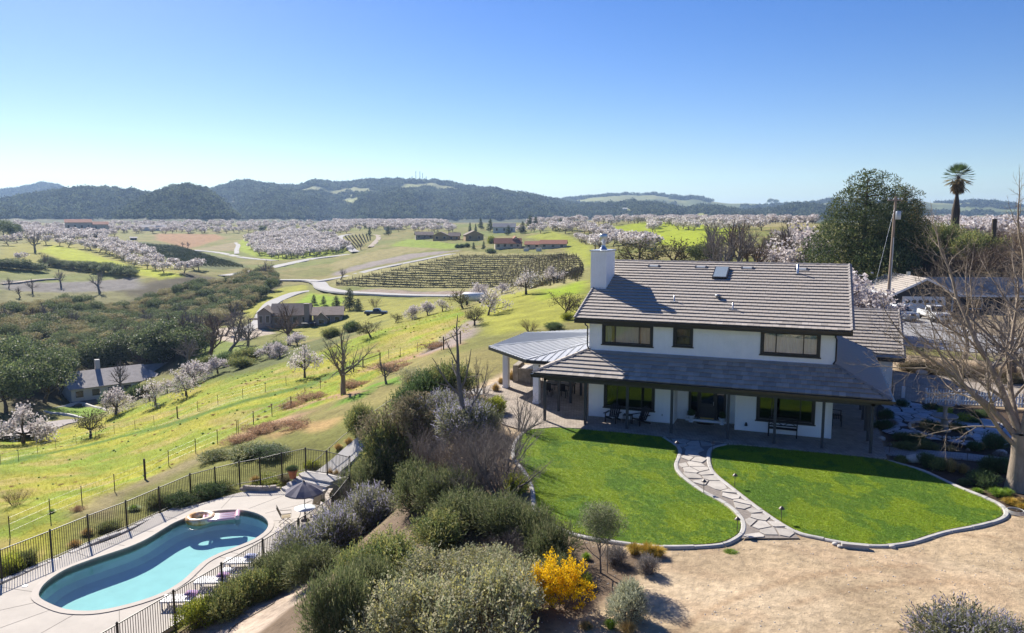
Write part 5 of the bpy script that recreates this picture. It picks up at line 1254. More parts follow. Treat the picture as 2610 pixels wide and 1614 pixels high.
def dome(rng, n, lumps, shell=.35):
    """points in a set of ellipsoids (cx cy cz rx ry rz); returns points and outward directions"""
    Lm = np.array(lumps); vol = Lm[:, 3] * Lm[:, 4] * Lm[:, 5]; i = rng.choice(len(Lm), n, p=vol ** .75 / (vol ** .75).sum())
    d = unit(rng.normal(size=(n, 3))); r = 1 - shell * rng.random(n) ** 1.4
    off = d * r[:, None] * Lm[i, 3:6]
    P = Lm[i, :3] + off
    return P, unit(d / Lm[i, 3:6] * Lm[i, 3:6].mean(1, keepdims=True))
def make_lumps(rng, w, h, k, flat=.9):
    R = w / 2; out = [(0, 0, h * .38, R * .62, R * .62, h * .42)]
    for j in range(k):
        a = rng.uniform(0, 6.28); q = R * rng.uniform(.2, .85); s = R * rng.uniform(.16, .4)
        zc = h * rng.uniform(.3, .78) * (1 - .35 * q / R)
        out.append((q * math.cos(a), q * math.sin(a), zc, s, s, min(s * flat, h * .4)))
    return out
def bush_mesh(seed, w, h, k, n, Ln, Wd, palette, weights=None, style='shoot', m=LEAF, tipcol=None, tipfrac=.0, jit=.25, out=.8, up=.7, wild=.5, per=6, shell=.35):
    rng = np.random.default_rng(seed); lumps = make_lumps(rng, w, h, k)
    if style == 'shoot':
        ns = n // per; P, O = dome(rng, ns, lumps, shell); keep = P[:, 2] > .02; P, O = P[keep], O[keep]; ns = len(P)
        D = unit(O * out + np.array([0, 0, up]) + rng.normal(0, wild * .5, (ns, 3))); Ls = Ln * 3.0 * rng.uniform(.6, 1.3, ns)
        t = np.tile(np.linspace(0, 1, per), ns); ii = np.repeat(np.arange(ns), per)
        C = P[ii] + D[ii] * (Ls[ii] * t)[:, None]; DD = D[ii] + rng.normal(0, wild, (len(C), 3))
        base = pal(rng, ns, palette, weights, jit)[ii] * (1 + rng.uniform(-.12, .12, (len(C), 1)))
        if tipcol is not None:
            sel = rng.random(ns)[ii] < tipfrac; tc = pal(rng, len(C), tipcol, None, .15); mk = sel & (t > .45); base = np.where(mk[:, None], tc, base)
        V, Fq, col = leaves(rng, C, DD, Ln * rng.uniform(.7, 1.3, len(C)), Wd, base)
    else:
        P, O = dome(rng, n, lumps, shell); keep = P[:, 2] > .02; P, O = P[keep], O[keep]
        V, Fq, col = leaves(rng, P, O * out + np.array([0, 0, up]) + rng.normal(0, wild, P.shape), Ln * rng.uniform(.6, 1.4, len(P)), Wd * rng.uniform(.7, 1.3, len(P)), pal(rng, len(P), palette, weights, jit))
    fol = np_mesh('foliage', V, Fq, m, col=col)
    segs = []
    for j in range(70):
        a = rng.uniform(0, 6.28); q = rng.uniform(.2, .85) * w / 2; e = np.array([q * math.cos(a), q * math.sin(a), h * rng.uniform(.4, .85) * (1 - .3 * q / w)]); b = np.array([.08 * math.cos(a) * w, .08 * math.sin(a) * w, -.05]); md = (b + e) / 2 + rng.normal(0, .05 * w, 3)
        segs += [(*b, *md, .02, .013), (*md, *e, .013, .005)]
    V, Fq = tubes(segs); st = np_mesh('stems', V, Fq, TWIG)
    return fol, st
def tuft_mesh(seed, w, h, n, palette, m=LEAF_DRY, width=.014, droop=.5):
    rng = np.random.default_rng(seed); a = rng.uniform(0, 6.28, n); lean = rng.random(n) ** .7; R = w / 2
    b = np.stack([np.cos(a), np.sin(a), np.zeros(n)], 1) * (rng.random(n) * .18 * w)[:, None]
    o = np.stack([np.cos(a), np.sin(a), np.zeros(n)], 1); hh = h * rng.uniform(.6, 1.1, n) * (1 - .35 * lean)
    m1 = b + o * (lean * R * .45)[:, None] + np.array([0, 0, 1]) * (hh * .7)[:, None]; e = b + o * (lean * R)[:, None] + np.array([0, 0, 1]) * (hh * (1 - droop * lean * .6))[:, None]
    s = np.stack([-np.sin(a), np.cos(a), np.zeros(n)], 1) * width / 2
    V = np.stack([b - s, b + s, m1 + s, m1 - s, e], 1).reshape(-1, 3); k = np.arange(n)[:, None] * 5
    col = np.repeat(pal(rng, n, palette), 5, 0)
    return np_mesh('blades', V, [(k + np.array([[0, 1, 2, 3]])), (k + np.array([[3, 2, 4]]))], m, col=col)
def twig_bush_mesh(seed, w, h, nst=26, levels=3, bark=TWIG_G, rad=.02, kids=(4, 4, 3)):
    rng = np.random.default_rng(seed)
    prm = dict(segs=(4, 3, 2, 2), wander=.16, up=(.12, .1, .08, .05), levels=levels, kids=kids, angle=(28, 34, 38), ratio=(.55, .55, .5), taper=.4, shrink=.6, rmin=.0035, thick=.02)
    prm['from'] = (.25, .2, .2)
    stems = []
    for j in range(nst):
        a = rng.uniform(0, 6.28); t = rng.uniform(.15, 1.0) ** .7
        stems.append(((.1 * w * math.cos(a), .1 * w * math.sin(a), -.05), (math.cos(a) * t * w * .9 / h, math.sin(a) * t * w * .9 / h, 1.0), h * .62 * rng.uniform(.7, 1.1), rad * rng.uniform(.6, 1.2)))
    return tree_mesh(seed, prm, stems, bark, 'twigs')
PLANTS = {}
def proto(key, parts, size):
    PLANTS[key] = (parts, size)
G_ROS = [(.085, .10, .042), (.115, .13, .055), (.055, .072, .03), (.15, .15, .075)]
G_SAGE = [(0.203, 0.216, 0.121), (0.270, 0.257, 0.162), (0.149, 0.162, 0.088), (0.338, 0.311, 0.203), (0.324, 0.297, 0.108)]
G_MIX = [(0.119, 0.147, 0.049), (0.168, 0.175, 0.056), (0.084, 0.112, 0.042), (0.224, 0.210, 0.070)]
LAVN = [(.21, .20, .27), (.26, .25, .31), (.17, .16, .20)]
for q in range(3):
    proto('rosemary%d' % q, bush_mesh(100 + q, 2.4, 1.35, 16, 13000, .12, .024, G_ROS, shell=.5, wild=.4), (2.4, 1.5))
    proto('sage%d' % q, bush_mesh(110 + q, 2.6, 1.5, 22, 14000, .07, .036, G_SAGE, style='shoot', out=.6, up=.5, wild=.8, per=5, shell=.6), (2.6, 1.6))
    proto('mixed%d' % q, bush_mesh(120 + q, 2.2, 1.3, 15, 11000, .10, .032, G_MIX, wild=.6, shell=.55), (2.2, 1.45))
    proto('lavender%d' % q, bush_mesh(130 + q, 2.4, 1.3, 10, 13000, .10, .028, [(.15, .155, .085), (.18, .175, .10), (.10, .11, .06)], tipcol=LAVN, tipfrac=.5, shell=.5), (2.4, 1.45))
    proto('dark%d' % q, bush_mesh(140 + q, 2.0, 1.1, 8, 7000, .10, .032, [(.06, .095, .036), (.08, .115, .042), (.045, .07, .03)]), (2.0, 1.2))
    proto('brown%d' % q, bush_mesh(150 + q, 2.4, 2.3, 12, 11000, .085, .03, [(.23, .19, .12), (.18, .15, .09), (.28, .24, .15), (.16, .17, .08)], m=LEAF_DRY, style='leaf', wild=.9, shell=.8), (2.4, 2.4))
    proto('weed%d' % q, bush_mesh(160 + q, 2.0, .5, 14, 3500, .10, .02, [(.36, .23, .14), (.42, .29, .18), (.28, .18, .11)], m=LEAF_DRY, style='leaf', wild=.9, shell=.6), (2.0, .7))
    me, _, _ = twig_bush_mesh(170 + q, 2.6, 2.2, 24, 3, TWIG_G, .022); proto('bare%d' % q, (me,), (2.8, 2.4))
    me, _, _ = twig_bush_mesh(180 + q, 2.6, 2.2, 22, 3, TWIG, .022); proto('barebrown%d' % q, (me,), (2.8, 2.4))
    proto('straw%d' % q, (tuft_mesh(190 + q, 1.1, .8, 900, [(.42, .29, .12), (.34, .23, .09), (.26, .20, .07)]),), (1.1, .8))
    proto('gold%d' % q, (tuft_mesh(195 + q, 1.1, .6, 900, [(.45, .28, .05), (.36, .25, .05), (.25, .22, .05)]),), (1.1, .6))
    proto('greengrass%d' % q, (tuft_mesh(200 + q, 1.0, .5, 700, [(.15, .24, .03), (.20, .27, .03), (.10, .17, .025)], m=LEAF),), (1.0, .5))
    proto('yellowgreen%d' % q, bush_mesh(210 + q, 1.4, .8, 7, 5000, .08, .034, [(.22, .25, .03), (.30, .30, .04), (.14, .17, .03)]), (1.4, .9))
proto('silver0', bush_mesh(220, 2.0, 1.25, 9, 12000, .07, .026, [(.22, .235, .17), (.29, .30, .22), (.17, .185, .13), (.33, .32, .19)], out=.9, up=.5, wild=.35), (2.1, 1.4))
proto('graytuft0', bush_mesh(221, 1.4, .8, 7, 5000, .09, .02, [(.20, .18, .17), (.26, .235, .22), (.15, .14, .12)], m=LEAF_DRY), (1.5, .95))
# bright yellow shrub
_y = twig_bush_mesh(230, 1.9, 1.5, 16, 2, TWIG, .016, (5, 4, 3)); rngy = np.random.default_rng(5)
_i = np.repeat(np.arange(len(_y[1])), 8); _c = _y[1][_i] + rngy.normal(0, .045, (len(_i), 3)); V, Fq, col = leaves(rngy, _c, rngy.normal(size=_c.shape), .055, .045, pal(rngy, len(_c), [(.80, .52, .012), (.85, .60, .02), (.66, .42, .012)], None, .15))
proto('forsythia0', (np_mesh('flowers', V, Fq, PETAL, col=col), _y[0]), (1.9, 1.7))
UID = [0]
def plant(key, loc, w, h, label, cat='shrub', name=None, group=None, seed=None, rz=None):
    parts, (pw, ph) = PLANTS[key]; UID[0] += 1; r = random.Random(UID[0] * 7 + 1)
    rz = r.uniform(0, 6.28) if rz is None else rz
    sc = (w / pw * r.uniform(.94, 1.06), w / pw * r.uniform(.94, 1.06), h / ph)
    name = name or 'shrub'
    if len(parts) == 1:
        o = obj(name, parts[0], None, tuple(loc), rz, sc); tag(o, label, cat, group); return o
    e = empty(name, tuple(loc), rz); e.scale = sc; tag(e, label, cat, group)
    for me in parts: obj(me.name.split('.')[0], me, e)
    return e
def plant_px(key, n, x, y, wpx, hpx, label, **kw):
    """a plant whose foot is seen at (x, y) and which measures wpx by hpx in that view"""
    s = VIEWS[n][2]; p = hit(n, x, y); m = dist_of(p) / F_PX / s * (1 / math.cos(math.atan((px(n, x, y)[0] - 1305) / F_PX)))**0
    q = float(height(p[0], p[1])); return plant(key, (p[0], p[1], q - .04), wpx * m, hpx * m, label, **kw)
# ---- trees
ALM = dict(segs=(3, 4, 3, 2), wander=.16, up=(.02, .03, .0, -.02), levels=3, kids=(6, 5, 4), angle=(58, 42, 44), ratio=(1.75, .6, .55), taper=.5, shrink=.62, rmin=.012, thick=.05); ALM['from'] = (.75, .3, .25)
def almond(seed, dens, nflower=9, pinks=((.60, .545, .54), (.68, .63, .62), (.48, .42, .41)), size=.17, lean=0):
    me, tp, td = tree_mesh(seed, ALM, [((0, 0, -.1), (lean, .05, 1), 1.0, .17)], BARK)
    rng = np.random.default_rng(seed); keep = rng.random(len(tp)) < dens; tp = tp[keep]
    i = np.repeat(np.arange(len(tp)), nflower); c = tp[i] + rng.normal(0, .17, (len(i), 3))
    V, Fq, col = leaves(rng, c, rng.normal(size=c.shape), size, size * .9, pal(rng, len(c), pinks, None, .12))
    return me, np_mesh('blossom', V, Fq, PETAL, col=col)
ALMONDS = [almond(300 + q, .6, 8) for q in range(4)]; ALMONDS_THIN = [almond(310 + q, .28, 8) for q in range(3)]
ALM_BARE = [almond(320 + q, .2, 8, ((.12, .12, .05), (.16, .14, .07), (.09, .10, .04)), .14) for q in range(2)]
def lean_me(pair, name):
    """one mesh holding limbs and crown, for far copies"""
    a, b = pair; va = np.array([v.co for v in a.vertices]); vb = np.array([v.co for v in b.vertices]); fa = np.array([p.vertices[:] for p in a.polygons]); fb = np.array([p.vertices[:] for p in b.polygons]) + len(va)
    col = np.ones((len(va) + len(vb), 3)); cb = np.zeros(len(vb) * 4, np.float32); b.color_attributes['Col'].data.foreach_get('color', cb); col[len(va):] = cb.reshape(-1, 4)[:, :3]
    return np_mesh(name, np.vstack([va, vb]), [fa, fb], [a.materials[0], b.materials[0]], col=col, mat_index=[0] * len(fa) + [1] * len(fb))
def far_almond(seed, nl=420):
    rng = np.random.default_rng(seed); prm = dict(ALM); prm['levels'] = 1; prm['kids'] = (5, 4); out = []; tips = []
    grow(rng, (0, 0, -.1), (.03, 0, 1), 1.2, .2, 0, out, tips, prm); V, Fq = tubes(out, .12)
    P, O = dome(rng, nl, [(0, 0, 2.8, 1.9, 1.9, 1.2)] + [(1.6 * math.cos(a), 1.6 * math.sin(a), 2.0 + rng.uniform(0, 1.2), .95, .95, .8) for a in rng.uniform(0, 6.28, 6)], .6)
    V2, F2, c2 = leaves(rng, P, rng.normal(size=P.shape), .5, .42, pal(rng, len(P), [(.70, .655, .645), (.76, .72, .70), (.52, .46, .44), (.30, .25, .22)], None, .1))
    return np_mesh('almond_tree', np.vstack([V, V2]), [Fq, F2 + len(V)], [BARK, PETAL], col=np.vstack([np.ones((len(V), 3)), c2]), mat_index=[0] * len(Fq) + [1] * len(F2))
FAR_ALM = [far_almond(330 + q) for q in range(4)]
def oak(seed, palette, n=4200, h=8.0, w=8.0, leaf=.33):
    rng = np.random.default_rng(seed); out = []; tips = []
    prm = dict(segs=(3, 4, 3), wander=.2, up=(.03, .05, .02), levels=2, kids=(5, 4), angle=(50, 45), ratio=(1.0, .6), taper=.5, shrink=.62, rmin=.03, thick=.08); prm['from'] = (.6, .35)
    grow(rng, (0, 0, -.2), (.05, 0, 1), h * .32, .3, 0, out, tips, prm); V, Fq = tubes(out, .1)
    lumps = [(0, 0, h * .62, w * .36, w * .36, h * .33)] + [(w * .32 * math.cos(a), w * .32 * math.sin(a), h * rng.uniform(.38, .8), w * rng.uniform(.16, .25), w * rng.uniform(.16, .25), h * rng.uniform(.11, .18)) for a in rng.uniform(0, 6.28, 11)]
    P, O = dome(rng, n, lumps, .5)
    V2, F2, c2 = leaves(rng, P, O * .5 + rng.normal(0, .8, P.shape), leaf * rng.uniform(.6, 1.3, n), leaf * .7, pal(rng, n, palette, None, .25))
    return np_mesh('oak_tree', np.vstack([V, V2]), [Fq, F2 + len(V)], [BARK, LEAF], col=np.vstack([np.ones((len(V), 3)), c2]), mat_index=[0] * len(Fq) + [1] * len(F2))
OAK_G = [(0.068, 0.093, 0.039), (0.090, 0.117, 0.045), (0.048, 0.066, 0.030), (0.128, 0.143, 0.060)]; OAK_B = [(0.191, 0.161, 0.081), (0.242, 0.191, 0.101), (0.151, 0.142, 0.069), (0.202, 0.202, 0.091)]
OAKS = [oak(400 + q, OAK_G) for q in range(3)]; OAKS_B = [oak(410 + q, OAK_B) for q in range(3)]
BT = dict(segs=(4, 5, 4, 3, 2), wander=.12, up=(.03, .06, .05, .04, .02), levels=4, kids=(5, 5, 4, 3), angle=(42, 38, 38, 40), ratio=(.85, .62, .55, .5), taper=.5, shrink=.6, rmin=.006, thick=.03); BT['from'] = (.55, .25, .2, .2)
BARE_T = [tree_mesh(500 + q, BT, [((0, 0, -.2), (.05, 0, 1), 2.4, .22)], BARK_G, 'branches')[0] for q in range(3)]
BT2 = dict(BT); BT2['levels'] = 3; BT2['rmin'] = .014
BARE_FAR = [tree_mesh(510 + q, BT2, [((0, 0, -.2), (.05, 0, 1), 2.4, .24)], TWIG if q % 2 else TWIG_G, 'branches')[0] for q in range(4)]
def mesh_h(me): z = np.array([v.co[2] for v in me.vertices]); return float(z.max())
def mesh_w(me): z = np.array([v.co[0] for v in me.vertices]); return float(z.max() - z.min())
SIZE = {}
def size_of(me):
    if me.name not in SIZE: SIZE[me.name] = (mesh_h(me), mesh_w(me))
    return SIZE[me.name]
def tree_at(parts, loc, h, label, name, cat='tree', group=None, rz=None, wide=1.0):
    UID[0] += 1; r = random.Random(UID[0] * 13 + 5); rz = r.uniform(0, 6.28) if rz is None else rz
    parts = parts if isinstance(parts, (tuple, list)) else (parts,)
    sc = h / max(size_of(m_)[0] for m_ in parts); sc3 = (sc * wide, sc * wide, sc)
    if len(parts) == 1:
        o = obj(name, parts[0], None, tuple(loc), rz, sc3); tag(o, label, cat, group); return o
    e = empty(name, tuple(loc), rz); e.scale = sc3; tag(e, label, cat, group)
    for me in parts: obj('crown' if 'blossom' in me.name or 'foliage' in me.name else me.name.split('.')[0], me, e)
    return e
def tree_px(parts, n, x, y, hpx, label, name, **kw):
    p = hit(n, x, y); m_ = dist_of(p) / F_PX / VIEWS[n][2]
    return tree_at(parts, (p[0], p[1], p[2] - .05), hpx * m_, label, name, **kw)
# ================================================================ planting round the house and pool
D = 'd'
GB_ = 'shrubs on the bank between lawn and pool'
NEAR = [
    # big grey-green mass at the foot of the picture
    ('sage0', D, 1130, 1545, 330, 250, 'largest grey-green shrub at the bottom, left of the yellow-flowered shrub'), ('sage1', D, 960, 1540, 280, 210, 'grey-green shrub left half of the big bottom thicket'), ('sage2', D, 1210, 1450, 200, 150, 'pale grey-green shrub touching the yellow-flowered shrub'), ('sage0', D, 1060, 1420, 240, 130, 'grey-green shrub along the top of the bottom thicket'), ('sage1', D, 1150, 1385, 190, 95, 'low grey-green shrub behind the bottom thicket'),
    ('rosemary0', D, 800, 1535, 170, 220, 'upright dark rosemary at the left end of the bottom thicket'), ('rosemary1', D, 890, 1450, 170, 140, 'dark rosemary between the bottom thicket and the sandy patch'), ('mixed0', D, 930, 1375, 210, 120, 'olive shrub above the sandy patch'), ('mixed1', D, 850, 1400, 130, 110, 'olive shrub at the tip of the sandy patch'),
    # lavender-flowered row inside the bank
    ('lavender0', D, 800, 1320, 170, 125, 'lavender-flowered shrub beside the parasol end of the pool fence'), ('lavender1', D, 730, 1355, 150, 115, 'lavender-flowered shrub midway along the pool fence'), ('lavender2', D, 880, 1265, 150, 110, 'grey lavender shrub behind the parasol'), ('bare0', D, 850, 1240, 140, 120, 'bare purplish twiggy shrub behind the parasol'), ('rosemary2', D, 690, 1390, 130, 95, 'dark rosemary against the pool fence'), ('rosemary0', D, 760, 1385, 150, 95, 'dark rosemary below the lavender row'), ('rosemary1', D, 640, 1385, 90, 70, 'small dark rosemary beside the farthest lounger'),
    ('mixed2', D, 590, 1440, 120, 85, 'olive shrub behind the middle lounger'), ('mixed0', D, 540, 1470, 120, 85, 'olive shrub outside the fence by the front lounger'), ('yellowgreen0', D, 480, 1492, 90, 70, 'bright green shrub at the front post of the pool fence'), ('mixed1', D, 640, 1425, 100, 75, 'grey-olive shrub at the edge of the sandy patch'), ('lavender2', D, 600, 1420, 80, 60, 'small lavender shrub beside the white side table'),
    # middle of the bank
    ('rosemary2', D, 1000, 1215, 160, 120, 'dense dark rosemary below the bare thicket'), ('rosemary0', D, 1060, 1215, 150, 115, 'dense dark rosemary right of its twin below the bare thicket'), ('rosemary1', D, 890, 1200, 130, 120, 'dark rosemary beside the tall iron gate post'), ('mixed2', D, 930, 1150, 150, 170, 'tall olive shrub above the gate'), ('brown0', D, 950, 1120, 200, 230, 'large brown-leaved shrub beside the garden path'), ('brown1', D, 1010, 1060, 170, 170, 'brown-leaved shrub right of the garden path'), ('brown2', D, 900, 1090, 120, 130, 'brown-leaved shrub overhanging the garden path'),
    ('lavender0', D, 1110, 1060, 190, 120, 'violet-flowered shrub below the dead tree'), ('lavender1', D, 1060, 1010, 130, 90, 'violet-flowered shrub left of the dead tree'), ('bare1', D, 1090, 1140, 180, 150, 'grey twiggy thicket below the violet shrub'), ('bare2', D, 1150, 1110, 180, 150, 'grey twiggy thicket left of the patio corner'), ('bare0', D, 1030, 1120, 150, 140, 'grey twiggy thicket beside the brown shrubs'), ('barebrown0', D, 1130, 1160, 160, 130, 'brown twiggy thicket above the rosemary'),
    ('bare1', D, 1180, 1180, 200, 190, 'tall grey twiggy thicket under the multi-stemmed tree'), ('bare2', D, 1120, 1200, 170, 150, 'grey twiggy thicket above the low rosemary'), ('barebrown2', D, 1060, 1160, 150, 150, 'brown twiggy thicket between brown shrub and grey thickets'), ('bare0', D, 1200, 1120, 170, 170, 'grey twiggy thicket against the patio wall'),
    ('rosemary1', D, 1110, 1260, 170, 100, 'low dark rosemary below the bare multi-stemmed tree'), ('rosemary2', D, 1200, 1275, 170, 110, 'broad dark rosemary left of the lawn kerb'), ('rosemary0', D, 1270, 1300, 140, 120, 'dark rosemary touching the left lawn kerb'), ('rosemary1', D, 1310, 1350, 140, 125, 'dark rosemary below the left lawn corner'), ('mixed0', D, 1050, 1300, 170, 100, 'olive shrub in the middle of the bank'), ('bare2', D, 1210, 1340, 140, 100, 'pale purple bare shrub between rosemary and sage'), ('rosemary2', D, 1330, 1400, 120, 90, 'dark rosemary above the yellow-flowered shrub'),
    ('dark0', D, 1030, 970, 120, 95, 'dark green shrub below the patio planting'), ('mixed1', D, 1080, 950, 130, 100, 'green shrub below the pavilion post'), ('dark1', D, 985, 985, 100, 80, 'dark green shrub left of the dead tree'), ('sage2', D, 1000, 930, 90, 70, 'pale shrub above the handrail'), ('bare1', D, 1130, 990, 120, 100, 'bare grey shrub behind the dead tree'), ('rosemary0', D, 1170, 1040, 80, 80, 'dark shrub at the patio edge'),
    ('mixed2', D, 866, 1038, 80, 85, 'round olive shrub beside the handrail'), ('yellowgreen1', D, 1236, 1175, 62, 55, 'round yellow-green shrub by the left lawn kerb'), ('yellowgreen2', D, 1185, 990, 60, 45, 'yellow-green mound at the patio corner'),
    # front bed
    ('forsythia0', 'f', 1425, 1545, 150, 180, 'bright yellow-flowered shrub beside the sand drive'), ('silver0', 'f', 1598, 1580, 155, 115, 'round silver-grey shrub mound at the edge of the sand drive'), ('gold0', D, 1545, 1325, 55, 42, 'golden grass clump nearest the lawn kerb'), ('gold1', D, 1515, 1322, 50, 38, 'golden grass clump behind the small olive tree'), ('gold2', D, 1570, 1328, 50, 36, 'golden grass clump at the right end of its row'), ('graytuft0', D, 1468, 1345, 65, 55, 'grey tufted shrub behind the small olive tree'), ('graytuft0', D, 1548, 1368, 65, 55, 'grey tufted shrub below the golden grasses'),
    ('yellowgreen0', D, 1395, 1400, 40, 35, 'small yellow-green plant left of the olive tree'), ('greengrass0', D, 1400, 1335, 30, 25, 'small green tuft near the left lawn kerb'), ('greengrass1', D, 1458, 1500, 40, 35, 'yellow-green grass tuft below the silver mound'), ('straw0', D, 1500, 1512, 50, 40, 'straw grass tuft below the silver mound'), ('straw1', D, 1400, 1500, 40, 25, 'straw grass tuft left of the silver mound'), ('greengrass2', D, 1745, 1318, 40, 8, 'patch of weeds on the sand by the path foot'),
    ('lavender1', D, 2300, 1590, 260, 130, 'lavender-flowered shrub in the bottom right corner'), ('lavender2', D, 2430, 1600, 190, 120, 'lavender-flowered shrub cut by the right edge at the bottom'),
    # beds by the pool
    ('dark1', 5, 1150, 690, 210, 90, 'low dark juniper left of the block wall'), ('mixed0', 5, 1010, 690, 170, 80, 'low spreading shrub inside the pool fence, left of the juniper'), ('dark2', 5, 1320, 640, 200, 90, 'dark spreading shrub beside the block wall'), ('mixed2', 5, 1430, 590, 160, 70, 'olive shrub near the block wall end'), ('yellowgreen1', 5, 1720, 545, 190, 45, 'trailing yellow-green plant on the block wall'), ('straw2', 5, 1640, 545, 90, 60, 'straw grass on the block wall'), ('brown0', 5, 1830, 540, 110, 75, 'brown-tipped shrub left of the terracotta pot'), ('yellowgreen2', 6, 480, 455, 110, 60, 'yellow-green plant inside the gate'), ('straw0', 6, 610, 520, 60, 90, 'tall straw grass right of the pool gate'), ('straw1', 6, 650, 520, 60, 80, 'second straw grass right of the pool gate'), ('lavender0', 6, 690, 540, 70, 80, 'small lavender shrub by the white gate post'), ('straw2', 6, 660, 330, 70, 50, 'straw grass under the handrail, lower'), ('straw0', 6, 730, 300, 80, 60, 'straw grass under the handrail, upper'), ('straw1', 6, 790, 260, 60, 50, 'straw grass by the round olive shrub'),
    ('yellowgreen0', 5, 60, 1110, 140, 90, 'yellow-green shrub at the left edge by the iron fence'), ('mixed1', 5, 170, 1070, 130, 90, 'olive shrub at the left end of the mulch bed'), ('straw1', 5, 480, 960, 90, 60, 'straw grass behind the edging stones'), ('mixed0', 5, 690, 850, 150, 60, 'low shrub behind the edging stones'), ('greengrass0', 5, 860, 720, 90, 40, 'green tuft by the iron fence'), ('straw2', 5, 560, 880, 90, 50, 'straw grass outside the iron fence'),
    # by the pavilion
    ('straw0', 'mid', 650, 985, 90, 85, 'straw grass left of the pavilion post, nearest'), ('straw1', 'mid', 765, 900, 70, 95, 'straw grass behind the pavilion post'), ('straw2', 'mid', 690, 930, 70, 70, 'straw grass between pavilion post and hillside'), ('dark0', 'mid', 545, 1100, 120, 80, 'dark green shrub at the left patio edge'),
    # slope outside the fences
    ('weed0', D, 745, 955, 110, 20, 'rust-brown weed patch below the big bare tree'), ('weed1', D, 690, 975, 80, 24, 'rust-brown weed patch left of its neighbour on the slope'), ('weed2', D, 850, 925, 110, 20, 'rust-brown weed patch by the braced fence'), ('weed0', D, 945, 885, 130, 24, 'rust-brown weeds above the small dark tree'), ('weed1', D, 1040, 830, 100, 20, 'rust-brown weeds beside the dirt track'), ('weed2', D, 640, 1030, 130, 24, 'rust-brown weeds above the iron fence'), ('weed0', D, 580, 1055, 100, 20, 'rust-brown weeds at the left on the slope above the pool'), ('weed1', D, 720, 1015, 120, 18, 'straw-brown weeds above the gate'),
    ('mixed0', D, 590, 1085, 110, 24, 'grey-green shrub outside the back of the iron fence'), ('dark2', D, 650, 1085, 110, 22, 'dark shrub outside the back of the iron fence'), ('mixed2', D, 520, 1095, 90, 22, 'grey shrub at the fence corner'), 
    ('barebrown1', 'mid', 900, 535, 160, 120, 'bare brown bush behind the pavilion'), ('dark1', 'mid', 1080, 520, 150, 60, 'green leafy shrub behind the pavilion roof'), ('yellowgreen1', 'mid', 1180, 450, 90, 60, 'green shrub beside the roof corner'),
]
for a in NEAR: plant_px(*a[:6], a[6], group=GB_ if 'grass' not in a[0] and 'straw' not in a[0] else 'grass clumps', name='grass_clump' if ('grass' in a[0] or 'straw' in a[0] or 'gold' in a[0]) else 'shrub', cat='grass clump' if ('grass' in a[0] or 'straw' in a[0] or 'gold' in a[0]) else 'shrub')
# garden beds right of the porch
Z6 = 'z6'
for a in (('dark0', 190, 640, 130, 100, 'dark shrub nearest the porch post'), ('dark1', 180, 720, 140, 90, 'dark shrub at the near porch corner'), ('dark2', 320, 530, 120, 65, 'dark shrub at the far end of the porch bed'), ('graytuft0', 250, 690, 90, 60, 'silvery plant in the porch bed'), ('dark0', 545, 720, 130, 85, 'dark shrub left of the fountain foot'), ('dark1', 630, 740, 130, 80, 'dark shrub before the fountain foot'), ('dark2', 790, 735, 140, 70, 'dark shrub right of the fountain foot'), ('yellowgreen0', 690, 600, 130, 70, 'bright green plant behind the fountain'), ('yellowgreen1', 870, 650, 190, 60, 'yellow-green mound right of the fountain'), ('dark2', 930, 670, 120, 40, 'dark mound at the court edge'), ('dark0', 580, 560, 130, 60, 'dark plants under the picket fence'), ('dark1', 1000, 600, 130, 50, 'dark plants at the right end of the picket fence'),
          ('dark2', 350, 820, 150, 75, 'dark clipped shrub at the head of the long bed'), ('dark1', 460, 825, 160, 75, 'dark clipped shrub second along the long bed'), ('mixed0', 370, 890, 220, 70, 'green shrub along the paver walk'), ('mixed1', 560, 890, 180, 70, 'green shrub midway along the paver walk'), ('straw0', 750, 905, 100, 60, 'straw grass beside the paver walk'), ('dark0', 960, 900, 120, 80, 'dark shrub before the court edge'), ('dark1', 1110, 880, 180, 130, 'large dark shrub near the big tree'), ('straw1', 1010, 890, 90, 70, 'straw grass near the big tree'), ('graytuft0', 1180, 960, 110, 60, 'grey plant behind the big tree'),
          ('mixed2', 340, 1000, 130, 60, 'low shrub by the boulder'), ('dark2', 560, 1040, 150, 110, 'dark shrub in the bed above the lawn kerb'), ('mixed0', 640, 1060, 160, 110, 'green shrub in the bed above the lawn kerb'), ('straw2', 750, 1080, 150, 120, 'straw grass in the bed above the lawn kerb'), ('straw0', 850, 1090, 120, 90, 'second straw grass in the bed above the lawn kerb'), ('dark0', 1090, 1080, 190, 130, 'large dark shrub left of the big trunk'), ('dark1', 1200, 1090, 170, 130, 'large dark shrub against the big trunk'), ('dark2', 1000, 1200, 230, 120, 'dark rounded shrub by the kerb below the big tree'), ('mixed1', 860, 1190, 110, 50, 'small shrub on the kerb'), ('greengrass0', 980, 1260, 100, 50, 'bright green tuft on the kerb'), ('greengrass1', 1150, 1290, 160, 80, 'bright green leafy clump at the foot of the big tree'), ('greengrass2', 1230, 1280, 120, 70, 'second bright green clump at the foot of the big tree'), ('gold0', 1260, 1360, 130, 70, 'golden grass at the right end of the kerb'), ('gold1', 1360, 1400, 100, 60, 'golden grass at the right edge'), ('straw1', 1340, 1350, 100, 60, 'straw grass at the right edge')):
    isg = a[0][:4] in ('stra', 'gold', 'gree')
    plant_px(a[0], Z6, *a[1:5], a[5], group='garden bed plants', name='grass_clump' if isg else 'shrub', cat='grass clump' if isg else 'shrub')
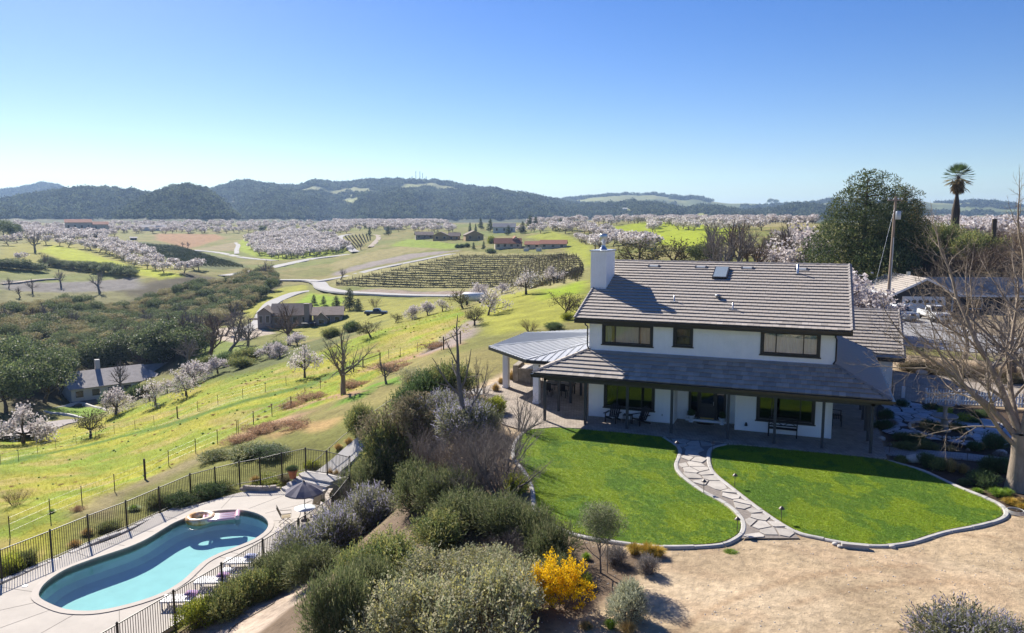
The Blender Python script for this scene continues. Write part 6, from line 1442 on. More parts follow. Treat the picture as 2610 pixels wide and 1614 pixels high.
# twiggy hedge behind the driveway and thickets behind the garage
for i, (x, y, w, h) in enumerate(((110, 780, 130, 110), (190, 790, 140, 120), (280, 800, 140, 120), (370, 810, 150, 120), (460, 820, 150, 120), (550, 835, 150, 120), (640, 850, 150, 120), (720, 850, 150, 120))):
    plant_px('barebrown%d' % (i % 3), 'rt', x, y + 25, w, h, 'bare brown twiggy shrub in the hedge behind the driveway', group='twiggy hedge behind the driveway'); plant_px('brown%d' % (i % 3), 'rt', x + 40, y + 30, w * .8, h * .6, 'brown-leaved shrub low in the hedge behind the driveway', group='brown shrubs in the driveway hedge')
# ---- trees near the house
OL = dict(BT); OL.update(levels=3, kids=(5, 5, 4), rmin=.004, thick=.02, angle=(38, 42, 45)); OL['from'] = (.45, .2, .15)
me, tp, td = tree_mesh(600, OL, [((0, 0, -.05), (.04, .02, 1), 1.15, .05)], BARK_G); rngo = np.random.default_rng(9)
P, O = dome(rngo, 9000, [(.02, 0, 1.75, .62, .62, .62), (.45, .1, 1.75, .45, .45, .45), (-.42, .1, 1.7, .45, .45, .42), (.1, -.4, 1.6, .45, .42, .42), (-.1, .4, 1.95, .45, .42, .42), (.25, -.2, 2.2, .4, .4, .36), (-.3, -.2, 2.15, .38, .38, .36)], .75)
V, Fq, col = leaves(rngo, P, O * .5 + np.array([0, 0, .4]) + rngo.normal(0, .7, P.shape), .075, .02, pal(rngo, len(P), [(.10, .12, .055), (.15, .165, .085), (.075, .095, .04), (.22, .22, .13)]))
ol = empty('olive_tree', (6.05, -19.8, -.1)); tag(ol, 'small young olive tree with airy grey-green crown at the lawn corner', 'tree'); obj('trunk', me, ol, scale=(.8, .8, .95)); obj('crown', np_mesh('foliage', V, Fq, LEAF, col=col), ol)
st_ = MB().tube([(.22, .05, -.05), (.22, .05, 1.1)], .02, 5).build('stake', mat('stake_wood', (.35, .27, .18), .9), ol)
# big bare tree at the right edge
BIG = dict(segs=(5, 6, 5, 4, 3, 2), wander=.12, up=(.0, .05, .05, .05, .04, .03), levels=5, kids=(5, 7, 6, 5, 3), angle=(40, 42, 42, 40, 38), ratio=(.85, .55, .5, .5, .5), taper=.42, shrink=.52, rmin=.006, thick=.03); BIG['from'] = (.3, .2, .15, .15, .15)
rngb = np.random.default_rng(77); out = []; tips = []
tr_pts = [(0, 0, -.3, .6), (.02, .05, .5, .46), (.05, .1, 1.6, .4), (.05, .12, 2.5, .4)]
for (a, b) in zip(tr_pts, tr_pts[1:]): out.append((*a[:3], *b[:3], a[3], b[3]))
for (p, d, L_, r_) in (((-.1, .1, 2.3), (-1.0, .35, .75), 5.4, .14), ((0, .15, 2.5), (-.55, .5, 1.0), 6.6, .17), ((.1, .1, 2.5), (.1, .4, 1.0), 7.0, .19), ((.2, .1, 2.4), (.7, .0, .9), 6.0, .16), ((-.2, .05, 2.0), (-1.0, -.35, .55), 4.6, .10), ((.05, .3, 2.4), (-.25, 1.0, .8), 6.0, .15), ((.2, 0, 2.2), (.5, -.8, .7), 4.0, .1)): grow(rngb, p, d, L_, r_, 1, out, tips, BIG)
V, Fq = tubes(out, .03)
big = empty('bare_tree', (20.95, -5.35, -.1)); tag(big, 'large bare tree with thick pale trunk at the right edge', 'tree'); obj('trunk', np_mesh('trunk', V, Fq, BARK_P, smooth=True), big)
# slender bare trees behind it
for i, (n, x, y, h) in enumerate((('rt', 435, 745, 260), ('rt', 700, 860, 330), ('rt', 560, 880, 250), ('rt', 740, 1000, 420), ('rt', 640, 640, 230))):
    tree_px(BARE_T[i % 3], n, x, y, h, ('slender bare tree by the concrete drive', 'bare tree at the right beyond the driveway', 'bare sapling behind the picket fence', 'bare tree at the far right edge above the garden', 'bare tree in front of the neighbouring roof')[i], 'bare_tree', group='bare trees right of the house', wide=1.25)
# dead tree with sawn limbs left of the pavilion
DEAD = dict(segs=(6, 4, 3, 2), wander=.09, up=(.02, .12, .05, 0), levels=2, kids=(5, 4), angle=(42, 45), ratio=(.42, .45), taper=.45, shrink=.55, rmin=.012, thick=.04); DEAD['from'] = (.38, .35)
me = tree_mesh(612, DEAD, [((0, 0, -.3), (0, 0, 1), 6.2, .23)], BARK_G)[0]; tree_px(me, D, 1106, 1075, 330, 'tall dead grey tree with sawn upright limbs left of the pavilion', 'bare_tree')
me = twig_bush_mesh(613, 3.2, 3.6, 9, 4, BARK_G, .06, (4, 4, 3, 3))[0]; tree_px(me, 3, 195, 610, 470, 'bare multi-stemmed grey tree at the left lawn edge', 'bare_tree', wide=1.15)
me = twig_bush_mesh(614, 3.0, 2.4, 8, 3, BARK_G, .04)[0]; tree_px(me, 'mid', 800, 1290, 330, 'fine bare shrub-tree before the patio paving', 'bare_tree', wide=1.1)
me = twig_bush_mesh(615, 3.4, 3.0, 8, 3, BARK_G, .05)[0]; tree_px(me, 'mid', 520, 1010, 300, 'bare leaning tree behind the dead tree', 'bare_tree', wide=1.1)
FAN = dict(BT); FAN.update(wander=.08, up=(.2, .05, .05, .03, .02), angle=(52, 38, 38, 40), kids=(6, 5, 4, 3)); FAN['from'] = (.6, .25, .2, .2)
me = tree_mesh(616, FAN, [((0, 0, -.2), (0, 0, 1), 2.6, .2)], BARK_G)[0]; tree_px(me, 8, 695, 1075, 470, 'wide-crowned bare tree standing alone on the grassy slope', 'bare_tree', wide=1.15)
tree_px(BARE_T[1], 8, 970, 1005, 165, 'small dark bare tree below the braced fence', 'bare_tree', wide=1.3)
# blossom trees on the slopes, one by one
BL = [(0, 7, 150, 1385, 250, 'blossoming almond tree at the left edge below the garden lawn', 1.0), (0, 7, 745, 1205, 165, 'blossoming almond tree in front of the valley house', 1.0), (2, 7, 580, 1350, 170, 'dark leafless almond tree left of the valley house lawn', 1.1), (1, 7, 1000, 1140, 170, 'thinly blossoming tree before the valley house roof, middle', 1.0), (1, 7, 1195, 1080, 170, 'thinly blossoming tree right of the valley house', 1.0), (0, 7, 1240, 1010, 150, 'blossoming almond behind the right end of the valley house', 1.1), (1, 7, 1075, 1060, 90, 'small blossoming tree at the valley house wall', 1.0), (0, 7, 1400, 935, 120, 'blossoming almond at the top of the grass slope, left', 1.2),
      (0, 7, 1730, 840, 110, 'blossoming almond pair member left of the tan house', 1.3), (0, 7, 1800, 835, 100, 'blossoming almond pair member right, before the tan house', 1.3), (0, 7, 1910, 760, 100, 'blossoming almond before the tan house deck', 1.4), (1, 8, 445, 965, 230, 'leaning almond with blossom on its lower side, on the slope', .8), (2, 8, 870, 705, 110, 'dark leafless almond at the slope edge beside the parked pickup', 1.4), (0, 8, 1135, 590, 100, 'small blossoming almond on the grass beyond the slope', 1.0), (0, 8, 1235, 565, 110, 'white blossoming almond second of three near the road', 1.1), (1, 8, 1330, 540, 100, 'thin blossoming almond near the road', 1.0), (2, 8, 1030, 610, 65, 'small leafless almond near the tan house', 1.2),
      (2, 8, 1460, 520, 140, 'dark leafless almond beside the white tank', 1.0), (2, 8, 1535, 630, 130, 'dark leafless almond below the white tank', 1.2), (1, 8, 1625, 565, 190, 'thinly blossoming almond right of the white tank', .9), (0, 8, 1570, 450, 110, 'blossoming almond above the white tank', 1.0), (1, 1, 355, 428, 180, 'broad dark almond with a blossoming side on the green rise', 1.1), (0, 1, 200, 425, 80, 'white blossoming almond left of the broad dark almond', 1.2), (1, 1, 535, 360, 120, 'blossoming almond at the foot of the vineyard', 1.1), (2, 1, 600, 570, 170, 'sprawling old almond with drooping limbs beside the roof', 1.2), (1, 1, 60, 440, 90, 'blossoming almond at the left of the green rise', 1.2)]
for i, (kind, n, x, y, h, lab, wd) in enumerate(BL): tree_px((ALMONDS, ALMONDS_THIN, ALM_BARE)[kind][i % (4, 3, 2)[kind]], n, x, y, h, lab, 'almond_tree', wide=wd)
for i, (x, y, h, lab) in enumerate(((770, 1060, 200, 'brown bare tree before the valley house roof'), (960, 1110, 110, 'bare bush against the valley house'))): tree_px(BARE_FAR[i], 7, x, y, h, lab, 'bare_tree', group='bare trees at the valley house')
plant_px('dark0', 7, 880, 1105, 130, 95, 'dark round bush against the valley house'); plant_px('mixed0', 7, 1560, 900, 170, 80, 'grey-green bush at the grass edge'); plant_px('dark2', 7, 690, 1150, 90, 90, 'olive bush beside the almond before the valley house')
for i, (k_, x, y, w_, h_, lab) in enumerate((('mixed0', 500, 882, 60, 36, 'olive bush on the crest left of the almonds'), ('dark1', 545, 872, 60, 34, 'dark bush on the grass crest'), ('mixed1', 590, 866, 70, 40, 'broad olive bush on the grass crest'), ('dark2', 660, 848, 50, 34, 'dark bush beside the crest almonds'), ('mixed2', 790, 808, 50, 30, 'olive bush below the tan house deck'), ('dark0', 840, 795, 50, 30, 'dark bush near the dark pickup'))): plant_px(k_, D, x, y, w_, h_, lab)
for i, (x, y, h_) in enumerate(((455, 880, 80), (500, 860, 95), (545, 850, 85), (440, 850, 100), (590, 835, 70), (690, 825, 80), (480, 830, 90))): tree_px(BARE_FAR[i % 4], D, x, y, h_, 'bare grey tree behind the crest of the grass slope', 'bare_tree', group='bare trees behind the crest', wide=1.3)
for i, (x, y, h_, lab) in enumerate(((15, 985, 120, 'tall dark oak cut by the left edge above the white almond'), (60, 975, 105, 'tall dark oak second from the left edge'), (105, 962, 115, 'tall dark oak left of the valley house lawn'), (140, 945, 105, 'tall dark oak against the left end of the valley house'), (30, 930, 110, 'tall dark oak behind the left edge pair'), (85, 925, 100, 'tall dark oak in the second rank at the left'))): tree_px(OAKS[i % 3], D, x, y, h_, lab, 'oak_tree')
plant_px('barebrown2', 5, 100, 690, 150, 120, 'fallen dead brush pile on the slope at the left')
# ================================================================ valley: roads, vineyards, orchards, woods, far houses
ROADM = mat('pale_asphalt', (.34, .325, .31), .9, var=.12, scale=.3, world=True); DIRT = mat('dirt_track', (.34, .28, .22), .95, var=.2, scale=.6, world=True)
def at_dist(n, x, d, y=800):
    b, s = bearing_slope(*px(n, x, y)); q = (CAM[0] + d * math.sin(b), CAM[1] + d * math.cos(b)); return np.array([q[0], q[1], float(height(*q))])
strip('valley_road', hits('z1', [(1330, 590), (1500, 608), (1650, 635), (1800, 655), (1905, 665)]), 5, ROADM, .12, 'pale road behind the dark vineyard', 4)
strip('valley_road', hits('z1', [(2425, 620), (2300, 640), (2150, 655), (2000, 685), (1880, 712), (1750, 738), (1620, 762), (1545, 776)]), 6, ROADM, .12, 'pale road curving below the blossom orchard', 4)
strip('valley_road', hits('z1', [(1920, 803), (2050, 802), (2150, 806), (2210, 822)]) + hits('d', [(775, 690), (830, 700), (960, 706), (1100, 706)]), 5.5, ROADM, .15, 'pale road passing below the terraced vineyard', 3)
strip('valley_road', hits('z2', [(-140, 825), (0, 790), (150, 757), (300, 725), (450, 692), (600, 663), (760, 630), (920, 600)]), 4, ROADM, .12, 'pale lane climbing beside the terraced vineyard', 4)
strip('house_drive', hits('d', [(752, 692), (715, 700), (680, 712), (650, 728), (632, 748), (620, 772), (575, 795)]), 4.5, ROADM, .15, 'pale drive curving down to the tan house', 3)
strip('valley_road', hits('z2', [(160, 610), (110, 570), (60, 530), (42, 505), (70, 492), (150, 478)]), 5, ROADM, .15, 'pale road looping past the small vineyard', 4)
strip('valley_road', hits('z2', [(255, 575), (290, 540), (312, 512), (308, 492), (285, 484)]), 3.5, DIRT, .12, 'dirt lane right of the small vineyard', 4)
strip('orchard_lane', hits('z1', [(1640, 620), (1640, 590), (1650, 560), (1635, 540)]), 3, ROADM, .12, 'short lane beside the orchard', 4)
strip('dirt_track', hits('z1', [(0, 826), (120, 818), (260, 800), (400, 790)]), 3, DIRT, .1, 'dirt track across the left meadow', 4)
# vineyards
VPOST = mat('vine_post', (.13, .10, .075), .9, var=.15); VINE = mat('dormant_vine', attr=True, rough=.9, spec=.1, var=0)
def vine_row(P, label, group, green=False, hh=1.5, step=2.4, seed=0):
    P = np.array(P); s = np.concatenate([[0], np.cumsum(np.linalg.norm(np.diff(P[:, :2], axis=0), axis=1))]); n = max(2, int(s[-1] / step)); tt = np.linspace(0, s[-1], n)
    X, Y = np.interp(tt, s, P[:, 0]), np.interp(tt, s, P[:, 1]); Z = height(X, Y); e = empty('vine_row', (0, 0, 0)); tag(e, label, 'vine row', group)
    mb = MB()
    for i in range(0, n, 2): mb.box(X[i] - .06, X[i] + .06, Y[i] - .06, Y[i] + .06, Z[i] - .2, Z[i] + hh)
    mb.build('trellis_posts', VPOST, e)['kind'] = 'stuff'
    rng = np.random.default_rng(seed); m_ = n * 30; q = rng.uniform(0, s[-1], m_); x, y = np.interp(q, s, P[:, 0]), np.interp(q, s, P[:, 1]); C = np.column_stack([x + rng.normal(0, .12, m_), y + rng.normal(0, .12, m_), height(x, y) + (rng.uniform(.1, hh, m_) if green else rng.choice([.0, .45], m_, p=[.4, .6]) + rng.uniform(0, .25, m_))])
    V, Fq, col = leaves(rng, C, rng.normal(size=C.shape) + [0, 0, .4], .4, .2, pal(rng, m_, [(.10, .13, .035), (.13, .15, .05)] if green else [(.15, .12, .075), (.19, .15, .09), (.14, .15, .055)]))
    obj('vines', np_mesh('vines', V, Fq, VINE, col=col), e)
    k_ = max(6, int(s[-1] / 3)); tq = np.linspace(0, s[-1], k_); x, y = np.interp(tq, s, P[:, 0]), np.interp(tq, s, P[:, 1]); z = height(x, y); hz_ = .22 + .3 * rng.random(k_); T = np.stack([np.gradient(x), np.gradient(y)], 1); T /= np.linalg.norm(T, axis=1)[:, None] + 1e-9; wv = .22
    V = np.concatenate([np.column_stack([x - T[:, 1] * wv, y + T[:, 0] * wv, z - .1]), np.column_stack([x, y, z + hz_]), np.column_stack([x + T[:, 1] * wv, y - T[:, 0] * wv, z - .1])]); i_ = np.arange(k_ - 1); Fq = np.vstack([np.stack([i_, i_ + 1, k_ + i_ + 1, k_ + i_], 1), np.stack([k_ + i_, k_ + i_ + 1, 2 * k_ + i_ + 1, 2 * k_ + i_], 1)])
    obj('cordon', np_mesh('cordon', V, Fq, VINE, col=pal(rng, len(V), [(.075, .085, .03)] if green else [(.16, .145, .07), (.19, .165, .085)])), e); return e
lx = [(630, 1620), (620, 1680), (600, 1700), (570, 1715), (540, 1720), (500, 1725), (450, 1730), (400, 1730), (340, 1730), (290, 1725), (240, 1720), (190, 1715), (150, 1700), (110, 1690), (80, 1600), (50, 1500), (30, 1400)]
for i, y in enumerate(632 + 206 * np.linspace(0, 1, 16) ** 1.1):
    xl = max(20, 905 - (y - 625) * 4.6); xr = lx[i][1]
    vine_row(hits('z2', [(x, y + 10 * math.sin((x - xl) / max(1, xr - xl) * math.pi) * (.3 + i / 12)) for x in np.linspace(xl, xr, 10)]), 'dormant vine row on the terraced vineyard hill', 'rows of the terraced vineyard', seed=i)
for i, f in enumerate(np.linspace(.04, .96, 13)):
    a0, a1 = np.array((870, 545)), np.array((1230, 565)); b0, b1 = np.array((1290, 700)), np.array((1700, 712)); p, q = a0 + (a1 - a0) * f, b0 + (b1 - b0) * f
    vine_row(hits('z1', [tuple(p + (q - p) * t_) for t_ in np.linspace(0, 1, 8)]), 'green vine row in the dark sloping vineyard beyond the wood', 'rows of the dark vineyard', True, 1.2, seed=40 + i)
for i, f in enumerate(np.linspace(.05, .95, 8)):
    p, q = np.array((70 + 190 * f, 500 - 18 * f)), np.array((150 + 110 * f, 590 - 70 * f)); vine_row(hits('z2', [tuple(p + (q - p) * t_) for t_ in np.linspace(0, 1, 5)]), 'vine row in the small vineyard inside the road loop', 'rows of the small vineyard', seed=60 + i)
# scattering by nodes for masses nobody could count
def scatter(name, pts, scales, src, label, cat=None):
    me = bpy.data.meshes.new(name); me.vertices.add(len(pts)); me.vertices.foreach_set('co', np.asarray(pts, np.float32).ravel())
    a = me.attributes.new('sc', 'FLOAT', 'POINT'); a.data.foreach_set('value', np.asarray(scales, np.float32))
    a = me.attributes.new('rz', 'FLOAT_VECTOR', 'POINT'); r = np.zeros((len(pts), 3), np.float32); r[:, 2] = np.random.default_rng(len(pts)).uniform(0, 6.28, len(pts)); a.data.foreach_set('vector', r.ravel())
    o = obj(name, me); tag(o, label, kind='stuff')
    ng = bpy.data.node_groups.new(name, 'GeometryNodeTree'); ng.interface.new_socket('Geometry', in_out='INPUT', socket_type='NodeSocketGeometry'); ng.interface.new_socket('Geometry', in_out='OUTPUT', socket_type='NodeSocketGeometry')
    gi, go = ng.nodes.new('NodeGroupInput'), ng.nodes.new('NodeGroupOutput'); ip = ng.nodes.new('GeometryNodeInstanceOnPoints'); oi = ng.nodes.new('GeometryNodeObjectInfo'); oi.inputs['Object'].default_value = src; oi.inputs['As Instance'].default_value = True
    sc = ng.nodes.new('GeometryNodeInputNamedAttribute'); sc.data_type = 'FLOAT'; sc.inputs['Name'].default_value = 'sc'; rz = ng.nodes.new('GeometryNodeInputNamedAttribute'); rz.data_type = 'FLOAT_VECTOR'; rz.inputs['Name'].default_value = 'rz'
    L = ng.links; L.new(gi.outputs[0], ip.inputs['Points']); L.new(oi.outputs['Geometry'], ip.inputs['Instance']); L.new(sc.outputs['Attribute'], ip.inputs['Scale']); L.new(rz.outputs['Attribute'], ip.inputs['Rotation']); L.new(ip.outputs[0], go.inputs[0])
    md = o.modifiers.new('scatter', 'NODES'); md.node_group = ng
    return o
def poisson(poly, spacing, seed, keep=1.0):
    rng = np.random.default_rng(seed); P = np.array(poly); lo, hi = P.min(0), P.max(0); xs = np.arange(lo[0], hi[0], spacing); ys = np.arange(lo[1], hi[1], spacing * .87)
    if len(xs) * len(ys) > 400000: return []
    X, Y = np.meshgrid(xs, ys); X = X + (np.arange(len(ys)) % 2)[:, None] * spacing / 2; X = X + rng.uniform(-.32, .32, X.shape) * spacing; Y = Y + rng.uniform(-.32, .32, Y.shape) * spacing
    m_ = inside(poly, X, Y) & (rng.random(X.shape) < keep); x, y = X[m_], Y[m_]; return list(zip(x, y, height(x, y)))
def grid(poly, spacing, ang, seed, jit=.08):
    rng = np.random.default_rng(seed); P = np.array(poly); c, s = math.cos(ang), math.sin(ang); Q = np.column_stack([P[:, 0] * c + P[:, 1] * s, -P[:, 0] * s + P[:, 1] * c]); lo, hi = Q.min(0), Q.max(0)
    U, Vv = np.meshgrid(np.arange(lo[0], hi[0], spacing), np.arange(lo[1], hi[1], spacing)); U = U + rng.normal(0, jit, U.shape) * spacing; Vv = Vv + rng.normal(0, jit, U.shape) * spacing; X, Y = U * c - Vv * s, U * s + Vv * c
    m_ = inside(poly, X, Y); x, y = X[m_], Y[m_]; return list(zip(x, y, height(x, y)))
# blossom orchards
ORCH = []; OLAB = {}
def along(n, pts, k, jit=2.0, seed=0):
    lab = {1: 'front row of the left hillside orchard', 2: 'middle row of the left hillside orchard', 3: 'back row of the left hillside orchard', 5: 'diagonal blossom band beside the chimney', 6: 'diagonal blossom band beside the chimney', 7: 'short row left of the chimney top', 8: 'cluster right of the dark conifers', 9: 'line climbing the bright green hill', 10: 'foot of the bright green hill', 11: 'skyline row of the bright green hill', 12: 'top of the bright green hill'}[seed]
    rng = np.random.default_rng(seed); P = np.array([h_[:2] for h_ in hits(n, pts)]); s = np.concatenate([[0], np.cumsum(np.linalg.norm(np.diff(P, axis=0), axis=1))])
    for t_ in np.linspace(0, s[-1], k): x, y = np.interp(t_, s, P[:, 0]) + rng.normal(0, jit), np.interp(t_, s, P[:, 1]) + rng.normal(0, jit); ORCH.append((x, y, float(height(x, y)))); OLAB[ORCH[-1]] = lab
along('z1', [(400, 562), (560, 580), (700, 608), (820, 645), (940, 690), (1040, 722), (1130, 750), (1250, 755)], 17, 1.2, 1); along('z1', [(420, 535), (600, 550), (750, 585), (870, 615), (1000, 655), (1100, 695), (1210, 720), (1350, 728)], 17, 1.2, 2); along('z1', [(500, 515), (650, 530), (800, 560), (920, 595), (1010, 625)], 14, 1.5, 3)
ORCH += grid(region('z1', [(1690, 520), (2000, 478), (2300, 505), (2410, 600), (2200, 636), (1900, 652), (1760, 622)]), 8.2, .35, 4)
along('z2', [(1640, 452), (1760, 462), (1880, 480), (1960, 505), (2050, 535), (2120, 565), (2190, 595)], 26, 2.0, 5); along('z2', [(1620, 470), (1760, 490), (1880, 510), (1980, 540), (2080, 575), (2160, 600)], 24, 2.0, 6); along('z2', [(1700, 530), (1760, 545), (1830, 560), (1860, 580)], 9, 2, 7); along('z2', [(1360, 470), (1450, 455), (1580, 460), (1480, 470)], 12, 3, 8)
along('z2', [(1950, 400), (2080, 395), (2200, 430), (2260, 470)], 12, 4, 9); along('z3', [(20, 530), (90, 560), (250, 560), (350, 570), (440, 575)], 12, 3, 10); along('z3', [(0, 500), (150, 508), (300, 520), (450, 545), (560, 570)], 22, 4, 11); along('z2', [(2200, 400), (2300, 405), (2440, 420)], 10, 4, 12)
ORCH += [tuple(h_) for h_ in hits('z1', [(150, 668), (1350, 735), (60, 560), (120, 540), (240, 545), (320, 555)])]
FARO = []
for poly, sp, kp in ((region('z1', [(60, 520), (400, 520), (640, 520), (800, 500), (740, 440), (300, 440), (90, 420)]), 11, .9), (region('z1', [(720, 480), (1080, 480), (1500, 480), (1750, 470), (2400, 480), (2440, 415), (1500, 412), (720, 418)]), 15, .85), (region('z2', [(0, 470), (200, 460), (500, 465), (860, 480), (700, 400), (0, 398)]), 15, .8), (region('z2', [(1330, 440), (1900, 430), (2440, 410), (2440, 385), (1900, 390), (1400, 385)]), 14, .4), (region('z3', [(0, 500), (480, 530), (1000, 520), (1000, 500), (0, 480)]), 14, .6)):
    FARO += poisson(poly, sp, int(sp * 10 + len(FARO)), kp)
FARO = [p for p in FARO if dist_of(p) < 1500]
RB = [p for p in poisson([tuple(at_dist('z3', x, d)[:2]) for x, d in ((1760, 190), (2500, 190), (3000, 420), (1700, 420))], 7.0, 77, .45)]
ORCH += RB
ORCH.sort(key=dist_of); rngf = random.Random(3)
first_alm = None
for i, p in enumerate(ORCH[:300]):
    d_ = dist_of(p); me = FAR_ALM[i % 4] if d_ > 260 else lean_me(ALMONDS[i % 4], 'almond_tree') if False else FAR_ALM[i % 4]
    right = p in RB
    o = tree_at(me, (p[0], p[1], p[2] - .1), rngf.uniform(4.6, 6.4) * (1.0 if d_ < 450 else 1.15), 'blossoming almond tree in the %s' % ('pale mass behind the neighbouring garage' if right else OLAB.get(p, 'square orchard block beside the curving road')), 'almond_tree', group='almond trees behind the garage' if right else 'almonds, ' + OLAB.get(p, 'orchard block'), wide=1.15)
    first_alm = first_alm or o
hm = size_of(FAR_ALM[0])[0]
scatter('far_orchard', [(p[0], p[1], p[2] - .1) for p in ORCH[300:] + FARO], [rngf.uniform(5.0, 7.2) / hm for p in ORCH[300:] + FARO], first_alm, 'far blossoming almond orchards reading as one pale mass')
# oak wood in the valley
WPTS = poisson(region('d', [(0, 985), (0, 752), (140, 735), (300, 745), (420, 700), (540, 680), (640, 650), (672, 680), (640, 705), (560, 755), (490, 800), (455, 850), (430, 878), (300, 895), (180, 925), (90, 980)]), 4.1, 21, .92)
VHP = hit('val', 560, 560); WPTS = [p for p in WPTS if not (math.hypot(p[0] - VHP[0], p[1] - VHP[1]) < 17 or (dist_of(p) < dist_of(VHP) + 6 and abs(math.atan2(p[0] - CAM[0], p[1] - CAM[1]) - math.atan2(VHP[0] - CAM[0], VHP[1] - CAM[1])) < .09))]
WPTS.sort(key=dist_of); first_oak = first_green = None
for i, p in enumerate(WPTS[:300]):
    d_ = dist_of(p); b_ = (math.atan2(p[0] - CAM[0], p[1] - CAM[1]) - YAW)
    green = rngf.random() < (.85 if d_ < 200 else .4); bare = (not green) and rngf.random() < (.55 if b_ > -.36 else .14)
    if bare: tree_at(BARE_FAR[i % 4], p, rngf.uniform(4.5, 7.5), 'bare grey-brown tree in the valley wood', 'bare_tree', group='bare trees in the valley wood', wide=1.2)
    else:
        o = tree_at((OAKS if green else OAKS_B)[i % 3], (p[0], p[1], p[2] - .6), (rngf.uniform(6.0, 10.0) if d_ < 200 else rngf.uniform(4.5, 6.5)) if green else rngf.uniform(3.4, 5.8), 'dark green oak in the valley wood' if green else 'brownish oak in the valley wood', 'oak_tree', group='dark oaks of the valley wood' if green else 'brown oaks of the valley wood', wide=rngf.uniform(.95, 1.35))
        if not green and first_oak is None: first_oak = o
        if green and first_green is None: first_green = o
oh = size_of(OAKS_B[0])[0]
fw_ = [p for p in WPTS[300:]]; rngf.shuffle(fw_); cut_ = int(len(fw_) * .58)
for part_, src_, lo_, hi_ in ((fw_[:cut_], first_oak, 3.4, 5.6), (fw_[cut_:], first_green, 3.8, 6.2)): scatter('far_wood', [(p[0], p[1], p[2] - .5) for p in part_], [rngf.uniform(lo_, hi_) / oh for p in part_], src_, 'far part of the valley wood')
# hedges, single trees and bushes about the valley
for i, (x, y) in enumerate([(x, 735 - 18 * (x / 300 - 1) ** 2 * 0 + (x - 0) * .09) for x in range(0, 280, 34)] + [(x, 720 + (x - 340) * .13) for x in range(340, 930, 38)]):
    p = hit('z1', x, y - 20); tree_at(OAKS[i % 3], (p[0], p[1], p[2] - 1.0), rngf.uniform(4.5, 6.5), 'dark oak in the hedge line below the yellow meadow', 'oak_tree', group='hedge line oaks', wide=1.5)
for i, (x, y, h, t_, lab) in enumerate(((245, 605, 130, BARE_FAR[0], 'broad dark bare tree on the left meadow'), (290, 715, 95, BARE_FAR[2], 'bare tree below the white almond at the left'), (60, 855, 65, BARE_FAR[1], 'small bare tree on the near left meadow'), (225, 890, 90, BARE_FAR[3], 'white-barked bare tree on the near left meadow'), (425, 845, 110, BARE_FAR[0], 'bare tree at the right of the near left meadow'), (690, 890, 140, BARE_FAR[2], 'spreading bare oak at the meadow edge'), (140, 920, 70, BARE_FAR[1], 'stunted bare tree at the left'), (1850, 790, 130, BARE_FAR[0], 'bare tree where the roads meet'), (1300, 580, 45, BARE_FAR[1], 'bare tree beside the brown field'), (1265, 570, 35, BARE_FAR[3], 'small bare tree beside the brown field'), (2360, 800, 90, BARE_FAR[2], 'bare tree on the lane beside the vineyard'))): tree_px(t_, 'z1', x, y, h, lab, 'bare_tree', wide=1.2)
for i, (x, y, h, lab) in enumerate(((40, 520, 120, 'dark conifer clump at the left edge'), (100, 515, 100, 'dark oak beside the left-edge conifers'), (0, 510, 110, 'dark oak cut by the left edge far off'), (1820, 475, 55, 'pale willow among the almonds'))): tree_px(OAKS[i % 3], 'z1', x, y, h, lab, 'oak_tree', wide=1.0)
for i, (x, y, h) in enumerate(((500, 640, 120), (560, 660, 110), (640, 700, 140), (700, 690, 120), (470, 600, 100), (1380, 690, 150), (1450, 700, 130), (1300, 660, 130), (1500, 640, 120))):
    tree_px(BARE_FAR[i % 4], 7, x + 700 if x < 800 else x, y, h, 'bare grey tree at the right side of the valley wood', 'bare_tree', group='bare grey trees by the tan house', wide=1.4)
tree_px(BARE_T[0], 7, 1545, 705, 180, 'pale bare tree on the drive of the tan house', 'bare_tree', wide=1.3); tree_px(BARE_FAR[1], 'tan', 770, 720, 470, 'brown bare tree before the tan house front', 'bare_tree', wide=1.2)
def conifer(seed, w, h, n, palette, leaf=.45, bark=BARK, lumpn=46, cone=1.0, shell=.6):
    rng = np.random.default_rng(seed); lumps = []
    for j in range(lumpn):
        t_ = (j + rng.random()) / lumpn; z = h * (.12 + .84 * t_ ** .9); R = w / 2 * (1 - t_) ** (.55 * cone) * (.7 + .3 * rng.random()); a = j * 2.4 + rng.uniform(-.4, .4); s = w * (.18 * (1 - t_) + .085) * rng.uniform(.75, 1.35); q = R * rng.uniform(.45, .95)
        lumps.append((q * math.cos(a), q * math.sin(a), z, s, s, s * .62))
    P, O = dome(rng, n, lumps, shell); V2, F2, c2 = leaves(rng, P, O * .7 + rng.normal(0, .55, P.shape) + [0, 0, .25], leaf * rng.uniform(.6, 1.3, n), leaf * .32, pal(rng, n, palette, None, .3))
    segs = [(0, 0, -.3, 0, 0, h * .5, w * .03, w * .02), (0, 0, h * .5, 0, 0, h * .95, w * .02, w * .004)] + [(0, 0, l_[2] - s_ * .0 - .4, l_[0] * .9, l_[1] * .9, l_[2], w * .008, w * .003) for l_ in lumps for s_ in (1,)]
    V, Fq = tubes(segs, .05)
    return np_mesh('trunk', V, Fq, bark), np_mesh('foliage', V2, F2, LEAF, col=c2)
PINE_G = [(.036, .055, .022), (.052, .07, .027), (.026, .038, .017), (.09, .10, .038)]
SMALLC = conifer(701, 3.2, 8, 2600, [(.03, .048, .022), (.042, .06, .028), (.06, .078, .035)], .4, lumpn=30)
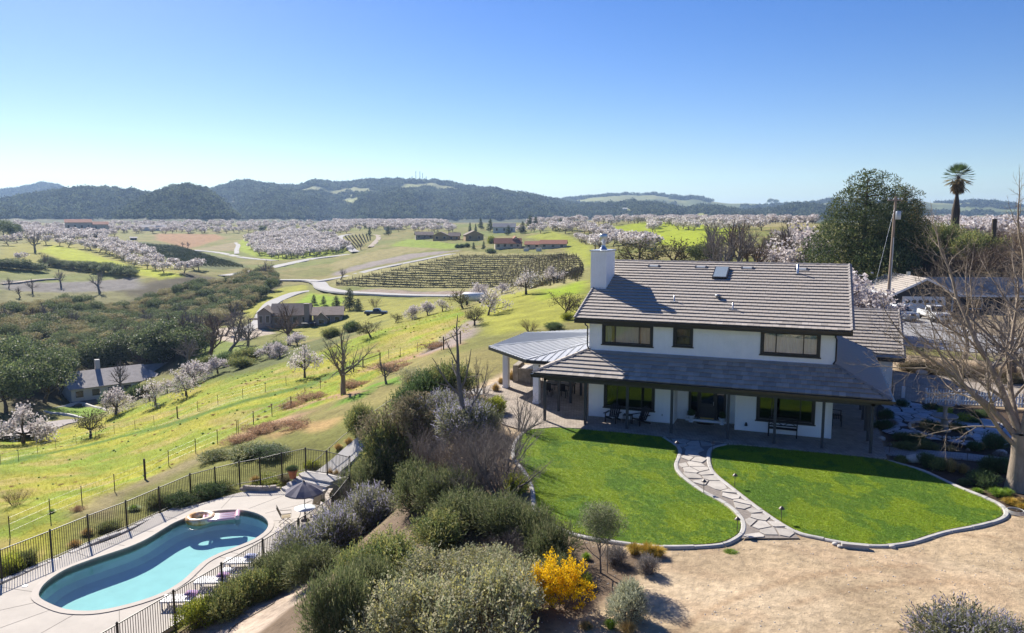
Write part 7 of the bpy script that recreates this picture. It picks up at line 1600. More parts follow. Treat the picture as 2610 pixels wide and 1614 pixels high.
for i, (n, x, y, h, wd, lab) in enumerate((('z2', 945, 470, 75, .8, 'dark cypress left of the tan villas'), ('z2', 1020, 450, 85, 1.1, 'dark conifer above the tan villas'), ('z2', 1085, 465, 95, 1.3, 'broad grey-green conifer among the villas'), ('z2', 985, 465, 60, .8, 'small cypress between two villas'), ('z2', 1210, 490, 75, 1.5, 'dark round conifer behind the red-roofed house'), ('z2', 1310, 480, 90, 1.4, 'dark conifer right of the villas'), ('z2', 1360, 440, 95, 1.3, 'tall dark conifer on the skyline of the villas'), ('z2', 1400, 440, 85, 1.2, 'tall dark conifer beside its twin on the rise'), ('z2', 1575, 445, 75, 1.6, 'dark round tree on the dry field edge'), ('z2', 1040, 590, 65, 1.0, 'dark shrubby conifer left of the red-roofed house'), ('z2', 970, 590, 55, 1.2, 'round dark tree below the tan villas'), ('tan', 1745, 395, 380, 1.5, 'tall green conifer behind the tan house'), ('tan', 1530, 375, 230, 1.6, 'shorter green conifer behind the tan house'), ('tan', 1160, 300, 170, 1.3, 'brownish conifer left behind the tan house roof'), ('tan', 1320, 310, 160, 1.4, 'brownish conifer right behind the tan house roof'), ('tan', 1890, 400, 210, 1.7, 'dark spreading conifer right of the tan house'), ('z2', 250, 490, 60, 1.1, 'dark conifer by the road loop'), ('z2', 380, 490, 70, 1.6, 'dark trees by the far pale house'), ('z2', 225, 440, 45, 1.2, 'dark conifer left of the far pale house'))):
    tree_px(SMALLC, n, x, y, h, lab, 'conifer_tree', wide=wd)
plant_px('barebrown0', 'tan', 2155, 335, 230, 200, 'dark round bare bush alone on the grass', name='shrub'); plant_px('dark1', 'z2', 1090, 612, 75, 35, 'dark clipped bush below the red-roofed house'); plant_px('yellowgreen0', 'z2', 1090, 545, 70, 55, 'yellow-green tree-shrub left of the red-roofed house')
for i, (x, y) in enumerate(((860, 578), (890, 575), (925, 572))): plant_px('dark%d' % i, 'z2', x, y, 45, 30, 'dark hedge shrub below the tan villas', group='villa hedge')
for i, (x, y, h) in enumerate(((130, 600, 45), (190, 590, 50), (20, 590, 60), (60, 600, 50))): tree_px(BARE_FAR[i], 'z2', x, y, h, 'bare brown tree by the road loop', 'bare_tree', group='bare trees by the road loop', wide=1.4)
# big pines, palm, thickets behind the house
def tree_d(parts, n, x, d, h, label, name, **kw): return tree_at(parts, at_dist(n, x, d) - [0, 0, .1], h, label, name, **kw)
pine = conifer(705, 14, 16, 36000, PINE_G, .4, lumpn=44, cone=.6, shell=.38); tree_d(pine, 'z3', 1330, 128, 17.5, 'tall broad pine behind the utility pole', 'pine_tree', rz=.6)
pine2 = conifer(703, 9, 14, 18000, [(.028, .045, .022), (.04, .06, .028), (.055, .075, .03), (.15, .11, .03)], .34, lumpn=54, cone=.8, shell=.4); tree_d(pine2, 'z3', 1590, 132, 14.0, 'darker pine right of the utility pole', 'pine_tree', rz=2.0); tree_d(pine2, 'z3', 1680, 140, 10.0, 'low dark pine at the right of the pair', 'pine_tree', rz=4.0)
for i, (x, d, h, t_, lab) in enumerate(((930, 135, 9.5, ALMONDS[0], 'tall blossoming almond left of the broad pine'), (1190, 88, 7.0, ALMONDS[1], 'white blossoming almond behind the right end of the roof'), (1400, 84, 6.0, ALMONDS[2], 'white blossoming almond beside the utility pole'), (800, 190, 7, ALMONDS[3], 'blossoming almond among the brown bare trees'))): tree_d(t_, 'z3', x, d, h, lab, 'almond_tree', wide=1.1)
for i in range(30):
    x = 290 + (i % 15) * 38 + rngf.uniform(-30, 30); tree_d(BARE_FAR[rngf.randrange(4)], 'z3', x, 140 + 35 * (i // 15) + rngf.uniform(-18, 18), rngf.uniform(4, 9.5), 'bare brown tree in the thicket behind the roof ridge', 'bare_tree', group='bare thicket behind the roof', wide=1.1)
for i, (x, d, h, lab) in enumerate(((0, 150, 6.5, 'dark old almond behind the roof ridge, left'), (-180, 140, 7.5, 'drooping dark almond behind the chimney side of the ridge'), (210, 150, 5, 'dark leafy bush-tree behind the roof ridge'))): tree_d(ALM_BARE[i % 2] if i < 2 else OAKS[0], 'z3', x, d, h, lab, 'almond_tree' if i < 2 else 'oak_tree', wide=1.3)
for i in range(26):
    x = 1560 + (i % 13) * 75 + rngf.uniform(-25, 25); p = at_dist('z3', x, 132 + 18 * (i // 13) + rngf.uniform(-6, 6)); plant('barebrown%d' % (i % 3), p - [0, 0, .1], rngf.uniform(5.5, 8), rngf.uniform(3.2, 5.2), 'bare brown scrub behind the neighbouring garage', group='brown scrub behind the garage')
for x, d, w_, h_, k_, lab in ((1640, 136, 8, 6, 'mixed0', 'yellowish bush behind the garage roof'), (1880, 150, 9, 6, 'mixed1', 'tall green bush below the palm'), (2120, 140, 8, 5, 'mixed2', 'ochre bush by the broken post'), (1800, 138, 7, 4.5, 'brown0', 'brown bush by the green bush')): plant(k_, at_dist('z3', x, d) - [0, 0, .1], w_, h_, lab)
o = MB().tube([(0, 0, -.5), (0, 0, 6.2)], .35, 8).build('old_post', WOODP, None, tuple(at_dist('z3', 2218, 140))); tag(o, 'dark broken trunk post behind the neighbouring house', 'post')
# palm
pb = at_dist('z3', 1945, 165); palm = empty('fan_palm', tuple(pb)); ph = (19.6 - pb[2]) / .84; tag(palm, 'tall fan palm with shaggy trunk against the sky', 'palm')
rngp = np.random.default_rng(8)
MB().tube([(0, 0, -2), (0, 0, 2), (.05, 0, ph * .45), (.05, 0, ph * .62), (.1, 0, ph * .85)], [.6, .75, .7, .3, .28], 10).build('trunk', mat('palm_trunk', (.07, .055, .042), .95, var=.3, scale=5, bump=.8), palm)
C = np.column_stack([.1 + rngp.normal(0, .35, 900), rngp.normal(0, .35, 900), ph * (.7 + .13 * rngp.random(900))]); V, Fq, col = leaves(rngp, C, np.column_stack([rngp.normal(0, .5, 900), rngp.normal(0, .5, 900), -np.ones(900)]), 1.3, .14, pal(rngp, 900, [(.24, .17, .085), (.17, .12, .06), (.12, .09, .05)])); obj('dead_skirt', np_mesh('dead_skirt', V, Fq, LEAF_DRY, col=col), palm)
top = np.array([.1, 0, ph * .84])
for k_ in range(44):
    a_ = k_ * 2.4; el = math.radians(82 - 118 * (k_ / 44)); d_ = np.array([math.cos(a_) * math.cos(el), math.sin(a_) * math.cos(el), math.sin(el)]); L_ = 1.5; e_ = top + d_ * L_
    V = []; Fq = []; n_ = 13; sd = unit(np.cross(d_, [0, 0, 1.0]) + 1e-6); up_ = np.cross(sd, d_)
    for j in range(n_):
        b_ = math.radians(-58 + 116 * j / (n_ - 1)); q = d_ * math.cos(b_) + sd * math.sin(b_); tip = e_ + q * 1.5 + np.array([0, 0, -.1 * abs(math.sin(b_)) - .05]); w_ = np.cross(q, up_) * .05; mid_ = e_ + q * .6
        i0 = len(V); V += [tuple(e_), tuple(mid_ + w_), tuple(tip), tuple(mid_ - w_)]; Fq.append((i0, i0 + 1, i0 + 2, i0 + 3))
    cc = (.055, .085, .03) if k_ < 34 else (.16, .13, .06); fr_ = obj('frond', np_mesh('frond', np.array(V), np.array(Fq), LEAF, col=np.tile(np.array(cc) * rngp.uniform(.75, 1.25), (len(V), 1))), palm); MB().tube([tuple(top), tuple(e_)], .025, 3).build('stalk', LEAF_DRY if False else TWIG, fr_)
# wooded hills
rngh = np.random.default_rng(31); M_ = 90000
bb = rngh.uniform(-.68, .66, M_); ld = rngh.uniform(math.log(1220), math.log(4600), M_); dd = np.exp(ld); hx, hy = CAM[0] + dd * np.sin(bb + YAW), CAM[1] + dd * np.cos(bb + YAW); hz = height(hx, hy)
jj = np.clip(np.searchsorted(GB, bb), 0, len(GB) - 1); li = np.clip(np.searchsorted(GL, ld), 0, len(GL) - 1); gcol_ = GC[li, jj]; woody = (gcol_[:, 1] < .13) & (hz > 16)
hw = np.where(woody)[0]
def clump(seed, palette):
    rng = np.random.default_rng(seed); P, O = dome(rng, 90, [(0, 0, .5, .5, .5, .42), (.35, .1, .4, .3, .3, .28), (-.3, .2, .42, .3, .3, .28), (.05, -.35, .38, .3, .3, .3)], .5); V, Fq, col = leaves(rng, P, O + rng.normal(0, .6, P.shape), .34, .28, pal(rng, 90, palette)); return np_mesh('hill_oak', V, Fq, mat('hill_leaf', attr=True, rough=.8, spec=.1, var=0, translucent=.3, random_tint=.55, gain=1.5), col=col)
cl = obj('hill_oak', clump(1, [(.06, .075, .036), (.08, .092, .044), (.048, .06, .032)]), None, (hx[hw[0]], hy[hw[0]], hz[hw[0]]), 0, 11); tag(cl, 'oak on the far wooded ridge', 'tree')
scatter('hill_forest', np.column_stack([hx, hy, hz - 1.5])[hw], rngh.choice([7, 10, 14], len(hw), p=[.4, .4, .2]) * rngh.uniform(.8, 1.2, len(hw)) * (dd[hw] / 2600) ** .35, cl, 'oak woods covering the far hills')
for i, (x, d, h_, y) in enumerate((('z1', 489, 10, 0), )): pass
SKY = [('z1', 1190, 1750, 14), ('z1', 1235, 1750, 17), ('z1', 1335, 1750, 15), ('z1', 770, 2300, 14), ('z1', 840, 2300, 12), ('z1', 1115, 1750, 9), ('z3', 672, 3900, 30), ('z3', 710, 3900, 26), ('z1', 600, 2300, 10)]
for i, (n, x, d, h_) in enumerate(SKY): tree_d(OAKS[i % 3], n, x, d, h_, 'single oak standing on the skyline ridge', 'oak_tree', group='skyline oaks', wide=1.1)
MAST = mat('mast_steel', (.10, .10, .11), .5, metal=.4, var=.1)
for i, (x, h_, lab) in enumerate(((582, 46, 'tallest radio mast on the central ridge'), (610, 44, 'second radio mast on the central ridge'), (628, 38, 'third radio mast on the central ridge'), (652, 24, 'short radio mast on the central ridge'), (556, 26, 'short radio mast left of the tallest mast'))):
    p = at_dist('z2', x, 3000); e = empty('radio_mast', tuple(p)); tag(e, lab, 'mast', 'radio masts on the ridge'); m_ = MB()
    for sx, sy in ((-.9, -.9), (.9, -.9), (0, 1)): m_.bar((sx * 1.3, sy * 1.3, -2), (sx * .5, sy * .5, h_), .7, .7)
    m_.build('lattice', MAST, e); m_ = MB()
    for k_ in range(int(h_ / 5)): m_.box(-1.2, 1.2, -1.2, 1.2, k_ * 5 + 2, k_ * 5 + 2.5)
    m_.build('platforms', MAST, e)
# ================================================================ far buildings
TERRO = mat('terracotta_roof', (.30, .12, .075), .9, var=.2, scale=1.5); GREYR = mat('grey_roof', (.36, .33, .315), .9, var=.2, scale=1.2, bump=.5, bscale=6); BROWNR = mat('brown_roof', (.20, .155, .13), .9, var=.2, scale=1.2)
CREAM = mat('cream_stucco', (.52, .45, .35), .9, var=.1, scale=.8); TANW = mat('tan_stucco', (.30, .255, .22), .9, var=.12, scale=.8); PALEW = mat('pale_wall', (.60, .58, .54), .9, var=.1); DKW = mat('dark_slate_wall', (.045, .05, .06), .8, var=.12, scale=3); OCHRE = mat('ochre_stucco', (.40, .27, .14), .9, var=.1); DWIN = mat('dark_window', (.03, .035, .04), .15, spec=.6, var=.1)
def roof_block(e, x0, x1, y0, y1, zb, h, rh, axis, wall, roof, over=.5, wins=2, roof_t=.15):
    MB().box(x0, x1, y0, y1, zb - 1.5, zb + h).build('wall', wall, e)
    zt = zb + h
    if axis == 'x':
        ym = (y0 + y1) / 2; k_ = rh / ((y1 - y0) / 2)
        for s_, ya in ((-1, y0), (1, y1)): MB().slab([(x0 - over, ya + s_ * over, zt - k_ * over), (x1 + over, ya + s_ * over, zt - k_ * over), (x1 + over, ym, zt + rh), (x0 - over, ym, zt + rh)], roof_t).build('roof', roof, e)
        for xx in (x0, x1): MB().add([(xx, y0, zt), (xx, y1, zt), (xx, ym, zt + rh - .1)], [(0, 1, 2)]).build('gable', wall, e)
    else:
        xm = (x0 + x1) / 2; k_ = rh / ((x1 - x0) / 2)
        for s_, xa in ((-1, x0), (1, x1)): MB().slab([(xa + s_ * over, y0 - over, zt - k_ * over), (xa + s_ * over, y1 + over, zt - k_ * over), (xm, y1 + over, zt + rh), (xm, y0 - over, zt + rh)], roof_t).build('roof', roof, e)
        for yy in (y0, y1): MB().add([(x0, yy, zt), (x1, yy, zt), (xm, yy, zt + rh - .1)], [(0, 1, 2)]).build('gable', wall, e)
    for i in range(wins):
        xc = x0 + (x1 - x0) * (i + .5) / wins; w_ = min(1.4, (x1 - x0) / wins * .5)
        f = MB().box(xc - w_ / 2 - .1, xc + w_ / 2 + .1, y0 - .06, y0 - .005, zt - h * .72, zt - h * .22).build('window', PALEW, e); MB().box(xc - w_ / 2, xc + w_ / 2, y0 - .08, y0 - .062, zt - h * .7, zt - h * .25).build('pane', DWIN, f)
def far_house(n, x, y, rot, label, blocks, wall, roof, d=None):
    p = hit(n, x, y) if d is None else at_dist(n, x, d); m_ = dist_of(p) / F_PX / VIEWS[n][2]; b_ = math.atan2(p[0] - CAM[0], p[1] - CAM[1]); e = empty('house', tuple(p), -b_ + math.radians(rot)); tag(e, label, 'house')
    for (x0, x1, y0, dep, h, rh, axis, wn_) in blocks: roof_block(e, x0 * m_, x1 * m_, y0, y0 + dep, 0, h * m_, rh * m_, axis, wall, roof, wins=wn_)
    return e, m_
vh, m_ = far_house('val', 560, 560, 12, 'grey tile-roofed house in the valley with a small round lawn', [(-300, 600, 0, 12, 175, 140, 'x', 5), (600, 1150, 3, 10, 165, 115, 'x', 3), (560, 760, -2.5, 7, 160, 100, 'y', 1)], PALEW, GREYR); vh.location.z += .5
MB().box(1.0, 1.9, 6, 6.9, 3.5, 7.2).build('chimney', PALEW, vh); MB().box(-5.2, -.6, -3.2, -.1, -.6, .12).build('deck', mat('deck_wood', (.16, .12, .1), .8), vh)
lawnP = smooth_closed([tuple(h_[:2]) for h_ in hits(7, [(285, 1180), (350, 1155), (500, 1148), (640, 1160), (690, 1180), (620, 1208), (560, 1222), (450, 1212), (370, 1200)])], 4); strip('lawn_edging', lawnP + [lawnP[0]], .4, mat('pale_edging', (.5, .48, .45), .9), .12, 'pale edging round the valley house lawn', 2)
strip('gravel_yard', hits(7, [(0, 1370), (120, 1330), (260, 1290), (400, 1260), (500, 1245)]), [9, 8, 6, 2], mat('yard_gravel', (.33, .29, .27), .95, var=.2, scale=1, world=True), .1, 'grey gravel yard below the valley house', 1.5)
th, m_ = far_house('tan', 940, 660, -6, 'tan two-gabled house with brown roofs and chimney by the curving drive', [(-655, -450, 0, 7, 240, 75, 'y', 2), (-450, 130, 1.5, 9, 190, 150, 'x', 4), (240, 420, -1.5, 6, 150, 85, 'y', 1), (200, 650, 0, 9, 190, 95, 'x', 3)], TANW, BROWNR)
MB().box(1.0, 2.3, .2, 1.4, -1, 5.9).box(.9, 2.4, .1, 1.5, 5.9, 6.1).build('chimney', TANW, th); MB().box(.5, 4.2, -3, 0, 1.0, 1.2).build('deck', DKW, th)
for xx in (.6, 2.3, 4.1): MB().box(xx - .08, xx + .08, -2.95, -2.8, -1.5, 1.0).build('deck_post', DKW, th)
pg = MB()
for i in range(6): pg.box(-13.5, -10.3, .2 + i * .55, .32 + i * .55, 2.0, 2.15)
for xx in (-13.3, -10.5): pg.box(xx - .1, xx + .1, .3, .5, -1, 2).box(xx - .1, xx + .1, 3, 3.2, -1, 2)
pg.build('pergola', BROWNR, th)
far_house('z2', 1210, 580, 4, 'cream house with terracotta roof and patio awning above the vineyard', [(-90, 90, 0, 8, 38, 32, 'x', 4), (10, 100, 3, 9, 42, 40, 'y', 1)], CREAM, TERRO); far_house('z2', 1520, 580, -4, 'long cream house with terracotta roof right of its neighbour', [(-90, 90, 0, 8, 34, 24, 'x', 3), (-200, -90, 4, 7, 28, 20, 'x', 2)], CREAM, TERRO)
for i, x in enumerate((1335, 1422)): o = MB().box(-1.2, 1.2, -.6, .6, 0, 1.5).box(-1.3, 1.3, -.7, .7, 1.5, 1.6).build('garden_shed', PALEW, None, tuple(hit('z2', x, 600))); tag(o, ('small white shed below the terracotta-roofed house', 'white tank box below the right terracotta-roofed house')[i], 'shed')
far_house('z2', 630, 515, 5, 'low brown house on the grassy knoll, leftmost of three', [(-58, 62, 0, 9, 30, 20, 'x', 3)], TANW, BROWNR); far_house('z2', 775, 525, -5, 'tan gabled villa in the middle of the knoll', [(-85, 20, 0, 9, 36, 24, 'y', 2), (20, 95, 2, 8, 32, 22, 'x', 2)], OCHRE, BROWNR); far_house('z2', 975, 525, 10, 'ochre gabled villa right of the knoll', [(-60, 65, 0, 9, 40, 28, 'y', 2)], OCHRE, BROWNR)
far_house('z2', 1200, 470, 0, 'pale house half hidden by conifers on the rise', [(-95, 60, 0, 9, 40, 24, 'x', 3)], PALEW, GREYR); far_house('z2', 400, 450, 0, 'far pale house among the blossom', [(-48, 48, 0, 10, 22, 14, 'x', 2)], PALEW, BROWNR)
far_house('z1', 560, 475, 0, 'large cream hilltop house with red roof at the left', [(-80, 60, 0, 14, 66, 18, 'x', 4), (60, 150, 3, 12, 54, 16, 'x', 2)], CREAM, TERRO); far_house('z1', 650, 505, 8, 'dark barn beside the cream hilltop house', [(-48, 48, 0, 10, 34, 20, 'y', 0)], DKW, GREYR); far_house('z1', 1062, 458, 0, 'long white far house in the blossom', [(-75, 75, 0, 12, 24, 14, 'x', 4)], PALEW, GREYR); far_house('z1', 925, 522, 0, 'tiny dark shed in the blossom orchard', [(-18, 18, 0, 6, 14, 6, 'x', 1)], DKW, GREYR)
far_house('z2', 2025, 312, 0, 'far white building on the right hillside', [(-22, 22, 0, 20, 9, 4, 'x', 2)], PALEW, PALEW)
# neighbour's garage house at the right
nb = empty('garage_house', (25.4, 66.5, -.3), math.radians(16)); tag(nb, 'dark-walled neighbouring house with white garage door behind the wing roof', 'house')
WTRIM = mat('white_trim', (.72, .73, .75), .6, var=.05)
MB().box(-3.4, 3.4, 0, 11, -.3, 2.9).build('wall', DKW, nb); MB().add([(-3.4, -.002, 2.9), (3.4, -.002, 2.9), (0, -.002, 4.55)], [(0, 1, 2)]).build('gable', DKW, nb)
for s_ in (-1, 1):
    rf = MB().slab([(s_ * 4.2, -.7, 2.62), (s_ * 4.2, 11.5, 2.62), (0, 11.5, 4.75), (0, -.7, 4.75)], .12).build('roof', TILE, nb)
    MB().bar((s_ * 4.25, -.74, 2.5), (0, -.74, 4.64), .05, .26).build('barge_board', WTRIM, nb); MB().box(s_ * 4.25 - .04, s_ * 4.25 + .04, -.7, 11.5, 2.4, 2.6).build('gutter', WTRIM, nb)
    nt_ = 26; tl = MB()
    for r_ in range(11):
        t_ = r_ / 11; xx = s_ * 4.2 * (1 - t_); zz = 2.66 + (4.78 - 2.66) * t_; MB().bar((xx, -.7, zz), (xx, 11.5, zz), .05, .06).build('tile_course', TILE_CAP, rf)
gd = MB().box(-2.45, 2.45, -.05, 0, -.2, 2.15).build('garage_door', WTRIM, nb)
for r_ in range(4):
    for c_ in range(6): MB().box(-2.3 + c_ * .78, -1.64 + c_ * .78, -.075, -.051, -.1 + r_ * .56, .34 + r_ * .56).build('door_panel', WTRIM, gd)
for c_ in range(6): MB().lathe([(0, 0), (.28, 0), (.28, .02), (0, .02)], (0, 0, 0), 12).build('fan_light', DWIN, gd).matrix_local = Matrix.Translation((-1.97 + c_ * .78, -.09, 1.72)) @ Matrix.Rotation(math.pi / 2, 4, 'X') @ Matrix.Diagonal((1, .8, 1, 1))
MB().box(-2.65, -2.45, -.07, 0, -.3, 2.35).box(2.45, 2.65, -.07, 0, -.3, 2.35).box(-2.65, 2.65, -.07, 0, 2.15, 2.35).build('door_trim', WTRIM, nb)
MB().lathe([(.3, 0), (.3, .05), (0, .05)], (0, 0, 0), 8).build('gable_vent', DWIN, nb).matrix_local = Matrix.Translation((0, -.06, 3.6)) @ Matrix.Rotation(math.pi / 2, 4, 'X')
MB().box(3.4, 18, 2.0, 12, -.3, 2.7).build('wall', DKW, nb)
for s_, ya, yb in ((-1, 1.2, 8.0), (1, 14.8, 8.0)): MB().slab([(3.0, ya, 2.5), (19, ya, 2.5), (19, yb, 4.3), (3.0, yb, 4.3)], .14).build('roof', TILE, nb)
for r_ in range(16): t_ = r_ / 16; MB().bar((3.0, 1.2 + 6.8 * t_, 2.53 + 1.8 * t_), (19, 1.2 + 6.8 * t_, 2.53 + 1.8 * t_), .05, .06).build('tile_course', TILE_CAP, nb)
MB().box(3.0, 19, 1.1, 1.2, 2.25, 2.5).build('gutter', WTRIM, nb)
for xx in (4.2, 11): MB().box(xx - .1, xx + .1, 1.5, 1.7, -.3, 2.3).build('porch_post', WTRIM, nb)
for xx in (7.2, 13): w_ = MB().box(xx - .9, xx + .9, 1.93, 2.0, .6, 2.0).build('window', WTRIM, nb); MB().box(xx - .78, xx + .78, 1.9, 1.925, .72, 1.9).build('pane', DWIN, w_)
MB().box(-.2, .2, 5, 5.4, 4.7, 5.2).build('roof_vent', STEEL, nb)
FENCEW = mat('grey_fence_board', (.12, .10, .09), .9, var=.25, scale=5, stretch=(1, 1, .3)); ff = empty('board_fence', (19.4, 64.8, -.2), math.radians(12)); tag(ff, 'weathered wooden board fence left of the garage', 'fence')
for i in range(16): MB().box(i * .15 - 1.2, i * .15 - 1.07, 0, .03, 0, 1.75 + .03 * (i % 3)).build('board', FENCEW, ff)
# ---- vehicles
TYRE = mat('tyre', (.015, .015, .016), .8, var=.1); RIM = mat('rim', (.45, .46, .48), .3, metal=.8, var=.05); LAMP = mat('head_lamp', (.7, .72, .75), .1, spec=.8, var=.05); TAIL = mat('tail_lamp', (.4, .02, .02), .2, var=.05); CGL = mat('car_glass', (.02, .025, .03), .05, spec=.8, var=.05)
def car(name, loc, rz, paint, label, kind):
    e = empty(name, loc, rz); tag(e, label, 'car' if kind == 'suv' else 'pickup')
    if kind == 'suv': low = [(-2.3, .35), (-2.32, .95), (-2.2, 1.08), (-1.0, 1.12), (1.0, 1.1), (2.05, .98), (2.3, .8), (2.32, .35)]; top = [(-2.15, 1.08), (-1.95, 1.62), (-1.3, 1.72), (.1, 1.7), (.95, 1.12)]
    else: low = [(-2.8, .5), (-2.8, 1.15), (-.7, 1.15), (1.0, 1.18), (2.5, 1.12), (2.68, .95), (2.7, .5)]; top = [(-.75, 1.15), (-.6, 1.8), (.3, 1.85), (.7, 1.8), (1.15, 1.18)]
    hw = .93
    def loft(P, w0, w1, z0, z1):
        n_ = len(P); V = []
        for s_ in (-1, 1):
            for (x_, z_) in P: f = (z_ - z0) / (z1 - z0); V.append((x_, s_ * (w0 + (w1 - w0) * f), z_))
        return V, [tuple(range(n_))[::-1], tuple(range(n_, 2 * n_))] + [(i, (i + 1) % n_, n_ + (i + 1) % n_, n_ + i) for i in range(n_)]
    body = MB().add(*loft(low, hw, hw - .06, .35, 1.15)).build('body', paint, e); bv = body.modifiers.new('bevel', 'BEVEL'); bv.width = .06; bv.segments = 2
    cab = MB().add(*loft(top, hw - .08, hw - .24, 1.1, 1.75)).build('cabin', paint, e); bv = cab.modifiers.new('bevel', 'BEVEL'); bv.width = .05; bv.segments = 2
    fx0, fx1 = top[-1], top[-2]
    def quad(pts, nm, m): return MB().slab(pts, .01).build(nm, m, e)
    MB().add([(fx0[0] + .0, -.78, fx0[1] + .03), (fx0[0], .78, fx0[1] + .03), (fx1[0] + .05, .66, fx1[1] - .05), (fx1[0] + .05, -.66, fx1[1] - .05)], [(0, 1, 2, 3)]).build('windscreen', CGL, e).location = (.03, 0, .01)
    for s_ in (-1, 1):
        xs = [top[1][0] + .15, (top[1][0] + top[-2][0]) / 2, top[-2][0] + .3]
        for a_, b_ in zip(xs, xs[1:]): MB().add([(a_ + .03, s_ * (hw - .095), 1.2), (b_ - .03, s_ * (hw - .095), 1.2), (min(b_ - .03, top[-2][0] - .0), s_ * (hw - .215), 1.6), (a_ + .05, s_ * (hw - .215), 1.6)], [(0, 1, 2, 3)]).build('side_window', CGL, e).location = (0, s_ * .015, 0)
        for xw in (low[0][0] + .85, low[-1][0] - .9):
            w_ = empty('wheel', (xw, s_ * .82, .36), 0, e); prof = [(.2, -.12), (.34, -.12), (.36, -.08), (.36, .08), (.34, .12), (.2, .12)]
            t_ = MB().lathe(prof, (0, 0, 0), 18).build('tyre', TYRE, w_); t_.rotation_euler = (math.pi / 2, 0, 0); r_ = MB().lathe([(.0, -.09), (.22, -.1), (.22, .1), (0, .09)], (0, 0, 0), 14).build('rim', RIM, w_); r_.rotation_euler = (math.pi / 2, 0, 0)
        MB().box(low[-1][0] - .08, low[-1][0] + .015, s_ * .62 - .2, s_ * .62 + .2, .72, .88).build('headlight', LAMP, e); MB().box(low[0][0] - .015, low[0][0] + .05, s_ * .75 - .1, s_ * .75 + .1, .75, 1.0).build('tail_light', TAIL, e); MB().box(.75, .95, s_ * 1.0 - .1, s_ * 1.0 + .08, 1.15, 1.3).build('mirror', paint, e)
    MB().box(low[-1][0] - .02, low[-1][0] + .02, -.4, .4, .68, .9).build('grille', CGL, e); MB().box(low[-1][0] - .05, low[-1][0] + .06, -.85, .85, .4, .58).build('bumper', mat('bumper_grey', (.3, .3, .31), .4, var=.05) if kind == 'suv' else RIM, e)
    if kind == 'suv':
        for s_ in (-1, 1): MB().tube([(-1.6, s_ * .6, 1.76), (.1, s_ * .6, 1.76)], .02, 5).build('roof_rail', RIM, e)
    else:
        MB().box(-2.7, -.85, -.75, .75, .9, 1.16).build('cargo_bed', CGL, e).location = (0, 0, .02)
    return e
SILV = mat('silver_paint', (.32, .36, .42), .3, spec=.6, metal=.4, var=.04, coat=.5); WPAINT = mat('white_paint', (.76, .76, .75), .3, spec=.6, var=.04, coat=.5)
cp = hit('z4', 640, 1085); car('parked_suv', (22.0, 57.8, -.02), math.radians(-62), SILV, 'silver suv parked before the white garage door', 'suv')
car('pickup_truck', (25.6, 58.2, -.02), math.radians(-75), WPAINT, 'white pickup truck parked right of the silver suv', 'pickup')
for n, x, y, rz, lab in (('tan', 2190, 190, 20, 'dark pickup parked at the edge of the grass slope'),):
    p = at_dist(n, x, y); car('pickup_truck', (p[0], p[1], p[2] + .05), math.radians(rz), mat('dark_paint', (.05, .05, .055), .3, spec=.5, var=.05), lab, 'pickup')
rv = empty('camper_trailer', tuple(at_dist('val', 1640, 195) + [0, 0, -1.0])); b_ = math.atan2(rv.location.x - CAM[0], rv.location.y - CAM[1]); rv.rotation_euler = (0, 0, -b_ + .1); tag(rv, 'white camper trailer behind the valley house roof', 'camper')
MB().box(-3.6, 3.6, -1.2, 1.2, .4, 3.1).build('body', WPAINT, rv).modifiers.new('b', 'BEVEL').width = .25; MB().box(-.6, .4, -.4, .4, 3.1, 3.35).build('roof_unit', LW, rv); MB().box(-2, -1, -1.22, -1.19, 1.7, 2.4).build('window', CGL, rv)
for xx in (-.5, .5): MB().lathe([(.1, -.15), (.36, -.15), (.36, .15), (.1, .15)], (0, 0, 0), 14).build('wheel', TYRE, rv).matrix_local = Matrix.Translation((xx, -1.0, .36)) @ Matrix.Rotation(math.pi / 2, 4, 'X')
tk = empty('propane_tank', tuple(hit(8, 1530, 495) + [0, 0, .1]), .2); tag(tk, 'white propane tank among the almond trees', 'tank'); V = []
tb_ = MB().tube([(-2.2, 0, 1.2), (-2.05, 0, 1.2), (-1.7, 0, 1.2), (1.7, 0, 1.2), (2.05, 0, 1.2), (2.2, 0, 1.2)], [.05, .55, .8, .8, .55, .05], 14).build('shell', LW, tk)
for xx in (-1.2, 1.2): MB().box(xx - .15, xx + .15, -.5, .5, -.2, .6).build('saddle', DKW, tk)
# ---- utility pole
pb = at_dist('z3', 1515, 98); up = empty('utility_pole', tuple(pb)); tag(up, 'wooden utility pole with transformer and guy wire before the pines', 'utility pole')
PH = 14.4 - pb[2]; POLE = mat('pole_wood', (.33, .25, .19), .9, var=.25, scale=4, stretch=(1, 1, .2), bump=.3)
MB().tube([(0, 0, -.5), (.22, 0, PH)], [.19, .13], 12).build('pole', POLE, up); MB().tube([(.2, -.2, PH * .2), (.24, -.2, PH * .68)], .05, 8).build('conduit', mat('grey_conduit', (.55, .55, .55), .5), up)
MB().lathe([(.28, 0), (.3, .05), (.3, .85), (.25, .95), (0, .97)], (.55, -.1, PH - 2.6), 14).build('transformer', mat('transformer_grey', (.5, .52, .54), .4, metal=.3), up); MB().box(-.6, .9, -.08, .08, PH - .5, PH - .38).build('cross_arm', POLE, up)
for xx in (-.5, 0, .5, .85): MB().lathe([(.04, 0), (.07, .06), (.05, .14), (.03, .2)], (xx, 0, PH - .38), 8).build('insulator', LAMP, up)
gw = np.array(at_dist('z3', 1360, 92)) - pb; MB().tube([(.2, 0, PH - 1.0), tuple(gw + [0, 0, -.2])], .014, 4).build('guy_wire', STEEL, up)
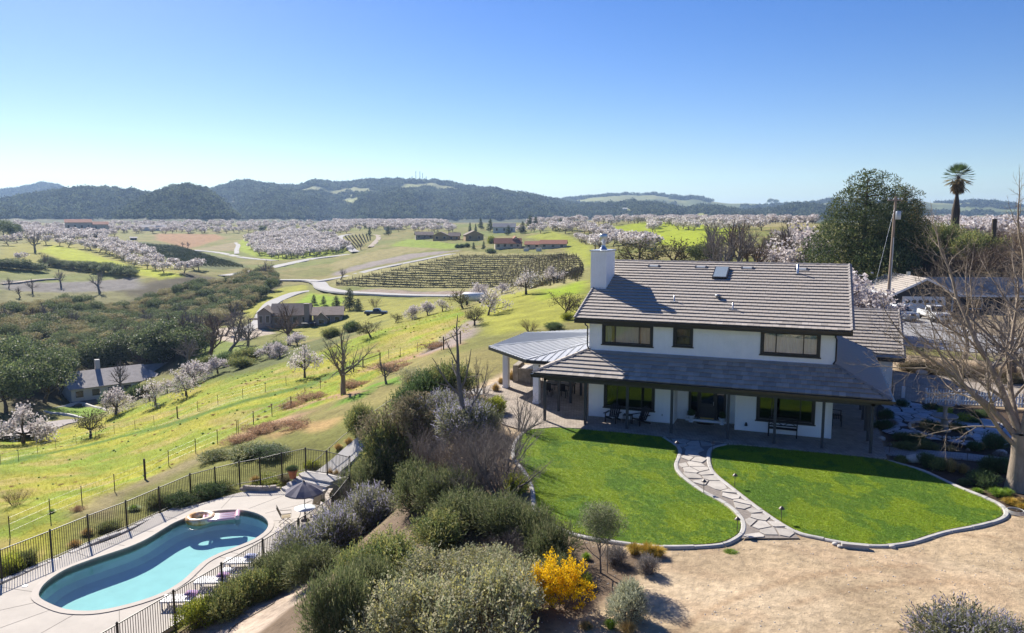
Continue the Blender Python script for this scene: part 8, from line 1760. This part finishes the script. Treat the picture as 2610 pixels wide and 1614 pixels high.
# ---- people (tiny, far behind the wing roof)
SKIN = mat('skin', (.45, .28, .2), .6, var=.05); NAVY = mat('dark_jacket', (.02, .022, .03), .8, var=.1); JEAN = mat('blue_jeans', (.07, .10, .17), .9, var=.1); LILAC = mat('lilac_top', (.48, .45, .58), .85, var=.06); DKP = mat('dark_trousers', (.03, .03, .05), .85, var=.1); HAIR = mat('dark_hair', (.03, .02, .015), .7)
def skin_mesh(name, joints, edges, radii, m, parent, root=0):
    me = bpy.data.meshes.new(name); me.from_pydata(joints, edges, []); me.materials.append(m); o = obj(name, me, parent); md = o.modifiers.new('skin', 'SKIN'); sv = me.skin_vertices[0].data
    for i, r_ in enumerate(radii): sv[i].radius = (r_ if hasattr(r_, '__len__') else (r_, r_)); sv[i].use_root = i == root
    md.use_smooth_shade = True; s_ = o.modifiers.new('sub', 'SUBSURF'); s_.levels = 1; s_.render_levels = 2; return o
def person(loc, rz, top_m, leg_m, label, raised):
    e = empty('person', loc, rz); tag(e, label, 'person'); hand = (.62, -.1, 1.62) if raised else (.3, -.08, .82); el = (.4, -.02, 1.45) if raised else (.28, .02, 1.12)
    J = [(0, 0, .95), (0, 0, 1.2), (0, 0, 1.42), (0, -.02, 1.52), (0, -.03, 1.63), (0, -.02, 1.73), (.19, 0, 1.42), el, hand, (-.19, 0, 1.42), (-.28, .02, 1.12), (-.27, -.1, .85), (.1, 0, .9), (.12, -.02, .5), (.12, 0, .08), (.13, -.14, .03), (-.1, 0, .9), (-.12, -.02, .5), (-.12, 0, .08), (-.13, -.14, .03)]
    E = [(0, 1), (1, 2), (2, 3), (3, 4), (4, 5), (2, 6), (6, 7), (7, 8), (2, 9), (9, 10), (10, 11), (0, 12), (12, 13), (13, 14), (14, 15), (0, 16), (16, 17), (17, 18), (18, 19)]
    R = [.13, .125, .13, .05, .095, .07, .06, .04, .035, .06, .04, .035, .085, .06, .045, .04, .085, .06, .045, .04]
    skin_mesh('body', J, E, R, SKIN, e)
    skin_mesh('top', [J[i] for i in (0, 1, 2, 6, 7)] + [tuple(np.array(J[7]) * .25 + np.array(J[8]) * .75)] + [J[i] for i in (9, 10)] + [tuple(np.array(J[10]) * .25 + np.array(J[11]) * .75)], [(0, 1), (1, 2), (2, 3), (3, 4), (4, 5), (2, 6), (6, 7), (7, 8)], [(.17, .14), (.165, .14), (.16, .13), .085, .065, .055, .085, .065, .055], top_m, e)
    skin_mesh('trousers', [J[i] for i in (0, 12, 13, 14, 16, 17, 18)], [(0, 1), (1, 2), (2, 3), (0, 4), (4, 5), (5, 6)], [.15, .11, .085, .07, .11, .085, .07], leg_m, e)
    skin_mesh('hair', [(0, .02, 1.68), (0, .01, 1.77)], [(0, 1)], [.1, .075], HAIR, e); return e
person((18.05, 62.0, -.05), .4, NAVY, JEAN, 'person in dark jacket and jeans standing by the board fence', False); person((19.35, 62.2, -.05), .2, LILAC, DKP, 'person in lilac top raising one arm toward the fence', True)
# ================================================================ porch and garden furniture
CH = mat('black_furniture', (.012, .012, .014), .55, spec=.4, var=.15, scale=6)
def adirondack(loc, rz, label):
    e = empty('adirondack_chair', loc, rz); tag(e, label, 'chair', 'black porch chairs')
    for i in range(6): MB().slab([(-.27, -.42 + i * .09, .40 - i * .022), (.27, -.42 + i * .09, .40 - i * .022), (.27, -.35 + i * .09, .385 - i * .022), (-.27, -.35 + i * .09, .385 - i * .022)], .02).build('seat_slat', CH, e)
    for i in range(5):
        x_ = -.24 + .12 * i; h_ = 1.02 - .04 * abs(i - 2) ** 1.5; MB().slab([(x_ - .05, .1, .27), (x_ + .05, .1, .27), (x_ * 1.12 + .05, .42, h_), (x_ * 1.12 - .05, .42, h_)], .02).build('back_slat', CH, e)
    for s_ in (-1, 1):
        MB().slab([(s_ * .36 - .07, -.48, .58), (s_ * .36 + .07, -.48, .58), (s_ * .36 + .06, .34, .56), (s_ * .36 - .06, .34, .56)], .025).build('arm', CH, e); MB().box(s_ * .32 - .02, s_ * .32 + .02, -.44, -.36, 0, .555).build('front_leg', CH, e); MB().bar((s_ * .29, -.42, .36), (s_ * .29, .48, .04), .03, .1).build('rear_leg', CH, e)
    return e
adirondack((1.72, -.85, 0), math.radians(-8), 'black slatted porch chair left of the small side table'); adirondack((3.35, -.8, 0), math.radians(-35), 'black slatted porch chair right of the small side table, angled')
t_ = empty('side_table', (2.55, -.75, 0)); tag(t_, 'small black slatted table between the two porch chairs', 'table')
for i in range(5): MB().box(-.25 + i * .1, -.16 + i * .1, -.24, .24, .46, .48).build('top_slat', CH, t_)
for sx in (-1, 1):
    for sy in (-1, 1): MB().box(sx * .21 - .02, sx * .21 + .02, sy * .2 - .02, sy * .2 + .02, 0, .46).build('leg', CH, t_)
def bench(loc, rz, w_, label):
    e = empty('garden_bench', loc, rz); tag(e, label, 'bench', 'porch benches')
    for i in range(4): MB().box(-w_ / 2, w_ / 2, -.24 + i * .12, -.15 + i * .12, .42, .44).build('seat_slat', CH, e)
    for s_ in (-1, 1):
        MB().box(s_ * w_ / 2 - .03, s_ * w_ / 2 + .03, -.26, -.2, 0, .64).build('leg', CH, e); MB().bar((s_ * w_ / 2, .22, 0), (s_ * w_ / 2, .3, .95), .05).build('leg', CH, e); MB().bar((s_ * w_ / 2, -.26, .64), (s_ * w_ / 2, .26, .66), .06, .03).build('arm', CH, e)
        MB().bar((s_ * .06, .27, .55), (s_ * (w_ / 2 - .08), .29, .9), .03).build('cross_brace', CH, e); MB().bar((s_ * .06, .27, .9), (s_ * (w_ / 2 - .08), .29, .55), .03).build('cross_brace', CH, e)
    for zz in (.52, .93): MB().box(-w_ / 2, w_ / 2, .25, .3, zz - .03, zz + .03).build('back_rail', CH, e)
    return e
bench((11.05, -.45, 0), 0, 1.45, 'black cross-back bench under the right porch window'); bench((13.85, 3.5, 0), math.radians(90), 1.3, 'black bench against the side wall of the porch')
for x_, lab in ((5.96, 'white urn left of the front door'), (7.71, 'white urn right of the front door')):
    u_ = MB().lathe([(.13, 0), (.14, .04), (.06, .09), (.06, .14), (.16, .22), (.2, .36), (.23, .4), (.2, .41), (.17, .38), (0, .37)], (0, 0, 0), 18).build('planter_urn', WTRIM, None, (x_, .8, 0)); tag(u_, lab, 'urn', 'door urns'); plant('dark0', (x_, .8, .36), .45, .42, 'dark plant growing in the %s' % lab, group='urn plants')
o = MB().prism([(6.78 + .5 * math.cos(a_), .72 + (.3 * math.sin(a_) if math.sin(a_) < 0 else .02)) for a_ in np.linspace(0, 2 * math.pi, 20, endpoint=False)], .0, .025).build('door_mat', mat('coir_mat', (.09, .055, .03), 1.0, var=.2, scale=30)); tag(o, 'dark half-round mat before the front door', 'mat')
# path lights
PL_ = [(8.25, -10.9), (9.42, -9.6), (10.0, -14.75), (11.5, -13.0), (6.18, -5.45), (7.88, -4.85)]; PLL = ('left of the path, middle', 'right of the path, upper', 'left of the path at its foot', 'right of the path, lower', 'left of the path in the porch shade', 'right of the path in the porch shade')
for p, lab in zip(PL_, PLL):
    e = empty('path_light', (p[0], p[1], -.03)); tag(e, 'low bronze path light ' + lab, 'path light', 'path lights'); MB().tube([(0, 0, -.05), (0, 0, .5)], .014, 6).build('stem', FRAME, e); MB().lathe([(.12, .5), (.1, .53), (.03, .6), (0, .61)], (0, 0, 0), 12).build('shade', FRAME, e)
for n, x, y, lab in (('z6', 222, 935, 'path light at the left end of the paver walk'), ('z6', 890, 985, 'path light at the right end of the paver walk')):
    p = hit(n, x, y); e = empty('path_light', tuple(p)); tag(e, 'low dark ' + lab, 'path light', 'path lights'); MB().tube([(0, 0, -.05), (0, 0, .5)], .014, 6).build('stem', FRAME, e); MB().lathe([(.1, .5), (.09, .53), (.03, .6), (0, .61)], (0, 0, 0), 12).build('shade', FRAME, e)
# fountain, ring stones, picket fence, boulders
FST = mat('fountain_stone', (.34, .31, .29), .9, var=.25, scale=3, bump=.5, bscale=12)
fn = empty('stone_fountain', (19.4, 4.1, -.02)); tag(fn, 'tiered stone fountain in the shaded garden court', 'fountain')
MB().lathe([(.35, 0), (.38, .08), (.22, .15), (.18, .6), (.28, .68)], (0, 0, 0), 16).build('pedestal', FST, fn); MB().lathe([(.2, .66), (.62, .78), (.68, .86), (.66, .9), (.58, .84), (.1, .76)], (0, 0, 0), 22).build('basin', FST, fn); MB().lathe([(.14, .8), (.1, .95), (.11, 1.3), (.16, 1.35), (.12, 1.4)], (0, 0, 0), 12).build('column', FST, fn); MB().lathe([(.1, 1.38), (.42, 1.46), (.46, 1.53), (.4, 1.5), (.08, 1.44)], (0, 0, 0), 20).build('upper_basin', FST, fn); MB().lathe([(.07, 1.5), (.09, 1.6), (.03, 1.75), (.0, 1.8)], (0, 0, 0), 10).build('finial', FST, fn)
rk = bpy.data.meshes.new('stone'); import bmesh
def rock_mesh(seed, m):
    bm = bmesh.new(); bmesh.ops.create_icosphere(bm, subdivisions=2, radius=1); r_ = np.random.default_rng(seed); ph_ = r_.uniform(0, 6, 3)
    for v_ in bm.verts: v_.co *= 1 + .16 * math.sin(3 * v_.co.x + ph_[0]) * math.cos(2.3 * v_.co.y + ph_[1]) + .1 * math.sin(4 * v_.co.z + ph_[2])
    me = bpy.data.meshes.new('stone'); bm.to_mesh(me); bm.free(); me.materials.append(m); me.polygons.foreach_set('use_smooth', np.ones(len(me.polygons), bool)); return me
ROCKS = [rock_mesh(q, EDGE) for q in range(4)]; rs_ = empty('stone_ring', (0, 0, 0)); tag(rs_, 'ring of small pale stones round the fountain bed', 'edging')
for i, (x_, y_) in enumerate([(19.2 + 1.5 * math.cos(a_), 4.2 + 1.8 * math.sin(a_)) for a_ in np.linspace(0, 2 * math.pi, 40, endpoint=False)]): obj('stone', ROCKS[i % 4], rs_, (x_, y_, .03), i * 1.3, (.12, .09, .08))
for i, (n, x, y, s_, lab) in enumerate((('z6', 440, 1000, .42, 'pale boulder in the bed above the lawn kerb'), ('z6', 500, 250, .45, 'rounded boulder behind the driveway'), ('z6', 1185, 945, .3, 'boulder behind the big dark shrub'), ('z6', 160, 810, .2, 'small stone beside the walk'), (4, 800, 945, .12, 'small rock beside the displaced kerb block'), (4, 830, 960, .1, 'smallest rock by the displaced kerb block'), (4, 855, 940, .1, 'rock touching the kerb by the displaced block'), (4, 1170, 965, .12, 'lone rock on the sand right of the kerb block'), ('z6', 380, 520, .15, 'stone at the far end of the porch bed'))): o = obj('boulder', ROCKS[i % 4], None, tuple(hit(n, x, y) + [0, 0, s_ * .3]), i, (s_, s_ * .8, s_ * .62)); tag(o, lab, 'rock')
o = MB().box(-.45, .45, -.1, .1, 0, .16).build('kerb_block', KERBM, None, tuple(hit(4, 930, 965)), math.radians(8)); tag(o, 'loose concrete block lying before the right lawn kerb', 'block')
pf = empty('picket_fence', (0, 0, 0)); tag(pf, 'white picket fence between garden court and driveway', 'fence'); pk2 = MB().add([(-.04, -.01, .08), (.04, -.01, .08), (.04, -.01, .85), (0, -.01, .98), (-.04, -.01, .85), (-.04, .01, .08), (.04, .01, .08), (.04, .01, .85), (0, .01, .98), (-.04, .01, .85)], [(0, 1, 2, 3, 4), (9, 8, 7, 6, 5), (0, 5, 6, 1), (1, 6, 7, 2), (2, 7, 8, 3), (3, 8, 9, 4), (4, 9, 5, 0)]).mesh('picket', WTRIM)
fa_, fb_ = np.array((19.3, 10.9)), np.array((25.0, 11.6))
for i in range(36): q = fa_ + (fb_ - fa_) * i / 35; obj('picket', pk2, pf, (q[0], q[1], 0), .12)
for f in (0, .33, .66, 1): q = fa_ + (fb_ - fa_) * f; MB().box(q[0] - .06, q[0] + .06, q[1] + .02, q[1] + .14, 0, 1.0).build('post', WTRIM, pf)
for zz in (.3, .7): MB().bar((*(fa_ + [0, .04]), zz), (*(fb_ + [0, .04]), zz), .04, .08).build('rail', WTRIM, pf)
o = MB().box(-.1, .1, -.08, .08, 0, .75).build('marker_post', WTRIM, None, (18.1, 12.2, 0)); tag(o, 'short white post by the driveway corner', 'post')
# outdoor kitchen, dining set under the pavilion
STW = mat('stacked_stone', (.30, .265, .225), .9, var=.4, scale=3.5, bump=.8, bscale=7, dist=.05)
bq = empty('outdoor_kitchen', (-7.0, 7.9, 0), math.radians(8)); tag(bq, 'stone outdoor kitchen counter under the pavilion', 'counter'); MB().box(-.75, .75, -.4, .9, 0, 1.0).build('counter_base', STW, bq); MB().box(-.85, -.45, -.48, 1.6, 0, 1.25).build('back_wall', STW, bq); MB().box(-.8, .82, -.46, .95, 1.0, 1.06).build('counter_top', mat('counter_top', (.55, .5, .45), .4, var=.1), bq)
for i, (x_, y_, rz) in enumerate(((-5.9, 6.6, .3), (-5.2, 7.2, .6))):
    e = empty('bar_stool', (x_, y_, 0), rz); tag(e, ('wicker bar stool nearest the patio edge', 'wicker bar stool farther under the pavilion')[i], 'stool', 'bar stools'); MB().box(-.2, .2, -.2, .2, .72, .77).build('seat', FRAME, e); MB().slab([(-.2, .18, .78), (.2, .18, .78), (.2, .24, 1.1), (-.2, .24, 1.1)], .03).build('backrest', FRAME, e)
    for sx in (-1, 1):
        for sy in (-1, 1): MB().bar((sx * .18, sy * .18, .72), (sx * .22, sy * .22, 0), .035).build('leg', FRAME, e)
dt = empty('dining_table', (-3.4, 4.9, 0)); tag(dt, 'dark dining table in the pavilion shade', 'table'); MB().box(-1.0, 1.0, -.5, .5, .7, .75).build('table_top', CH, dt)
for sx in (-1, 1):
    for sy in (-1, 1): MB().box(sx * .9 - .04, sx * .9 + .04, sy * .42 - .04, sy * .42 + .04, 0, .7).build('leg', CH, dt)
for i, (x_, y_, rz) in enumerate(((-3.9, 4.1, 3.14), (-2.9, 4.1, 3.14), (-3.9, 5.7, 0), (-2.9, 5.7, 0))):
    e = empty('dining_chair', (x_, y_, 0), rz); tag(e, ('dark dining chair at the near left of the table', 'dark dining chair at the near right of the table', 'dark dining chair at the far left of the table', 'dark dining chair at the far right of the table')[i], 'chair', 'dining chairs'); MB().box(-.23, .23, -.22, .22, .43, .47).build('seat', CH, e); MB().slab([(-.22, .2, .48), (.22, .2, .48), (.22, .28, .95), (-.22, .28, .95)], .03).build('backrest', CH, e)
    for sx in (-1, 1):
        for sy in (-1, 1): MB().box(sx * .2 - .02, sx * .2 + .02, sy * .19 - .02, sy * .19 + .02, 0, .43).build('leg', CH, e)
hose = MB()
for k_ in range(4): hose.tube([((.38 - .03 * k_) * math.cos(a_), (.38 - .03 * k_) * math.sin(a_), .03 + .03 * k_) for a_ in np.linspace(0, 6.4, 24)], .017, 5)
hp = hit(4, 1960, 740); o = hose.build('garden_hose', mat('pale_hose', (.45, .44, .4), .5, var=.1), None, tuple(hp)); tag(o, 'coiled pale garden hose at the right end of the kerb', 'hose')
drip = smooth_open([tuple(h_) for h_ in hits('lng', [(1786, 1060), (1560, 1190), (1420, 1270), (1300, 1330), (1180, 1410), (1080, 1512)])], 4); o = MB().tube([(p_[0], p_[1], float(height(p_[0], p_[1])) + .03) for p_ in drip], .018, 5).build('drip_line', TYRE); tag(o, 'thin black drip line across the sandy patch', 'hose')
plant('dark1', (-17.35, -5.75, PZ + .9), .75, .4, 'dark plant in the terracotta pot by the pool gate')
# ================================================================ lawn blades
rngl = np.random.default_rng(12)
def blade_clump(seed, n_, h_, w_, palette):
    r_ = np.random.default_rng(seed); a_ = r_.uniform(0, 6.28, n_); o_ = np.stack([np.cos(a_), np.sin(a_), np.zeros(n_)], 1); b_ = o_ * (r_.random(n_) * w_)[:, None]; tip = b_ + o_ * (r_.random(n_) * w_ * .9)[:, None] + np.array([0, 0, 1]) * (h_ * r_.uniform(.5, 1.1, n_))[:, None]; s_ = np.stack([-np.sin(a_), np.cos(a_), np.zeros(n_)], 1) * .006
    V = np.stack([b_ - s_, b_ + s_, tip], 1).reshape(-1, 3); return np_mesh('grass', V, np.arange(3 * n_).reshape(n_, 3), LEAF, col=np.repeat(pal(r_, n_, palette, None, .25), 3, 0))
def lawn_points(poly, n_):
    P = np.array(poly); lo, hi = P.min(0), P.max(0); q = rngl.uniform(lo, hi, (n_, 2)); return q[inside(poly, q[:, 0], q[:, 1])]
Q = np.vstack([lawn_points(LAWN_L, 34000), lawn_points(LAWN_R, 34000)]); tone = fbm(Q[:, 0] / 1.6, Q[:, 1] / 1.6, 71, 3) + .25 * np.sign(np.sin((Q[:, 0] + Q[:, 1] * .5) * 2.2)) * .25; q1 = Q[tone > .5]; q2 = Q[tone <= .5]
for nm, qq, pl_, lab in (('lawn_grass', q1, [(.22, .30, .02), (.27, .33, .025), (.17, .25, .02)], 'yellower grass blades of the lawns'), ('lawn_grass', q2, [(.13, .235, .03), (.17, .27, .035), (.10, .185, .025)], 'deeper green grass blades of the lawns')):
    src = obj(nm, blade_clump(len(qq), 14, .035, .11, pl_), None, (qq[0][0], qq[0][1], -.03)); tag(src, lab, kind='stuff'); scatter(nm, np.column_stack([qq[1:], np.full(len(qq) - 1, -.03)]), rngl.uniform(.7, 1.25, len(qq) - 1), src, lab)
# rough grass on the near hillside
HP = [p for p in poisson(HILLSIDE, .62, 91, .8) if dist_of(p) < 150 and 24 < dist_of(p)]
HP = np.array(HP); tone = fbm(HP[:, 0] / 5, HP[:, 1] / 5, 72, 3)
for sel, pl_, lab in ((tone > .52, [(.29, .275, .05), (.35, .315, .085), (.25, .265, .04)], 'yellow rough grass on the slope'), (tone <= .52, [(.20, .25, .03), (.26, .29, .035), (.14, .20, .025)], 'green rough grass on the slope')):
    qq = HP[sel]; src = obj('meadow_grass', blade_clump(len(qq), 20, .22, .3, pl_), None, tuple(qq[0])); tag(src, lab, kind='stuff'); src.scale = (1, 1, 1); scatter('meadow_grass', qq[1:], rngl.uniform(.6, 1.3, len(qq) - 1), src, lab)
WPp = HP[rngl.random(len(HP)) < .05]; WPp = WPp[fbm(WPp[:, 0] / 4, WPp[:, 1] / 4, 73, 3) > .48]
for q_, (sel, key, lo, hi, lab) in enumerate(((slice(0, None, 2), 'greengrass1', .2, .5, 'green weed tufts on the slope'), (slice(1, None, 2), 'weed1', .1, .3, 'dry brown weed tufts on the slope'))):
    me_ = PLANTS[key][0][0]; qq = WPp[sel]; src = obj('slope_weeds', me_, None, tuple(qq[0]), 0, .5); tag(src, lab, kind='stuff'); scatter('slope_weeds', qq[1:], rngl.uniform(lo, hi, len(qq) - 1), src, lab)
# gravel and litter on the sand
GP = np.column_stack([rngl.uniform(3, 26, 2600), rngl.uniform(-30, -8, 2600)]); GP = GP[~inside(LAWN_L, GP[:, 0], GP[:, 1]) & ~inside(LAWN_R, GP[:, 0], GP[:, 1]) & ~inside(PATH, GP[:, 0], GP[:, 1]) & (fbm(GP[:, 0] / 2, GP[:, 1] / 2, 81, 3) > .45)]
src = obj('gravel', ROCKS[0], None, (12, -20, -.07), 0, .02); tag(src, 'small loose stones on the sand drive', kind='stuff'); scatter('gravel', np.column_stack([GP, height(GP[:, 0], GP[:, 1])]), rngl.uniform(.006, .026, len(GP)), src, 'small loose stones on the sand drive')
# ================================================================ haze over the valley
hm_ = bpy.data.materials.new('haze'); hm_.use_nodes = True; nt = hm_.node_tree; nt.nodes.clear(); ho = N(nt, 'OutputMaterial'); pv = N(nt, 'VolumePrincipled'); pv.inputs['Color'].default_value = (.45, .66, 1.0, 1); pv.inputs['Density'].default_value = 1.05e-4; pv.inputs['Anisotropy'].default_value = .25; nt.links.new(pv.outputs[0], ho.inputs['Volume'])
hz = MB().box(-9800, 9800, -9800, 9800, float(GZ.min()) - 1.0, float(GZ.max()) + 60.0).build('haze', hm_); tag(hz, 'thin blue haze in the air', kind='stuff')
